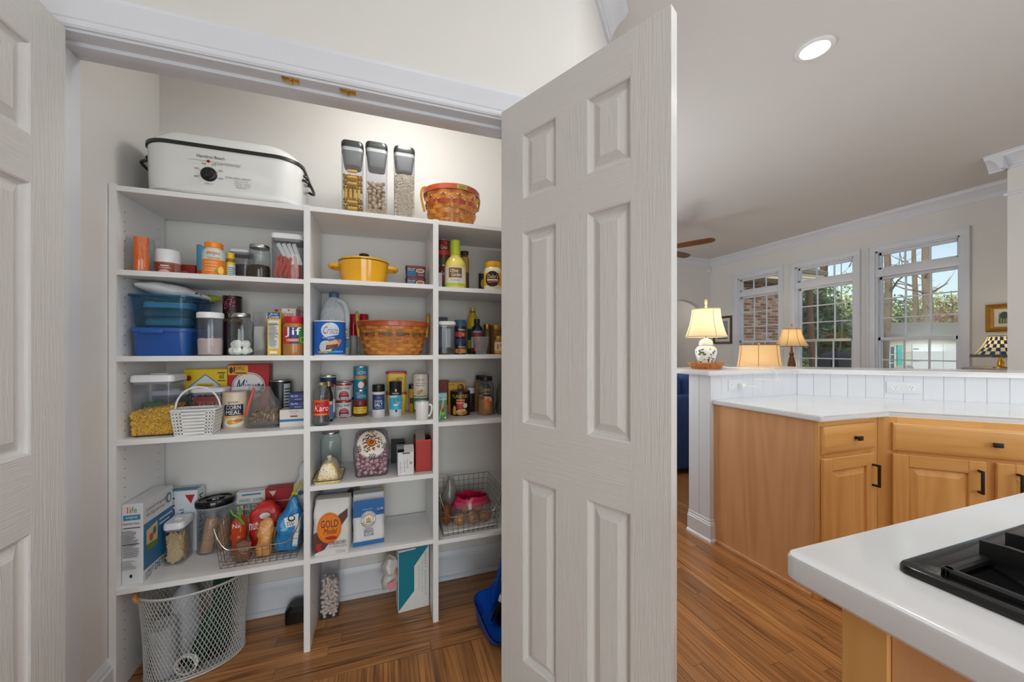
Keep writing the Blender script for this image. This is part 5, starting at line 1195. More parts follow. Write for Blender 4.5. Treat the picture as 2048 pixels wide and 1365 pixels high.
rg_ = random.Random(9); b = new(); box(b, -0.006, 0.006, -0.001, 0.001, -0.045, 0.045, 0.0008, 1); me = finish('sweetener_packet', b, M((196, 70, 44), 0.4), 0); pl = []
for i in range(30):
    ax_, ay_ = rg_.uniform(-.3, .3), rg_.uniform(-.45, .45); lx_ = w * 0.475 - 0.009 - 0.045 * abs(math.sin(ay_)); ly_ = 0.105 * 0.475 - 0.006 - 0.045 * abs(math.sin(ax_))
    pl.append((loc_of(t, (rg_.uniform(-lx_, lx_), rg_.uniform(-ly_, ly_ * 0.6), 0.052 + rg_.uniform(0, 0.010))), (ax_, ay_, 0)))
scatter('sweetener_packet', me, 'thin red sweetener packet inside the flip lid tub', 'packet', 'red packets in the tub', pl)
b = new(); box(b, -0.0075, 0.0075, -0.002, 0.002, -0.045, 0.045, 0.0012, 1); me = finish('drink_stick', b, M((226, 226, 222), 0.4), 0)
scatter('drink_stick', me, 'white drink stick poking up among the red packets', 'packet', 'white sticks in the tub', [(loc_of(t, (-0.016 + k * 0.017, -0.030, h - 0.080)), (0.10, -0.45 + 0.05 * k, 0)) for k in range(4)])
# ================================================================== LEFT BAY, eye-level shelf (z3)
z = ZL[2]
Yb = 1.762; Xc, w, d = -0.788, 0.178, 0.236; h1 = ZA(655, Xc, Yb) - z
t = thing('storage_bin', 'lidded solid blue plastic bin under the clear blue one', 'bin', (Xc, Yb + d / 2, z)); BLU = mat('blue_plastic', (36, 84, 160), 0.3, var=0.06, vscale=6)
b = new(); rloft(b, [(w * 0.93, d * 0.9, 0.02, 0), (w * 0.95, d * 0.92, 0.025, 0.004), (w, d * 0.98, 0.03, h1 - 0.014)]); part('tub', b, BLU, t)
b = new(); rloft(b, [(w * 1.05, d * 1.03, 0.03, h1 - 0.016), (w * 1.06, d * 1.04, 0.03, h1 - 0.012), (w * 1.05, d * 1.03, 0.03, h1 - 0.003), (w * 1.0, d * 0.98, 0.03, h1)]); box(b, -w * 0.28, w * 0.1, -d * 0.56, -d * 0.48, h1 - 0.022, h1 - 0.006, 0.003); part('lid', b, mat('blue_lid', (44, 92, 168), 0.35), t)
z1 = z + h1; Yb2 = Yb - 0.005; h2 = ZA(590, PX(330, Yb2), Yb2) - z1
Xa, wa, d = -0.7885, 0.184, 0.238
t = thing('storage_bin', 'open see-through blue bin of bags stacked on the lidded bin', 'bin', (Xa, Yb2 + d / 2, z1)); BT = glass('clear_blue', (128, 190, 224), 1.4, 0.08, 0.10)
b = new(); rloft(b, [(wa * 0.86, d * 0.86, 0.02, 0), (wa * 0.88, d * 0.88, 0.025, 0.004), (wa * 1.0, d * 0.98, 0.03, h2 - 0.006)], True, False); part('tub', b, BT, t)
b = new(); rloft(b, [(wa * 1.0, d * 0.98, 0.03, h2 - 0.008), (wa * 1.06, d * 1.03, 0.03, h2 - 0.006), (wa * 1.06, d * 1.03, 0.03, h2), (wa * 0.99, d * 0.97, 0.03, h2)], False, False); part('rim', b, glass('blue_rim', (60, 130, 176), 1.4, 0.1, 0.35), t)
for k, (cy_, cz_, ww, dd_, hh2, col, lab) in enumerate([(-0.03, 0.006, 0.130, 0.130, 0.034, (196, 188, 180), 'beige food bag lying flat inside the clear blue bin'), (-0.028, 0.042, 0.138, 0.135, 0.030, (150, 120, 116), 'brown food bag under the pale bag in the blue bin'), (-0.025, 0.074, 0.145, 0.140, 0.026, (200, 222, 230), 'pale blue bag at the top inside the clear blue bin'), (0.078, 0.006, 0.130, 0.050, 0.085, (60, 66, 84), 'dark bag standing at the back of the blue bin')]):
    b = bag_mesh(ww, dd_, min(hh2, h2 - 0.012 - cz_), k + 4, 0.0025, 0.6, n=8, belly=1.0); single('food_bag', b, M(col, 0.4), lab, 'bag', (Xa, Yb2 + d / 2 + cy_, z1 + cz_), 0, 'bags in the blue bin')
b = new(); rg = []
for i in range(17):
    k = i / 16; e = math.sin(PI * min(1, max(0, k * 0.94 + 0.03))) ** 0.55; rg.append([((k - 0.5) * 0.235, 0.062 * e * math.cos(2 * PI * j / 22), (0.014 - 0.030 * k) + 0.0245 * e * (1 + 0.12 * math.sin(5 * k)) * math.sin(2 * PI * j / 22)) for j in range(22)])
loft(b, rg); wob(b, 0.006, 26, 5); wob(b, 0.003, 75, 6); t = thing('rice_bag', 'plump white plastic bag lying across the clear blue bin', 'bag', (-0.783, 1.868, z1 + h2 + 0.026), R(33)); part('pouch', b, mat('white_bag', (226, 226, 224), 0.3, var=0.05, bump=0.5, bscale=40), t)
b = new(); rg = [[(0.108 + 0.022 * k, (0.018 - 0.005 * k) * math.cos(2 * PI * j / 10), -0.014 + (0.016 - 0.004 * k) * math.sin(2 * PI * j / 10)) for j in range(10)] for k in range(3)]; loft(b, rg); wob(b, 0.003, 40, 8); part('green_end', b, M((150, 164, 34), 0.4), t, 'lime green end of the bag')
prt(t, lambda u, v, o: (u, -0.057 - o, v), 0.1, 0.1, [('e', (30, 30, 30), 0.55, -0.05, 0.05, 0.04), ('e', (30, 30, 30), 0.68, -0.09, 0.03, 0.025)])
X, r = cylfit(394, 447, 1.775); h = ZA(626, X, 1.77) - z
t = jar('canister_jar', 'clear jar of pinkish powder with wide white screw lid', 'jar', X, 1.775, z, r, h, LIDW, CLEARP, shoulder=0.93, neck=1.0, lid_h=0.13)
b = new(); lathe(b, [(r * 0.94, 0.004), (r * 0.96, h * 0.35), (r * 0.9, h * 0.40), (0, h * 0.38)], 30); wob(b, 0.004, 40, 2, zfix=0.005); part('contents', b, mat('pink_powder', (206, 186, 176), 0.9, var=0.08, vscale=50), t)
X, r = cylfit(445, 484.6, 1.96); h = ZA(593, X, 1.95) - z
can('cocoa_tin', 'tall dark brown tin with pink sparkle print behind the jars', 'tin', X, 1.96, z, r, h, (52, 26, 28), [('e', (150, 40, 80), -0.25, 0.86, 0.1 + 0.02, 0.02)] + [('e', random.Random(k).choice([(240, 90, 140), (250, 170, 190), (200, 40, 90)]), -0.35 + 0.28 * random.Random(k * 7).gauss(0, 1), 0.86 + 0.07 * random.Random(k * 13).gauss(0, 1), 0.03, 0.006) for k in range(70)] + [('t', (196, 150, 90), 'G', -0.25, 0.05, 0.62, 0.70), ('t', (196, 150, 90), 'COCOA', -0.5, 0.5, 0.56, 0.60)], mat('dark_rim_tin', (60, 40, 36), 0.3, metal=0.6))
X, r = cylfit(454, 508, 1.79); h = ZA(627, X, 1.78) - z
t = jar('mason_jar', 'half gallon mason jar of large marshmallows with silver lid', 'jar', X, 1.79, z, r, h, STEEL, shoulder=0.80, neck=0.72, lid_h=0.09)
b = new(); lathe(b, [(0.0125, 0), (0.015, 0.003), (0.0155, 0.011), (0.015, 0.019), (0.0125, 0.022)], 18); me = finish('marshmallow', b, mat('marshmallow', (244, 242, 236), 0.85, var=0.02), 50); rg_ = random.Random(4)
def rclamp(p):
    q = math.hypot(p.x, p.y); k = min(1.0, (r * 0.93 - 0.0165) / max(q, 1e-6)); return Vector((p.x * k, p.y * k, min(0.08, max(0.018, p.z))))
mp_ = relax([(r * 0.62 * math.cos(R(a)), r * 0.62 * math.sin(R(a)), 0.018) for a in (200, 250, 295, 340, 30, 120)] + [(r * 0.35 * math.cos(R(a)), r * 0.35 * math.sin(R(a)), 0.045) for a in (255, 310, 190)], 0.028, rclamp)
mm_ = Matrix.Translation((0, 0, -0.011)); me.transform(mm_)
scatter('marshmallow', me, 'plump white marshmallow at the bottom of the mason jar', 'marshmallow', 'marshmallows in the jar', [(loc_of(t, p), (rg_.uniform(-1, 1), rg_.uniform(-1, 1), rg_.uniform(0, 6))) for p in mp_])
Xc, w = span(503, 532, 1.92); w *= 0.8; h = ZA(655, Xc, 1.92) - z
t = thing('flour_bag', 'clear bag of white flour closed with a red clip', 'bag', (Xc, 1.94, z), 0.0)
b = bag_mesh(w * 1.1, 0.07, 0.125, 3, 0.006, 0.6); part('flour', b, mat('flour', (226, 224, 220), 0.9, bump=0.4, bscale=60), t)
b = new(); rg = [rrect(w * 1.25 + 0.01 * k, 0.075 - 0.0165 * k, 0.012 - 0.0024 * k, 0.002 + 0.047 * k, 0.005 * k, 0, 4) for k in range(5)]; loft(b, rg, False, False); wob(b, 0.006, 25, 3); part('film', b, FILM, t)
b = new(); box(b, -0.004, 0.008, -0.006, 0.006, 0.06, 0.205, 0.003); xform(b, Matrix.Translation((0.035, -0.01, 0.0)) @ Matrix.Rotation(R(8), 4, 'Y')); part('clip', b, M((206, 34, 40), 0.35), t, 'red bag clip')
Xc, w = span(534.5, 561.5, 1.77); h = ZA(624, Xc, 1.77) - z
carton('breadcrumb_box', 'narrow yellow and blue breadcrumb box with nutrition panel', Xc, 1.77 + 0.028, z, w, 0.055, h, 0, (240, 190, 30), [('r', (36, 78, 140), -0.94, 0.94, 0.84, 0.99), ('t', (250, 250, 240), 'Crumbs', -0.75, 0.75, 0.85, 0.92), ('t', (250, 250, 240), 'Bread', -0.5, 0.5, 0.93, 0.97), ('r', (226, 226, 220), -0.8, 0.72, 0.16, 0.80)] + lines((90, 90, 90), -0.72, 0.6, 0.2, 0.76, 18, 3) + [('r', (20, 20, 20), -0.8, 0.72, 0.70, 0.715), ('r', (20, 20, 20), -0.8, 0.72, 0.48, 0.49), ('r', (236, 236, 226), -0.6, 0.6, 0.04, 0.1)])
Xc, w = span(563, 592, 1.83); h = ZA(617, Xc, 1.83) - z
carton('cake_flour_box', 'white cake flour box with red lettering behind peanut butter', Xc, 1.83 + 0.035, z, w, 0.07, h, 0, (222, 216, 208), [('t', (170, 40, 40), 'Swans', -0.6, 0.6, 0.84, 0.92), ('t', (170, 40, 40), 'Down', -0.5, 0.5, 0.75, 0.83), ('e', (170, 40, 40), 0.0, 0.955, 0.14, 0.015)] + lines((150, 140, 140), -0.8, -0.3, 0.1, 0.7, 10, 3))
Xc, w = span(594, 616, 1.90); h = ZA(613, Xc, 1.90) - z
carton('brownie_box', 'pinkish brown box tucked behind the divider and peanut butter', -0.302 - 0.03, 1.94, z, 0.05, 0.07, h, 0, (176, 140, 130), [('t', (120, 40, 40), 'So', -0.8, 0.2, 0.86, 0.95)])
X, r = cylfit(568, 612, 1.775); X = min(X, -0.304 - r * 1.04); h = ZA(634, X, 1.77) - z
jp_ = [(0.94, 0), (0.99, 0.03), (1, 0.1), (1, 0.66), (0.97, 0.76), (0.86, 0.84)]
vessel('peanut_butter_jar', 'peanut butter jar with bright red lid and tricolour label', 'jar', X, 1.775, z, r, h, [('body', M((178, 122, 66), 0.2), jp_), ('lid', M((198, 26, 40), 0.35), [(0.93, 0.83), (0.95, 0.84), (0.95, 0.985), (0.9, 1.0), (0, 1.0)])],
       [('r', (204, 36, 44), -1.25, -0.42, 0.30, 0.72), ('r', (40, 60, 130), -0.42, 0.42, 0.30, 0.72), ('r', (60, 140, 60), 0.42, 1.25, 0.30, 0.72), ('t', (250, 250, 250), 'Jif', -0.85, 0.65, 0.46, 0.72), ('r', (220, 90, 30), -0.75, 0.45, 0.35, 0.43), ('t', (250, 240, 210), 'CREAMY', -0.7, 0.4, 0.36, 0.42), ('e', (240, 220, 60), 0.8, 0.40, 0.26, 0.08), ('e', (60, 140, 60), 0.8, 0.40, 0.2, 0.06)], jp_)
# ================================================================== LEFT BAY, corn shelf (z4)
z = ZL[3]
Yb = P(300, 874, Z=z).y; Xc, w = span(254, 340, Yb); h = ZA(749, Xc, Yb + 0.05) - z; d = 0.13
t = flip_tub('corn_tub', 'large clear flip lid tub half full of popcorn kernels', Xc + 0.004, Yb + d / 2, z, w, d, h, 0.05, lh=0.03)
b = new(); rloft(b, [(w * 0.9, d * 0.9, 0.012, 0.005), (w * 0.92, d * 0.92, 0.012, h * 0.42), (w * 0.5, d * 0.5, 0.012, h * 0.46)]); 
for v in b.verts:
    if v.co.z > 0.05: v.co.z += v.co.x * 0.12
part('corn_core', b, mat('corn_core', (206, 146, 50), 0.6), t)
rg_ = random.Random(5); pts = [(p[0], p[1], p[2] + (p[0] * 0.12 if p[2] > 0.05 else 0)) for p in shell_pts(1500, w * 0.93, d * 0.93, h * 0.43, rg_, 0.2)]
bits(t, pts, ico(0.0052, 1, 0.7, 1.2), mat('corn_kernel', (238, 178, 62), 0.35, var=0.4, vscale=120), 'popcorn_kernels', 2)
fill(t, 0.07, 0.02, h * 0.40, h * 0.50, M((60, 120, 70)), name='scoop').location = (-0.03, 0.04, 0)
Xc, w = span(300, 372, 1.92); h = ZA(782, Xc, 1.92) - z
t = flip_tub('snack_tub', 'clear tub with white lid hidden behind the popcorn tub', Xc, 1.951, z, w, 0.062, h, 0, lh=0.022)
Xc, w = span(378, 446, 1.88); h = ZA(777, Xc, 1.88) - z
t = flip_tub('seasoning_tub', 'clear tub of red seasoning packets behind the white basket', Xc, 1.932, z, w, 0.09, h, 0, lh=0.022)
b = new(); box(b, -w * 0.42, w * 0.42, -0.038, 0.0, 0.006, h * 0.78, 0.004); sp = single('seasoning_packet', b, M((160, 44, 32), 0.4), 'red fajita seasoning packet inside the clear tub', 'packet', (Xc, 1.932, z)); prt(sp, m_flat(-0.038), w * 0.42, h, [('t', (240, 200, 180), 'FAJITA', -0.6, 0.8, 0.5, 0.62), ('r', (226, 110, 80), -0.8, 0.9, 0.64, 0.66)])
Xc, w = span(452, 512, 1.89); h = ZA(776, Xc, 1.89) - z
flip_tub('snack_tub', 'clear tub with white lid between corn meal and pasta bag', Xc, 1.959, z, w, 0.040, h, 0, lh=0.022)
q = P(438, 870, Z=z); Yf = q.y; Xc, w = span(338, 430, Yf); d = 0.10
t = thing('plastic_basket', 'white plastic carry basket with slotted sides and hoop handle', 'basket', (Xc - 0.004, Yf + d / 2 + 0.008, z), 0.06); h = ZA(820, Xc, Yf) - z
b = new(); rloft(b, [(w * 0.82, d * 0.82, 0.014, 0), (w * 0.84, d * 0.84, 0.014, 0.003)], True, True); 
for i in range(4):   # corner posts and closed panels, slots between
    pass
H = h
def wallpt(ang_u, zf):  # lerp footprint
    s = 0.84 + 0.16 * zf; return s
def bslab(u0, u1, side, f0, f1):
    """strip of basket wall between fractions u0..u1 on a side, heights f0..f1"""
    V = []
    for f in (f0, f1):
        s = wallpt(0, f)
        for u in (u0, u1):
            x = u * w / 2 * s; y = -d / 2 * s
            if side == 1: x, y = w / 2 * s, u * d / 2 * s
            if side == 2: x, y = -u * w / 2 * s, d / 2 * s
            if side == 3: x, y = -w / 2 * s, -u * d / 2 * s
            nx_, ny_ = ((0, -1), (1, 0), (0, 1), (-1, 0))[side]
            V += [(x, y, H * f), (x - nx_ * 0.002, y - ny_ * 0.002, H * f)]
    addmesh(b, V, [(0, 2, 6, 4), (1, 5, 7, 3), (0, 4, 5, 1), (2, 3, 7, 6), (4, 6, 7, 5), (0, 1, 3, 2)])
for side in range(4):
    mid = 0.55 if side in (0, 2) else -1
    if mid > 0: bslab(-mid, mid, side, 0, 1)
    edges = [-1, -0.92, -0.82, -0.76, -0.66, -0.61, -mid] if mid > 0 else [-1 + i * 0.1 for i in range(21)]
    segs = [(-1, -0.93), (-0.85, -0.79), (-0.70, -0.64), (0.64, 0.70), (0.79, 0.85), (0.93, 1)] if mid > 0 else [(-1 + i * 0.2, -1 + i * 0.2 + 0.1) for i in range(10)] + [(0.92, 1)]
    for a, c in segs: bslab(a, c, side, 0, 1)
    for k in range(8): bslab(-1, 1, side, k / 8, k / 8 + 0.055)
part('basket_wall', b, WHITE, t, smooth=0)
b = new(); rloft(b, [(w, d, 0.012, h - 0.006), (w * 1.06, d * 1.07, 0.014, h - 0.004), (w * 1.06, d * 1.07, 0.014, h), (w * 0.99, d * 0.99, 0.012, h)], False, False); part('rim', b, WHITE, t)
b = new(); hz = ZA(771, Xc, Yf + 0.06) - z; tube(b, [(w * 0.5 * math.cos(PI * i / 16), 0, h - 0.006 + (hz - h) * math.sin(PI * i / 16)) for i in range(17)], 0.0035, 6); part('handle', b, WHITE, t)
Xc, w = span(366, 454, 1.985); h = ZA(739, Xc, 1.985) - z
carton('baking_mix_box', 'bright yellow baking mix box standing at the back', Xc, 2.015, z, w, 0.055, h, 0, (246, 208, 30), [('p', (120, 150, 190), [(-0.8, 0.35), (-0.8, 0.68), (0.0, 0.92), (0.78, 0.68), (0.78, 0.35)]), ('p', (228, 234, 236), [(-0.75, 0.36), (-0.75, 0.665), (0.0, 0.89), (0.73, 0.665), (0.73, 0.36)]), ('r', (240, 196, 30), -0.40, 0.38, 0.64, 0.74), ('t', (40, 40, 60), 'ORIGINAL', -0.34, 0.32, 0.66, 0.72), ('t', (36, 48, 96), 'Bisquick', -0.72, 0.76, 0.36, 0.60, 0.15), ('e', (160, 36, 36), -0.75, 0.84, 0.12, 0.05), ('r', (160, 36, 36), -0.99, -0.8, 0.835, 0.85), ('t', (40, 40, 40), '60', 0.64, 0.86, 0.82, 0.91), ('r', (60, 60, 60), 0.56, 0.92, 0.92, 0.94), ('r', (60, 60, 60), 0.56, 0.92, 0.78, 0.795)])
Xc, w = span(454.5, 538, 1.98); h = ZA(729, Xc, 1.98) - z
carton('rice_box', 'red rice box standing at the back beside the yellow box', Xc, 2.01, z, w, 0.055, h, 0, (186, 30, 40), [('e', (180, 30, 40), 0, 0.6, 0.8, 0.28), ('e', (238, 238, 236), 0.0, 0.62, 0.80, 0.24), ('o', (170, 20, 30), 0.0, 0.62, 0.76, 0.225, 0.04), ('t', (36, 48, 110), 'Minute', -0.68, 0.66, 0.48, 0.74, 0.25), ('r', (240, 180, 40), -0.97, -0.02, 0.82, 0.98), ('e', (40, 40, 40), -0.82, 0.90, 0.09, 0.055), ('t', (40, 40, 40), 'SIMPLE', -0.62, -0.2, 0.90, 0.96), ('t', (40, 40, 40), '1', -0.7, -0.64, 0.86, 0.96), ('r', (60, 60, 40), -0.62, -0.1, 0.84, 0.86)])
X, Y_, r = fitb(444, 497, 858, z); h = ZA(783, X, Y_) - z
t = can('cornmeal_canister', 'pale cardboard corn meal canister with navy label band', 'canister', X, Y_, z, r, h, (222, 206, 182), [('r', (34, 46, 76), -0.92, 0.62, 0.36, 0.66), ('t', (240, 236, 226), 'CORN', -0.75, 0.4, 0.53, 0.64), ('t', (240, 236, 226), 'MEAL', -0.75, 0.4, 0.39, 0.50), ('r', (230, 160, 50), -0.92, 0.62, 0.305, 0.36), ('t', (250, 240, 220), 'YELLOW', -0.5, 0.2, 0.315, 0.35), ('t', (60, 50, 44), 'QUAKER', -0.6, 0.2, 0.69, 0.75), ('e', (236, 230, 214), -0.1, 0.17, 0.75, 0.12), ('e', (220, 160, 60), -0.35, 0.19, 0.3, 0.07), ('e', (232, 190, 90), 0.0, 0.18, 0.26, 0.06), ('e', (196, 120, 60), 0.2, 0.22, 0.34, 0.05)], mat('card_rim', (206, 196, 180), 0.5))
Xc = PX(530, 1.86); Yc = P(520, 858, Z=z).y + 0.05
t = thing('pasta_bag', 'clear bag of spiral pasta sealed with an orange red clip', 'bag', (Xc, Yc, z), -0.1); w = PX(565, Yc) - PX(496, Yc)
b = new(); loft(b, [rrect(w * a, 0.09 * c, 0.02 * c, zz, cx_, 0.0, 5) for a, c, zz, cx_ in ((0.85, 0.9, 0, 0), (1.0, 1.0, 0.015, 0), (1.0, 1.0, 0.05, 0), (0.85, 0.75, 0.09, 0.0), (0.7, 0.4, 0.13, -0.01), (0.62, 0.15, 0.172, -0.02))], True, False); wob(b, 0.007, 24, 4, zfix=0.003); part('film', b, FILM, t)
b = new(); tube(b, [(-w * 0.46, -0.03, 0.05), (-w * 0.40, -0.022, 0.10), (-w * 0.28, -0.01, 0.165)], [0.0065, 0.006, 0.005], 8); part('clip', b, M((232, 70, 36), 0.35), t, 'orange red bag clip')
b = new()
for i in range(9): a = i * 0.9; q_ = -0.014 + 0.0035 * i; [b.verts.new((q_, 0.0055 * math.cos(a + s), 0.0055 * math.sin(a + s))) for s in (0, PI)]
b.verts.ensure_lookup_table()
for i in range(8): b.faces.new((b.verts[2 * i], b.verts[2 * i + 1], b.verts[2 * i + 3], b.verts[2 * i + 2]))
bmesh.ops.solidify(b, geom=list(b.faces), thickness=0.0022); me = finish('spiral_pasta', b, mat('pasta_yellow', (226, 178, 84), 0.5, var=0.1), 40); rg_ = random.Random(8)
scatter('spiral_pasta', me, 'yellow spiral pasta piece in the clear clipped bag', 'pasta', 'spiral pasta in the bag', [(loc_of(t, (rg_.uniform(-w * .42, w * .42), rg_.uniform(-0.036, 0.036), 0.008 + 0.055 * rg_.random() ** 1.3 + 0.01)), (rg_.uniform(0, 6), rg_.uniform(-.5, .5), rg_.uniform(0, 6))) for i in range(70)])
X, r = cylfit(538, 582, 1.97); h = ZA(761, X, 1.97) - z
can('food_can', 'black can with white nutrition panel behind the pasta bag', 'can', X, 1.985, z, r, h, (26, 26, 30), [('r', (214, 216, 220), 0.25, 1.0, 0.1, 0.92)] + lines((70, 70, 80), 0.3, 0.95, 0.2, 0.85, 9, 4))
Yf = P(580, 855, Z=z).y; x1 = -0.304; x0 = PX(559, Yf); w = x1 - x0; h0 = ZA(821, x0, Yf) - z
carton('tea_box', 'white box with blue stripe under two navy boxes', (x0 + x1) / 2, Yf + 0.045, z, w, 0.09, h0, 0, (228, 222, 214), [('r', (30, 120, 180), -1, 1, 0.32, 0.46), ('t', (40, 40, 40), 'FOOD LION', -0.3, 0.4, 0.86, 0.93), ('t', (80, 80, 80), 'Lasagna', -0.2, 0.3, 0.74, 0.81), ('r', (150, 30, 40), -0.2, 0.35, 0.58, 0.66)])
x0 = PX(578, Yf + 0.01); hb = (ZA(788, x0, Yf + 0.01) - z - h0) / 2
for k in range(2): carton('spaghetti_box', ['navy blue pasta box resting on the white striped box', 'upper navy blue pasta box topping the small stack'][k], (x0 + x1) / 2, Yf + 0.06, z + h0 + k * hb, x1 - x0, 0.09, hb * 0.985, 0, (36, 62, 128), [('t', (230, 234, 244), 'Barilla', -0.8, 0.0, 0.55, 0.8), ('r', (150, 170, 210), -0.4, 0.4, 0.2, 0.3), ('r', (200, 60, 60), 0.1, 0.7, 0.6, 0.66)], group='navy pasta boxes')
# ================================================================== LEFT BAY, snack shelf (z5)
z = ZL[4]
# cereal box: two vertical faces seen; corner edge nearest the camera
A = P(287, 1150, Z=z); B0 = P(250, 1165, Z=z)     # near corner, left-front corner
ang = R(-62)
wc, dc, hc = 0.195, 0.062, ZA(1006, B0.x, B0.y) - z
# local frame: front face (wide) turned to face right-front; narrow side faces the camera
t = thing('cereal_box', 'white and blue cereal box with nutrition panel against the side panel', 'box', (-0.8615, 1.858, z), R(88))
b = new(); box(b, -wc / 2, wc / 2, -dc / 2, dc / 2, 0, hc, 0.0012, 1); part('carton', b, M((226, 228, 230), 0.45), t)
LB = (44, 110, 160)
box_print(t, wc, dc, hc,
  front=[('r', LB, -0.96, 1.0, 0.14, 0.72), ('p', (214, 190, 130), [(-0.80, 0.36), (-0.1, 0.34), (-0.1, 0.66), (-0.80, 0.62)]), ('p', (90, 130, 70), [(-0.80, 0.36), (-0.1, 0.34), (-0.1, 0.42), (-0.80, 0.44)]), ('e', (190, 90, 70), -0.5, 0.5, 0.12, 0.05), ('e', (90, 90, 120), -0.3, 0.56, 0.1, 0.05), ('r', (214, 224, 230), 0.0, 0.9, 0.64, 0.66), ('r', (214, 224, 230), 0.0, 0.7, 0.58, 0.60), ('t', (40, 60, 100), 'DETAILS', -0.30, 0.9, 0.03, 0.12), ('t', (40, 60, 100), 'LAKE', -0.9, -0.4, 0.07, 0.12), ('t', (40, 60, 100), 'DAY', -0.9, -0.5, 0.02, 0.06), ('t', (70, 80, 100), 'a bowl of good', -0.85, 0.4, 0.86, 0.91), ('t', (70, 80, 100), 'the big morning', -0.85, 0.3, 0.79, 0.84), ('e', LB, 0.62, 0.87, 0.16, 0.07), ('e', (220, 226, 230), 0.62, 0.87, 0.1, 0.045)],
  left=[('t', (220, 110, 30), 'li', -0.50, -0.12, 0.89, 0.965), ('t', (90, 150, 50), 'fe', -0.06, 0.45, 0.89, 0.965), ('r', (60, 140, 180), -0.85, 0.78, 0.80, 0.865), ('t', (240, 246, 250), 'original', -0.6, 0.5, 0.815, 0.855), ('t', (40, 40, 40), 'Nutrition Facts', -0.85, 0.7, 0.745, 0.775), ('r', (40, 40, 40), -0.85, 0.8, 0.70, 0.71)] + lines((120, 120, 125), -0.85, 0.75, 0.34, 0.69, 17, 5) + [('r', (40, 40, 40), -0.85, 0.8, 0.505, 0.512)] + lines((150, 150, 155), -0.85, 0.6, 0.2, 0.32, 6, 6) + [('e', (40, 40, 40), 0.05, 0.12, 0.14, 0.022)])
Yr = 1.965
Xc, w = span(337, 384, Yr); h = ZA(985, Xc, Yr) - z
t = carton('cracker_box', 'white saltine box with navy lettering in the corner behind', PX(366, 1.99), 2.008, z, 0.118, 0.062, h, R(-4), (222, 228, 232), [('v', (30, 44, 84), 'PREMIUM', -0.9, -0.35, 0.02, 0.9), ('p', (190, 40, 50), [(0.25, 0.93), (0.85, 0.93), (0.62, 0.78)]), ('v', (70, 130, 180), 'original', -0.1, 0.3, 0.2, 0.7)], right=[('v', (30, 44, 84), 'PREMIUM', -0.5, 0.5, 0.1, 0.9)], top=[('r', (70, 130, 170), -0.8, 0.9, 0.1, 0.8)])
Yb = P(340, 1134, Z=z).y; Xc, w = span(320, 371, Yb); h = ZA(1036, Xc, Yb + 0.06) - z
t = flip_tub('cracker_tub', 'clear flip lid tub filled with square woven crackers', Xc - 0.002, Yb + 0.052, z, w * 0.82, 0.098, h, R(-1), lh=0.028); W_, D_ = w * 0.82, 0.098
b = new(); box(b, -0.019, 0.019, -0.0022, 0.0022, -0.019, 0.019, 0.0008, 1); me = finish('wheat_cracker', b, mat('cracker', (224, 190, 138), 0.85, var=0.45, vscale=160, bump=0.5, bscale=200), 0); rg_ = random.Random(3); pl = []
for i in range(26): pl.append((loc_of(t, (rg_.uniform(-1, 1) * (W_ / 2 - 0.027), -D_ / 2 + 0.010 + 0.012 * rg_.random(), 0.026 + (h - 0.085) * (i / 26))), (rg_.gauss(0, .12), rg_.gauss(0, .9), rg_.gauss(0, .1) + t.rotation_euler[2])))
for i in range(34): pl.append((loc_of(t, (rg_.choice([-1, 1]) * (W_ / 2 - 0.010 - 0.01 * rg_.random()), rg_.uniform(-1, 1) * (D_ / 2 - 0.027), 0.026 + (h - 0.085) * rg_.random())), (rg_.gauss(0, .1), rg_.gauss(0, .9), R(90) + rg_.gauss(0, .1) + t.rotation_euler[2])))
scatter('wheat_cracker', me, 'square tan wheat cracker inside the flip lid tub', 'cracker', 'crackers in the tub', pl)
fill(t, W_ * 0.55, D_ * 0.6, 0.006, h * 0.60, mat('cracker_core', (206, 172, 120), 0.9, var=0.3, vscale=60))
# oval cookie canister with black lid
Yc = P(430, 1113, Z=z).y + 0.07; X, r = cylfit(391, 470, Yc); h = ZA(990, X, Yc) - z; z_c = z
t = thing('cookie_canister', 'oval clear canister with shiny black lid holding cookie sleeves', 'canister', (X, Yc, z), facing(X, Yc)); sy_c = 0.78
b = new(); lathe(b, [(r * 0.9, 0), (r * 0.95, 0.004), (r * 0.97, h * 0.80)], 36, cap1=False, sy=sy_c); part('tub', b, CLEARP, t)
b = new(); lathe(b, [(r * 0.97, h * 0.80), (r * 1.0, h * 0.81), (r * 1.0, h * 0.835), (r * 0.95, h * 0.84)], 36, sy=sy_c); part('gasket', b, GASK, t)
b = new(); lathe(b, [(r * 1.04, h * 0.835), (r * 1.06, h * 0.85), (r * 1.06, h * 0.92), (r * 1.0, h * 0.945), (r * 0.85, h * 0.95), (r * 0.82, h * 0.93), (0, h * 0.93)], 40, sy=sy_c); lathe(b, [(r * 0.5, h * 0.93), (r * 0.45, h * 0.955), (0, h * 0.96)], 24, sy=0.5); part('lid', b, mat('gloss_black', (16, 16, 16), 0.08, var=0.05), t)
b = new(); lathe(b, [(0.020, 0), (0.0225, 0.001), (0.0225, 0.0045), (0.020, 0.0055)], 18); me = finish('round_cracker', b, mat('round_cracker', (234, 178, 118), 0.7, var=0.12), 40); pl = []
for s_, (ox, oy, tilt) in enumerate(((-0.033, -0.018, 0.16), (0.027, -0.012, 0.03))):
    for k in range(24 if s_ == 0 else 20):
        q = 0.008 + k * 0.0058; pl.append((loc_of(t, (ox + q * math.sin(tilt), oy, q * math.cos(tilt))), (0, tilt, t.rotation_euler[2] * 0)))
scatter('round_cracker', me, 'round golden cracker stacked in a sleeve in the canister', 'cracker', 'round crackers in the canister', pl)
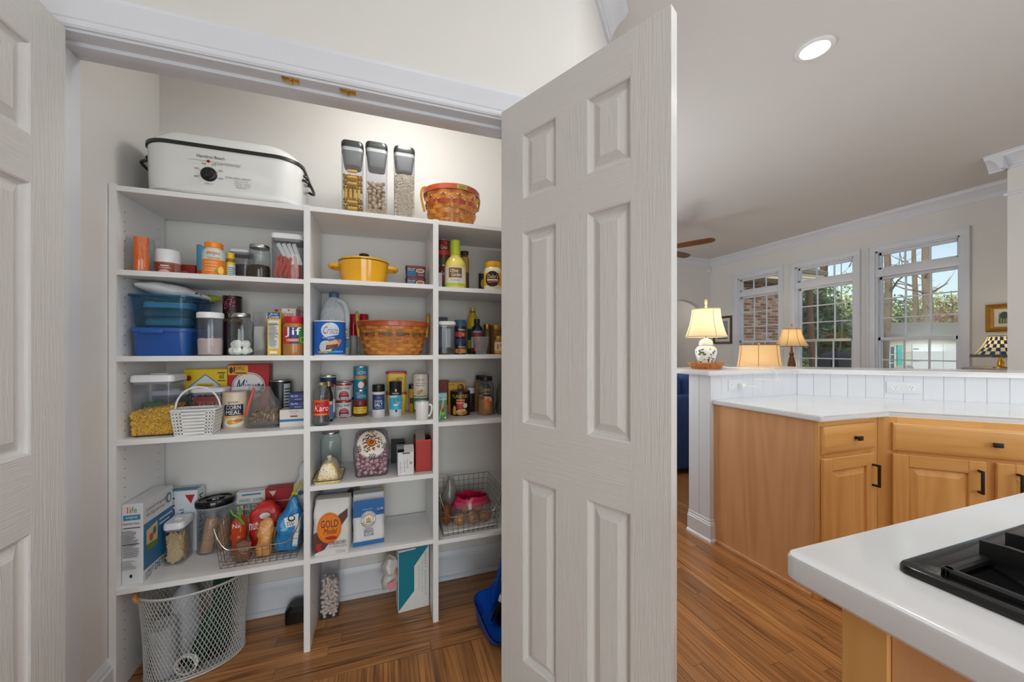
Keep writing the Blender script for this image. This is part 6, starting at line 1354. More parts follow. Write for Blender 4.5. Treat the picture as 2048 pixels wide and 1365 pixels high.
for s_, (ox, oy, tilt) in enumerate(((-0.033, -0.018, 0.16), (0.027, -0.012, 0.03))):
    b = new(); lathe(b, [(0.024, 0.004), (0.0245, 0.07), (0.024, 0.142), (0.008, 0.165)], 18, cap0=False, cap1=False); xform(b, Matrix.Rotation(tilt, 4, 'Y')); single('cracker_sleeve', b, FILM, ['leaning clear sleeve around the front cracker stack', 'upright clear sleeve around the shorter cracker stack'][s_], 'wrapper', loc_of(t, (ox, oy, 0.004)))
# boxes behind the wire basket
Xc, w = span(472, 531, 2.0); h = ZA(984, Xc, 2.0) - z
carton('wheat_cracker_box', 'white woven wheat cracker box behind the wire basket', Xc, 2.022, z, w, 0.045, h, 0, (218, 218, 216), [('t', (40, 40, 40), 'FOOD', -0.75, -0.05, 0.80, 0.86), ('t', (40, 40, 40), 'LION', 0.2, 0.8, 0.80, 0.86), ('t', (40, 44, 50), 'Woven', -0.5, 0.5, 0.66, 0.76), ('t', (40, 44, 50), 'Wheats', -0.55, 0.5, 0.53, 0.62), ('r', (60, 130, 160), -0.6, 0.7, 0.93, 0.96)])
x0, x1 = PX(531, 2.0), -0.304; h = ZA(978, x0, 2.0) - z
carton('butter_cracker_box', 'red cracker box with gold letters behind the wire basket', (x0 + x1) / 2, 2.018, z, x1 - x0, 0.05, h, 0, (166, 30, 38), [('t', (236, 170, 40), 'RITZ', 0.05, 0.95, 0.50, 0.86), ('p', (220, 200, 200), [(-0.85, 0.95), (-0.55, 0.95), (-0.68, 0.84)]), ('t', (230, 190, 180), 'the original', -0.6, 0.4, 0.34, 0.42)])
# wire basket with snack bags
q = P(455, 1150, Z=z); q2 = P(600, 1122, Z=z); bw_ = 0.30; bd = 0.235; bh = ZA(1000, -0.45, 1.98) - z
wbx = -0.304 - bw_ / 2 - 0.012
WB = wire_basket('wire_basket', 'scooped wire basket of snack bags on the lowest left shelf', wbx, 1.755 + bd / 2, z, bw_, bd, min(bh, 0.165), R(-1))
def blob_bag(nm, lab, cx_, cy_, cz_, w, d, h, col, seed, rot=(0, 0, 0), cat='bag', mats=None, prints=(), grp='snack bags in the wire basket', amp=0.01, top=0.25, pinch=0.6, rough=0.25):
    t = thing(nm, lab, cat, (cx_, cy_, cz_), 0); t.rotation_euler = rot; b = bag_mesh(w, d, h, seed, amp, top, pinch=pinch, n=20, sub=10); wob(b, 0.0045, 75, seed + 3, zfix=0.004); part('pouch', b, mat('foil_%d_%d_%d' % col, col, rough, var=0.10, vscale=25, bump=0.7, bscale=55), t, smooth=60)
    if prints: prt(t, m_flat(-d * 0.5), w / 2, h, prints, lift=0.004)
    return t
bx, by = WB.location[0], WB.location[1]
blob_bag('chip_bag', 'blue and white snack bag twisted shut with a lime clip', bx + 0.082, by - 0.036, z + 0.016, 0.095, 0.07, 0.215, (34, 132, 196), 3, (R(-3), R(8), 0.0), prints=[('p', (236, 240, 244), [(-0.5, 0.62), (0.6, 0.72), (0.7, 0.5), (-0.2, 0.44)]), ('e', (20, 24, 30), 0.1, 0.62, 0.3, 0.06), ('e', (236, 240, 244), 0.1, 0.63, 0.2, 0.035), ('r', (236, 240, 244), 0.5, 0.9, 0.1, 0.55), ('t', (20, 24, 30), 'SW', -0.2, 0.4, 0.48, 0.56), ('e', (120, 190, 230), -0.35, 0.42, 0.3, 0.04)])
blob_bag('chip_bag', 'tall silver and yellow crisp bag rolled to a neck at the back', bx + 0.098, by + 0.062, z + 0.012, 0.062, 0.045, 0.335, (196, 198, 200), 7, (R(-3), R(5), 0.2), prints=[('t', (240, 200, 40), 'BIC', -0.4, 0.5, 0.66, 0.76), ('e', (50, 90, 160), 0.0, 0.6, 0.4, 0.03)], pinch=0.55)
b = new()
for s in (-1, 1): tube(b, [(s * 0.012, 0, -0.035), (s * 0.006, 0, 0.0), (s * 0.013, 0, 0.045)], 0.003, 6)
box(b, -0.012, 0.012, -0.003, 0.003, -0.004, 0.004, 0.001); single('bag_clip', b, M((190, 216, 40), 0.35), 'lime yellow spring clip on the silver bag neck', 'clip', (bx + 0.108, by - 0.01, z + 0.235), 0, rot=(0.2, 0.35, 0))
blob_bag('cheese_puff_bag', 'red bag of cheese puffs lying in the wire basket', bx - 0.012, by + 0.045, z + 0.012, 0.115, 0.075, 0.185, (200, 40, 34), 4, (R(-4), R(-2), 0.0), prints=[('p', (226, 180, 110), [(-0.2, 0.1), (0.7, 0.05), (0.8, 0.4), (0.2, 0.45), (0.0, 0.3)]), ('e', (240, 214, 150), 0.3, 0.38, 0.25, 0.09), ('e', (230, 226, 220), 0.1, 0.7, 0.35, 0.07), ('t', (250, 240, 235), 'nut', -0.9, -0.35, 0.42, 0.6)], pinch=0.75)
blob_bag('carrot_bag', 'dark orange snack bag under the green clip', bx - 0.102, by + 0.005, z + 0.012, 0.052, 0.05, 0.15, (190, 66, 24), 9, (R(-3), R(-2), 0.0), prints=[('t', (240, 235, 230), 'Ne', -0.5, 0.5, 0.7, 0.82)], pinch=0.8)
b = new()
for s in (-1, 1): tube(b, [(0, 0, 0), (s * 0.014, 0, 0.022), (s * 0.017, 0, 0.05)], 0.004, 6)
tube(b, [(0, 0, 0), (0.006, 0, -0.035)], 0.005, 6); single('bag_clip', b, M((90, 160, 50), 0.4), 'green spring clip sticking up from the orange bag', 'clip', (bx - 0.098, by - 0.012, z + 0.158), 0, rot=(0.1, -0.3, 0))
blob_bag('walnut_bag', 'small clear brown nut bag at the bottom of the basket', bx - 0.068, by - 0.066, z + 0.008, 0.055, 0.04, 0.075, (128, 84, 60), 12, (0, R(3), 0.1), pinch=0.9)
blob_bag('puff_bag', 'clear bag of orange puffs beside the blue bag', bx + 0.000, by - 0.050, z + 0.008, 0.055, 0.045, 0.15, (216, 150, 80), 15, (R(-2), R(5), 0.0), pinch=0.9)
# ================================================================== LEFT BAY, floor
MX, MY, MR = PX(385, 1.80), 1.80, 0.0
X, r = cylfit(277, 497, 1.835)
t = thing('mesh_basket', 'large pale grey expanded metal basket on the floor', 'basket', (X, 1.835, 0), R(14)); WM = mat('grey_mesh', (188, 186, 182), 0.45, var=0.05)
hm = 0.325; sxm, sym = r * 1.03, r * 0.70
def em(a, f):
    k = 0.90 + 0.10 * f + 0.02 * math.sin(f * PI) * -1; return (math.cos(a) * sxm * k, math.sin(a) * sym * k, 0.006 + (hm - 0.006) * f)
b = new(); N = 74
for i in range(N):
    for s in (-1, 1):
        tube(b, [em(2 * PI * (i + s * 11.0 * f) / N, f) for f in (0, .12, .25, .37, .5, .62, .75, .87, 1)], 0.0013, 4)
o = part('mesh', b, WM, t); o['kind'] = 'stuff'
b = new(); tube(b, [em(2 * PI * i / 48, 1) for i in range(48)], 0.004, 8, True); part('rim', b, WM, t)
b = new(); tube(b, [em(2 * PI * i / 48, 0) for i in range(48)], 0.004, 8, True); tube(b, [em(2 * PI * i / 48, 0.03) for i in range(48)], 0.002, 6, True); part('base_ring', b, WM, t)
b = new(); ring = [em(2 * PI * i / 48, 0) for i in range(48)]; loft(b, [[(p[0], p[1], 0.003) for p in ring], [(p[0], p[1], 0.005) for p in ring]]); part('base', b, WM, t)
b = new(); tube(b, smooth_pts([(-sxm * 0.93, -0.05, hm - 0.01), (-sxm * 1.0, -0.05, hm + 0.012), (-sxm * 1.0, 0.06, hm + 0.012), (-sxm * 0.93, 0.06, hm - 0.01)], 4), 0.007, 8); part('handle', b, mat('wood_handle', (196, 150, 96), 0.5), t, 'pale wooden handle')
mb = t
def lean(nm, lab, cat, p, rot, pieces, r, h):
    t = thing(nm, lab, cat, loc_of(mb, p)); t.rotation_euler = rot
    for pn, m, prof in pieces: b = new(); lathe(b, [(a * r, c * h) for a, c in prof], 30); part(pn, b, m, t)
    return t
JW = mat('milky_jug', (196, 202, 210), 0.4, var=0.04); GRN = glass('green_glass', (24, 104, 92), 1.5, 0.03, 0.35)
lean('water_jug', 'big milky white jug leaning in the mesh basket', 'jug', (-0.034, 0.044, 0.018), (R(-2), R(-3), 0), [('body', JW, [(0.9, 0), (1, 0.05), (1, 0.72), (0.8, 0.86), (0.3, 0.95), (0.25, 1.0)])], 0.047, 0.285)
lean('milk_tub', 'second white plastic tub resting low in the mesh basket', 'tub', (-0.088, -0.030, 0.010), (R(2), R(-3), 0), [('body', JW, [(0.8, 0), (0.85, 0.03), (1, 0.95), (1.05, 1.0), (0.9, 1.0), (0.0, 0.98)])], 0.042, 0.19)
lean('green_bottle', 'dark green glass bottle lying at a slant in the basket', 'bottle', (0.000, -0.048, 0.018), (R(0), R(17), 0), [('glass', GRN, [(0.9, 0), (1, 0.03), (1, 0.55), (0.8, 0.66), (0.38, 0.75), (0.36, 0.94), (0.45, 0.95), (0.45, 1.0)])], 0.029, 0.29)
lean('green_bottle', 'tall dark green bottle standing upright at the basket back', 'bottle', (0.072, 0.032, 0.018), (R(-1), R(2), 0), [('glass', mat('dark_green', (18, 66, 58), 0.25, spec=0.6), [(0.95, 0), (1, 0.03), (1, 0.82), (0.9, 0.9), (0.9, 0.92), (1.0, 0.93), (1.0, 0.98), (0.9, 1.0)])], 0.036, 0.315)
b = new()
tube(b, [(0.034 * math.cos(i * 0.3) + 0.0002 * i, 0.0032 * math.sin(i * 0.15), 0.034 * math.sin(i * 0.3) + 0.0002 * i) for i in range(56)], 0.0028, 6)
single('white_cable', b, WHITE, 'coiled white cable at the bottom of the mesh basket', 'cable', loc_of(mb, (-0.028, -0.0905, 0.047)))
b = bag_mesh(0.17, 0.11, 0.011, 6, 0.0015, 0.9); single('dark_cloth', b, M((34, 34, 40), 0.9), 'dark crumpled cloth under the jugs in the basket', 'cloth', loc_of(mb, (0.015, 0.025, 0.006)))
q = P(595, 1225, Z=0); b = new(); rloft(b, [(0.11, 0.09, 0.02, 0), (0.11, 0.09, 0.02, 0.05), (0.08, 0.06, 0.02, 0.068)], n=3); single('black_case', b, BLACK, 'low black case on the floor behind the divider', 'case', (-0.302 - 0.058, 2.02 - 0.047, 0))
# ================================================================== MIDDLE BAY, top
z = ZM[0]
def tall_canister(lab, px0, px1, pyt, Yf):
    Xc, w = span(px0, px1, Yf); h = ZA(pyt, Xc, Yf) - z; d = w
    t = thing('pasta_canister', lab, 'canister', (Xc, Yf + d / 2, z), 0)
    b = new(); rloft(b, [(w * 0.93, d * 0.93, 0.012, 0), (w * 0.95, d * 0.95, 0.014, 0.004), (w, d, 0.014, h * 0.9)], True, False); part('tub', b, CLEARP, t)
    b = new(); rloft(b, [(w * 0.72, d * 0.72, 0.014, h * 0.66), (w * 0.82, d * 0.82, 0.016, h * 0.68), (w * 0.93, d * 0.93, 0.016, h * 0.855)]); part('plunger', b, mat('plunger_grey', (112, 114, 112), 0.35, var=0.08), t)
    b = new(); rloft(b, [(w * 0.94, d * 0.94, 0.016, h * 0.855), (w * 0.97, d * 0.97, 0.016, h * 0.90)]); part('gasket', b, mat('clear_gasket', (196, 200, 198), 0.3), t)
    b = new(); rloft(b, [(w * 1.0, d * 1.0, 0.016, h * 0.90), (w * 1.03, d * 1.03, 0.018, h * 0.91), (w * 1.03, d * 1.03, 0.02, h * 0.96), (w * 0.96, d * 0.96, 0.02, h * 0.99), (w * 0.8, d * 0.8, 0.02, h)]); part('lid', b, mat('charcoal_chrome', (70, 72, 70), 0.12, metal=0.7), t)
    return t, w, h
t, w, h = tall_canister('tall canister with grey lid two thirds full of rigatoni', 682, 726, 279, 1.752)
b = new(); lathe(b, [(0.0062, -0.019), (0.0062, 0.019), (0.0046, 0.019), (0.0046, -0.019), (0.0062, -0.019)], 12, cap0=False, cap1=False); RIG = mat('rigatoni', (232, 186, 62), 0.5, var=0.08); me = finish('rigatoni', b, RIG, 40); rg_ = random.Random(6); pl = []
lim = w * 0.475 - 0.008; row = 0; zz = 0.0075
while len(pl) < 78:       # layers of tubes, turned crosswise now and then, some standing at the top
    if row == 5:
        for k in range(4): pl.append((loc_of(t, (-lim + 0.007 + (2 * lim - 0.014) * k / 3 + rg_.uniform(-.001, .001), -lim + 0.013, zz + 0.013)), (rg_.uniform(-.04, .04), rg_.uniform(-.05, .05), 0)))
        for k in range(3): pl.append((loc_of(t, (-lim + 0.01 + (2 * lim - 0.02) * k / 2, lim - 0.012, zz + 0.013)), (0, 0, 0)))
        zz += 0.0395
    else:
        cross = row % 2
        for k in range(7):
            q = -lim + (2 * lim) * k / 6; pl.append((loc_of(t, ((0.0 + rg_.uniform(-.002, .002), q, zz) if cross else (q, rg_.uniform(-.002, .002), zz))), (R(90), 0, R(90) if cross else 0)))
        zz += 0.0132
    row += 1
    if zz > h * 0.66: break
scatter('rigatoni', me, 'yellow rigatoni tube inside the tall canister', 'pasta', 'rigatoni in the canister', pl[:78])
t, w, h = tall_canister('middle tall canister a third full of pale clustered nuts', 731, 775, 282, 1.758)
NUT = mat('wheat_biscuit', (196, 172, 140), 0.8, var=0.3, vscale=130, bump=0.5, bscale=160); b = ico(0.0115, 1.25, 0.8, 0.75, 2); wob(b, 0.0015, 150, 1); me = finish('cereal_cluster', b, NUT, 60); pl = []
for i in range(60): pl.append((rg_.uniform(-w * .34, w * .34), -w * 0.34 + rg_.random() * w * 0.66 * (rg_.random() ** 2), 0.04 + (h * 0.40 - 0.04) * (i / 60)))
pl = [(loc_of(t, p), (rg_.uniform(0, 6), rg_.uniform(0, 6), rg_.uniform(0, 6))) for p in relax(pl, 0.0195, boxclamp(w * .475 - 0.0155, w * .475 - 0.0155, 0.040, h * 0.45))]
scatter('cereal_cluster', me, 'pale frosted cereal cluster in the middle canister', 'cereal', 'cereal clusters in the canister', pl)
bits(t, shell_pts(500, w * 0.88, w * 0.88, 0.028, rg_, 0.1), ico(0.003), NUT, 'crumbs', 3); fill(t, w * 0.84, w * 0.84, 0.005, 0.026, NUT)
t, w, h = tall_canister('tall canister with grey lid full of rolled oats', 788, 830, 291, 1.76)
OAT = mat('rolled_oats', (216, 204, 184), 0.85, var=0.3, vscale=250); fill(t, w * 0.86, w * 0.86, 0.005, h * 0.60, mat('oat_core', (176, 160, 138), 0.9)); bits(t, shell_pts(2600, w * 0.90, w * 0.90, h * 0.60, rg_, 0.1), ico(0.0032, 1, 1, 0.45), OAT, 'oat_flakes', 4)
# baskets
SPL = grain('splint_oak', [(150, 84, 24), (196, 122, 44), (216, 148, 66)], (8, 8, 40), 0.4, 0.25, 0.15, 0.2, 0.12); SPR = grain('splint_red', [(140, 48, 20), (176, 66, 34), (190, 84, 44)], (8, 8, 40), 0.4, 0.25, 0.15, 0.2, 0.1); SPG = grain('splint_green', [(84, 70, 34), (108, 92, 50), (120, 104, 60)], (8, 8, 40), 0.45, 0.2, 0.15, 0.2, 0.1)
def woven(nm, lab, X, Y, z, rt, rb, h, rows, nst, accent, rimm, rz, sy=0.85, ears=True, tagm=None):
    t = thing(nm, lab, 'basket', (X, Y, z), rz)
    b = new(); lathe(b, [(rb * 0.98, 0.001), (rb * 0.98, 0.004), (0, 0.004)], 36, sy=sy); part('base', b, SPL, t)
    for k in range(rows):
        f0, f1 = k / rows, (k + 1) / rows; r0, r1 = rb + (rt - rb) * f0 ** 0.75, rb + (rt - rb) * f1 ** 0.75
        b = new(); weave_ring(b, r0, r1, 0.003 + f0 * h * 0.86, 0.003 + (f1 * h * 0.86) - 0.0012, nst, k % 2, 0.0042, 0.002, sy); part('weaver', b, accent.get(k, SPL), t)
    for i in range(nst):
        a = 2 * PI * i / nst; b = new(); pts = [(math.cos(a) * ((rb + (rt - rb) * f ** 0.75) - 0.001), math.sin(a) * ((rb + (rt - rb) * f ** 0.75) - 0.001) * sy, 0.003 + f * h * 0.9) for f in (0, .25, .5, .75, 1)]
        tg = Vector((-math.sin(a), math.cos(a) * sy, 0)).normalized(); wd = rt * 0.10
        A = [(Vector(p) - tg * wd * 0.5) for p in pts]; B = [(Vector(p) + tg * wd * 0.5) for p in pts]; addmesh(b, A + B, [(j, j + 1, 5 + j + 1, 5 + j) for j in range(4)]); part('stake', b, SPL, t, smooth=0)
    b = new(); lathe(b, [(rt + 0.001, h * 0.85), (rt + 0.006, h * 0.86), (rt + 0.006, h * 0.985), (rt + 0.001, h), (rt - 0.004, h), (rt - 0.004, h * 0.86)], 44, cap0=False, cap1=False, sy=sy); rm = part('rim', b, rimm, t)
    b = new(); tube(b, [(math.cos(2 * PI * i / 40) * (rt + 0.001), math.sin(2 * PI * i / 40) * (rt + 0.001) * sy, h) for i in range(40)], 0.003, 6, True); part('rim_edge', b, SPL, rm)
    return t, rm
X, r = cylfit(849, 957, 1.83); h = ZA(382, X, 1.80) - z
t, rm = woven('woven_basket', 'small woven splint basket with orange rim on the top shelf', X, 1.835, z, r, r * 0.76, h, 7, 20, {4: SPR}, SPR, facing(X, 1.83), 0.9)
b = new()
tube(b, smooth_pts([(-r * 1.0, 0, h * 0.45), (-r * 1.12, 0, h * 0.9), (-r * 1.04, 0, h * 1.12), (-r * 0.86, 0, h * 1.1), (-r * 0.80, 0, h * 0.95)], 4), 0.0065, 6); part('ear_handle', b, mat('ear_yellow', (196, 150, 50), 0.4), t)
b = new(); tube(b, smooth_pts([(r * 1.0, 0.03, h * 0.6), (r * 1.06, 0.03, h * 0.9), (r * 0.95, 0.03, h * 1.06)], 4), 0.006, 6); part('ear_handle', b, mat('ear_yellow', (196, 150, 50), 0.4), t)
prt(rm, lambda u, v, o: ((r + 0.0065 + o) * math.sin(u / r), -(r + 0.0065 + o) * 0.9 * math.cos(u / r), v), r, h, [('r', (170, 160, 90), 0.18, 0.55, 0.87, 0.98), ('r', (110, 100, 50), 0.24, 0.5, 0.93, 0.945), ('r', (110, 100, 50), 0.24, 0.46, 0.90, 0.91)], 'tag_plate')
# ================================================================== MIDDLE BAY, pot shelf
z = ZM[1]
Yc = 1.865; X, r = cylfit(676, 778, Yc); YEL = mat('yellow_enamel', (242, 176, 20), 0.14, coat=0.4, var=0.02)
h = ZA(519, X, Yc - r * 0.9) - z
t = thing('dutch_oven', 'glossy yellow enamel Dutch oven with black knob', 'pot', (X, Yc, z), 0)
b = new(); lathe(b, [(r * 0.80, 0), (r * 0.86, 0.006), (r * 0.92, h * 0.4), (r * 0.97, h * 0.85), (r * 0.985, h)], 48); part('pot', b, YEL, t)
b = new(); lathe(b, [(r * 0.99, h), (r * 0.995, h + 0.002), (r * 0.99, h + 0.004)], 48); part('rim', b, mat('dark_pot_rim', (60, 48, 24), 0.3), t)
b = new(); lathe(b, [(r * 0.99, h + 0.004), (r * 1.0, h + 0.008), (r * 0.96, h + 0.013), (r * 0.7, h + 0.020), (r * 0.3, h + 0.024), (0, h + 0.025)], 48); ld = part('lid', b, YEL, t)
b = new(); lathe(b, [(0.011, h + 0.023), (0.010, h + 0.030), (0.021, h + 0.038), (0.022, h + 0.043), (0.015, h + 0.047), (0, h + 0.047)], 24); part('knob', b, BLACK, ld)
for s in (-1, 1):
    b = new(); tube(b, smooth_pts([(s * r * 0.95, -0.042, h * 0.80), (s * (r + 0.026), -0.036, h * 0.80), (s * (r + 0.034), 0, h * 0.80), (s * (r + 0.026), 0.036, h * 0.80), (s * r * 0.95, 0.042, h * 0.80)], 5), 0.0085, 8); part('side_handle', b, YEL, t)
Xc, w = span(811, 852, 1.90); ht = ZA(532, Xc, 1.90) - z; hh_ = ht / 2
for k in range(2):
    t = thing('coffee_tub', ['lower small cocoa coffee tub with red lid by the pot', 'upper small cocoa coffee tub with red lid by the pot'][k], 'tub', (Xc, 1.925, z + k * hh_), 0.0, 'stacked coffee tubs'); d = 0.055
    b = new(); rloft(b, [(w * 0.92, d * 0.92, 0.01, 0), (w * 0.97, d * 0.97, 0.011, hh_ * 0.86)]); part('tub', b, M((44, 52, 84), 0.35), t); b = new(); rloft(b, [(w * 1.0, d * 1.0, 0.012, hh_ * 0.84), (w * 1.0, d * 1.0, 0.012, hh_ * 0.97), (w * 0.94, d * 0.94, 0.01, hh_ * 0.995)]); part('lid', b, M((150, 28, 44), 0.35), t)
    prt(t, m_flat(-d * 0.485), w / 2, hh_, [('r', (40, 100, 150), -0.85, 0.0, 0.05, 0.55), ('r', (110, 30, 60), 0.0, 0.85, 0.05, 0.8), ('e', (236, 224, 206), 0.42, 0.58, 0.42, 0.18), ('e', (176, 120, 76), 0.42, 0.58, 0.34, 0.12), ('t', (240, 240, 244), 'Maxwell', -0.8, -0.1, 0.66, 0.78), ('t', (240, 240, 244), 'House', -0.8, -0.2, 0.54, 0.64), ('t', (240, 220, 220), 'cocoa', 0.2, 0.7, 0.18, 0.28)], lift=0.002)
# ================================================================== MIDDLE BAY, Crisco shelf
z = ZM[2]
Yj = 1.935; X, r = cylfit(638, 704, Yj); h = ZA(586, X, Yj) - z
t = thing('milk_jug', 'translucent gallon jug with blue cap behind the shortening can', 'jug', (X, Yj, z), 0); s2 = r * 1.75; MJ = glass('milky_plastic', (240, 243, 245), 1.35, 0.2, 0.5, 0.8)
b = new(); rloft(b, [(s2 * 0.94, s2 * 0.94, 0.02, 0), (s2, s2, 0.03, 0.008), (s2, s2, 0.03, h * 0.55), (s2 * 0.98, s2 * 0.98, 0.035, h * 0.66), (s2 * 0.72, s2 * 0.72, 0.04, h * 0.84, -0.006, 0), (0.044, 0.044, 0.021, h * 0.91, -0.008, 0), (0.040, 0.040, 0.0195, h * 0.93, -0.008, 0)], True, False, n=6); part('body', b, MJ, t)
b = new(); lathe(b, [(0.0215, h * 0.92), (0.0215, h * 0.985), (0.018, h), (0, h)], 20, -0.008, 0); part('cap', b, M((70, 100, 140), 0.4), t)
b = new(); tube(b, smooth_pts([(0.012, -s2 * 0.36, h * 0.86), (s2 * 0.34, -s2 * 0.43, h * 0.80), (s2 * 0.44, -s2 * 0.47, h * 0.62), (s2 * 0.42, -s2 * 0.49, h * 0.42)], 5), [0.011] * 16, 10); part('handle', b, MJ, t)
prt(t, m_flat(-s2 / 2), s2 / 2, h, [('r', (40, 130, 170), 0.58, 0.97, 0.12, 0.46), ('r', (220, 216, 196), 0.58, 0.97, 0.26, 0.46), ('r', (200, 60, 50), 0.60, 0.70, 0.30, 0.44), ('v', (40, 90, 60), 'MILK', 0.72, 0.95, 0.24, 0.44)])
b = new(); rloft(b, [(s2 * 0.93, s2 * 0.93, 0.03, 0.006), (s2 * 0.95, s2 * 0.95, 0.03, h * 0.12)]); part('liquid', b, mat('oil_liquid', (196, 190, 160), 0.2), t)
X, r = cylfit(624, 688, 1.80); X = max(X, -0.2765 + r * 1.02); h = ZA(643, X, 1.79) - z
can('shortening_can', 'bright blue vegetable shortening can with pie picture', 'can', X, 1.80, z, r, h, (20, 98, 190), [('e', (236, 240, 244), 0.02, 0.72, 0.58, 0.22), ('e', (200, 224, 240), 0.02, 0.72, 0.54, 0.195), ('t', (180, 36, 40), 'Crisco', -0.44, 0.50, 0.62, 0.83, 0.2), ('e', (240, 190, 60), -0.05, 0.90, 0.05, 0.04), ('p', (24, 80, 150), [(-0.6, 0.50), (0.55, 0.60), (0.6, 0.52), (-0.55, 0.42)]), ('t', (240, 240, 244), 'All-Vegetable', -0.45, 0.3, 0.475, 0.54), ('e', (200, 212, 222), -0.25, 0.25, 0.4, 0.18), ('p', (226, 178, 128), [(-0.25, 0.36), (0.35, 0.46), (0.7, 0.38), (0.5, 0.26), (-0.2, 0.22)]), ('p', (110, 40, 34), [(-0.25, 0.16), (0.4, 0.22), (0.55, 0.34), (-0.2, 0.30)]), ('e', (210, 120, 70), 0.6, 0.42, 0.16, 0.05), ('r', (230, 160, 40), -0.7, -0.2, 0.08, 0.13), ('r', (90, 170, 60), -0.2, 0.3, 0.09, 0.13), ('r', (100, 170, 220), 0.3, 0.85, 0.09, 0.14)], LIDW)
for k, (p0, p1, pt_) in enumerate(((700, 714, 629), (719, 737, 629))):
    X, r = cylfit(p0, p1, 2.0); h = ZA(pt_, X, 2.0) - z
    vessel('red_canister', ['red plastic bottle between the jug and woven basket', 'red shiny canister behind the woven basket'][k], 'canister', X, 2.0, z, r, h, [('body', M((178, 178, 176), 0.4), [(0.95, 0), (1, 0.02), (1, 0.48)]), ('cap', M((176, 24, 34), 0.2), [(1.0, 0.47), (1.03, 0.48), (1.0, 0.98), (0.9, 1.0), (0, 1.0)])])
X, r = cylfit(715, 855, 1.872); h = ZA(643, X, 1.80) - z
acc = {6: SPG}
t, rm = woven('woven_basket', 'large woven basket with red green accent band and rim', X, 1.872, z, r, r * 0.78, h, 8, 24, {5: SPG}, SPR, 0.0, 0.72)
for s in (-1, 1):
    b = new(); yy = 0.0; tube(b, smooth_pts([(s * r * 0.96, -0.02, h * 0.55), (s * r * 1.0, -0.022, h * 1.02), (s * r * 1.02, 0.0, h * 1.27), (s * r * 1.0, 0.022, h * 1.02), (s * r * 0.96, 0.02, h * 0.55)], 5), 0.0065, 8); part('ear_handle', b, mat('ear_yellow', (196, 150, 50), 0.4), t)
its = []
for i in range(-4, 5):
    u = i * 0.36; its.append(('p', (186, 70, 40), [(u - 0.11, 0.56), (u, 0.61), (u + 0.11, 0.56), (u, 0.51)]))
prt(t, lambda u, v, o: (lambda q: ((q + o) * math.sin(u / r), -(q + o) * 0.72 * math.cos(u / r), v))(r * 0.955 + 0.004), r, h, its, 'accent_diamonds', lift=0.002)
# ================================================================== MIDDLE BAY, baking shelf
z = ZM[3]
X, Y_, r = fitb(621, 656, 856, z); Y_ = max(Y_, YF + r); h = ZA(765, X, Y_) - z
kp = [(0.9, 0), (1, 0.03), (1, 0.12), (0.94, 0.20), (0.94, 0.58), (0.98, 0.66), (0.86, 0.80), (0.5, 0.90), (0.46, 0.95)]
t = vessel('corn_syrup_bottle', 'clear corn syrup bottle with red oval label at the shelf edge', 'bottle', X + 0.004, Y_, z, r, h, [('bottle', glass('syrup_glass', (226, 232, 230), 1.5, 0.02, 0.05, 0.2), kp), ('cap', mat('worn_gold', (176, 160, 110), 0.35, metal=0.7), [(0.5, 0.93), (0.52, 0.94), (0.52, 0.99), (0.46, 1.0), (0, 1.0)])], [('r', (226, 90, 30), -1.25, 1.25, 0.24, 0.60), ('p', (196, 26, 36), [(-1.1, 0.30), (0.9, 0.28), (1.1, 0.50), (0.7, 0.56), (-0.9, 0.54)]), ('t', (250, 244, 235), 'Karo', -0.85, 0.85, 0.34, 0.48, 0.15), ('r', (240, 190, 60), -0.9, 0.6, 0.26, 0.275), ('t', (60, 30, 30), 'light corn syrup', -0.2, 0.8, 0.545, 0.575)], kp)
X, r = cylfit(641, 672, 1.97); h = ZA(751, X, 1.97) - z
can('milk_can', 'tall navy and white can in the back corner behind syrup', 'can', X, 1.975, z, r, h, (222, 220, 216), [('r', (40, 50, 90), -1.5, 1.5, 0.78, 0.95), ('t', (150, 40, 50), 'PET', -0.4, 0.6, 0.5, 0.7)])
X, r = cylfit(648, 666, 1.845); h = ZA(762, X, 1.845) - z
vessel('vanilla_bottle', 'dark vanilla bottle with blue label behind the syrup bottle', 'bottle', X, 1.845, z, r, h, [('bottle', M((40, 26, 22), 0.15), [(0.95, 0), (1, 0.02), (1, 0.6), (0.9, 0.7), (0.5, 0.82), (0.45, 0.88)]), ('cap', mat('worn_gold', (176, 160, 110), 0.35, metal=0.7), [(0.5, 0.87), (0.52, 0.98), (0, 1.0)])], [('r', (224, 214, 208), -1.0, 1.0, 0.2, 0.5), ('r', (70, 130, 190), 0.1, 1.2, 0.06, 0.42)])
X, r = cylfit(656, 671, 1.90); h = ZA(766, X, 1.90) - z
vessel('vanilla_bottle', 'clear extract bottle with red lettered label beside milk cans', 'bottle', X, 1.90, z, r, h, [('bottle', glass('syrup_glass', (226, 232, 230)), [(0.95, 0), (1, 0.02), (1, 0.6), (0.5, 0.84), (0.45, 0.9)]), ('cap', M((120, 30, 36)), [(0.5, 0.87), (0.52, 0.98), (0, 1.0)])], [('r', (226, 214, 210), -1.0, 1.0, 0.2, 0.55)])
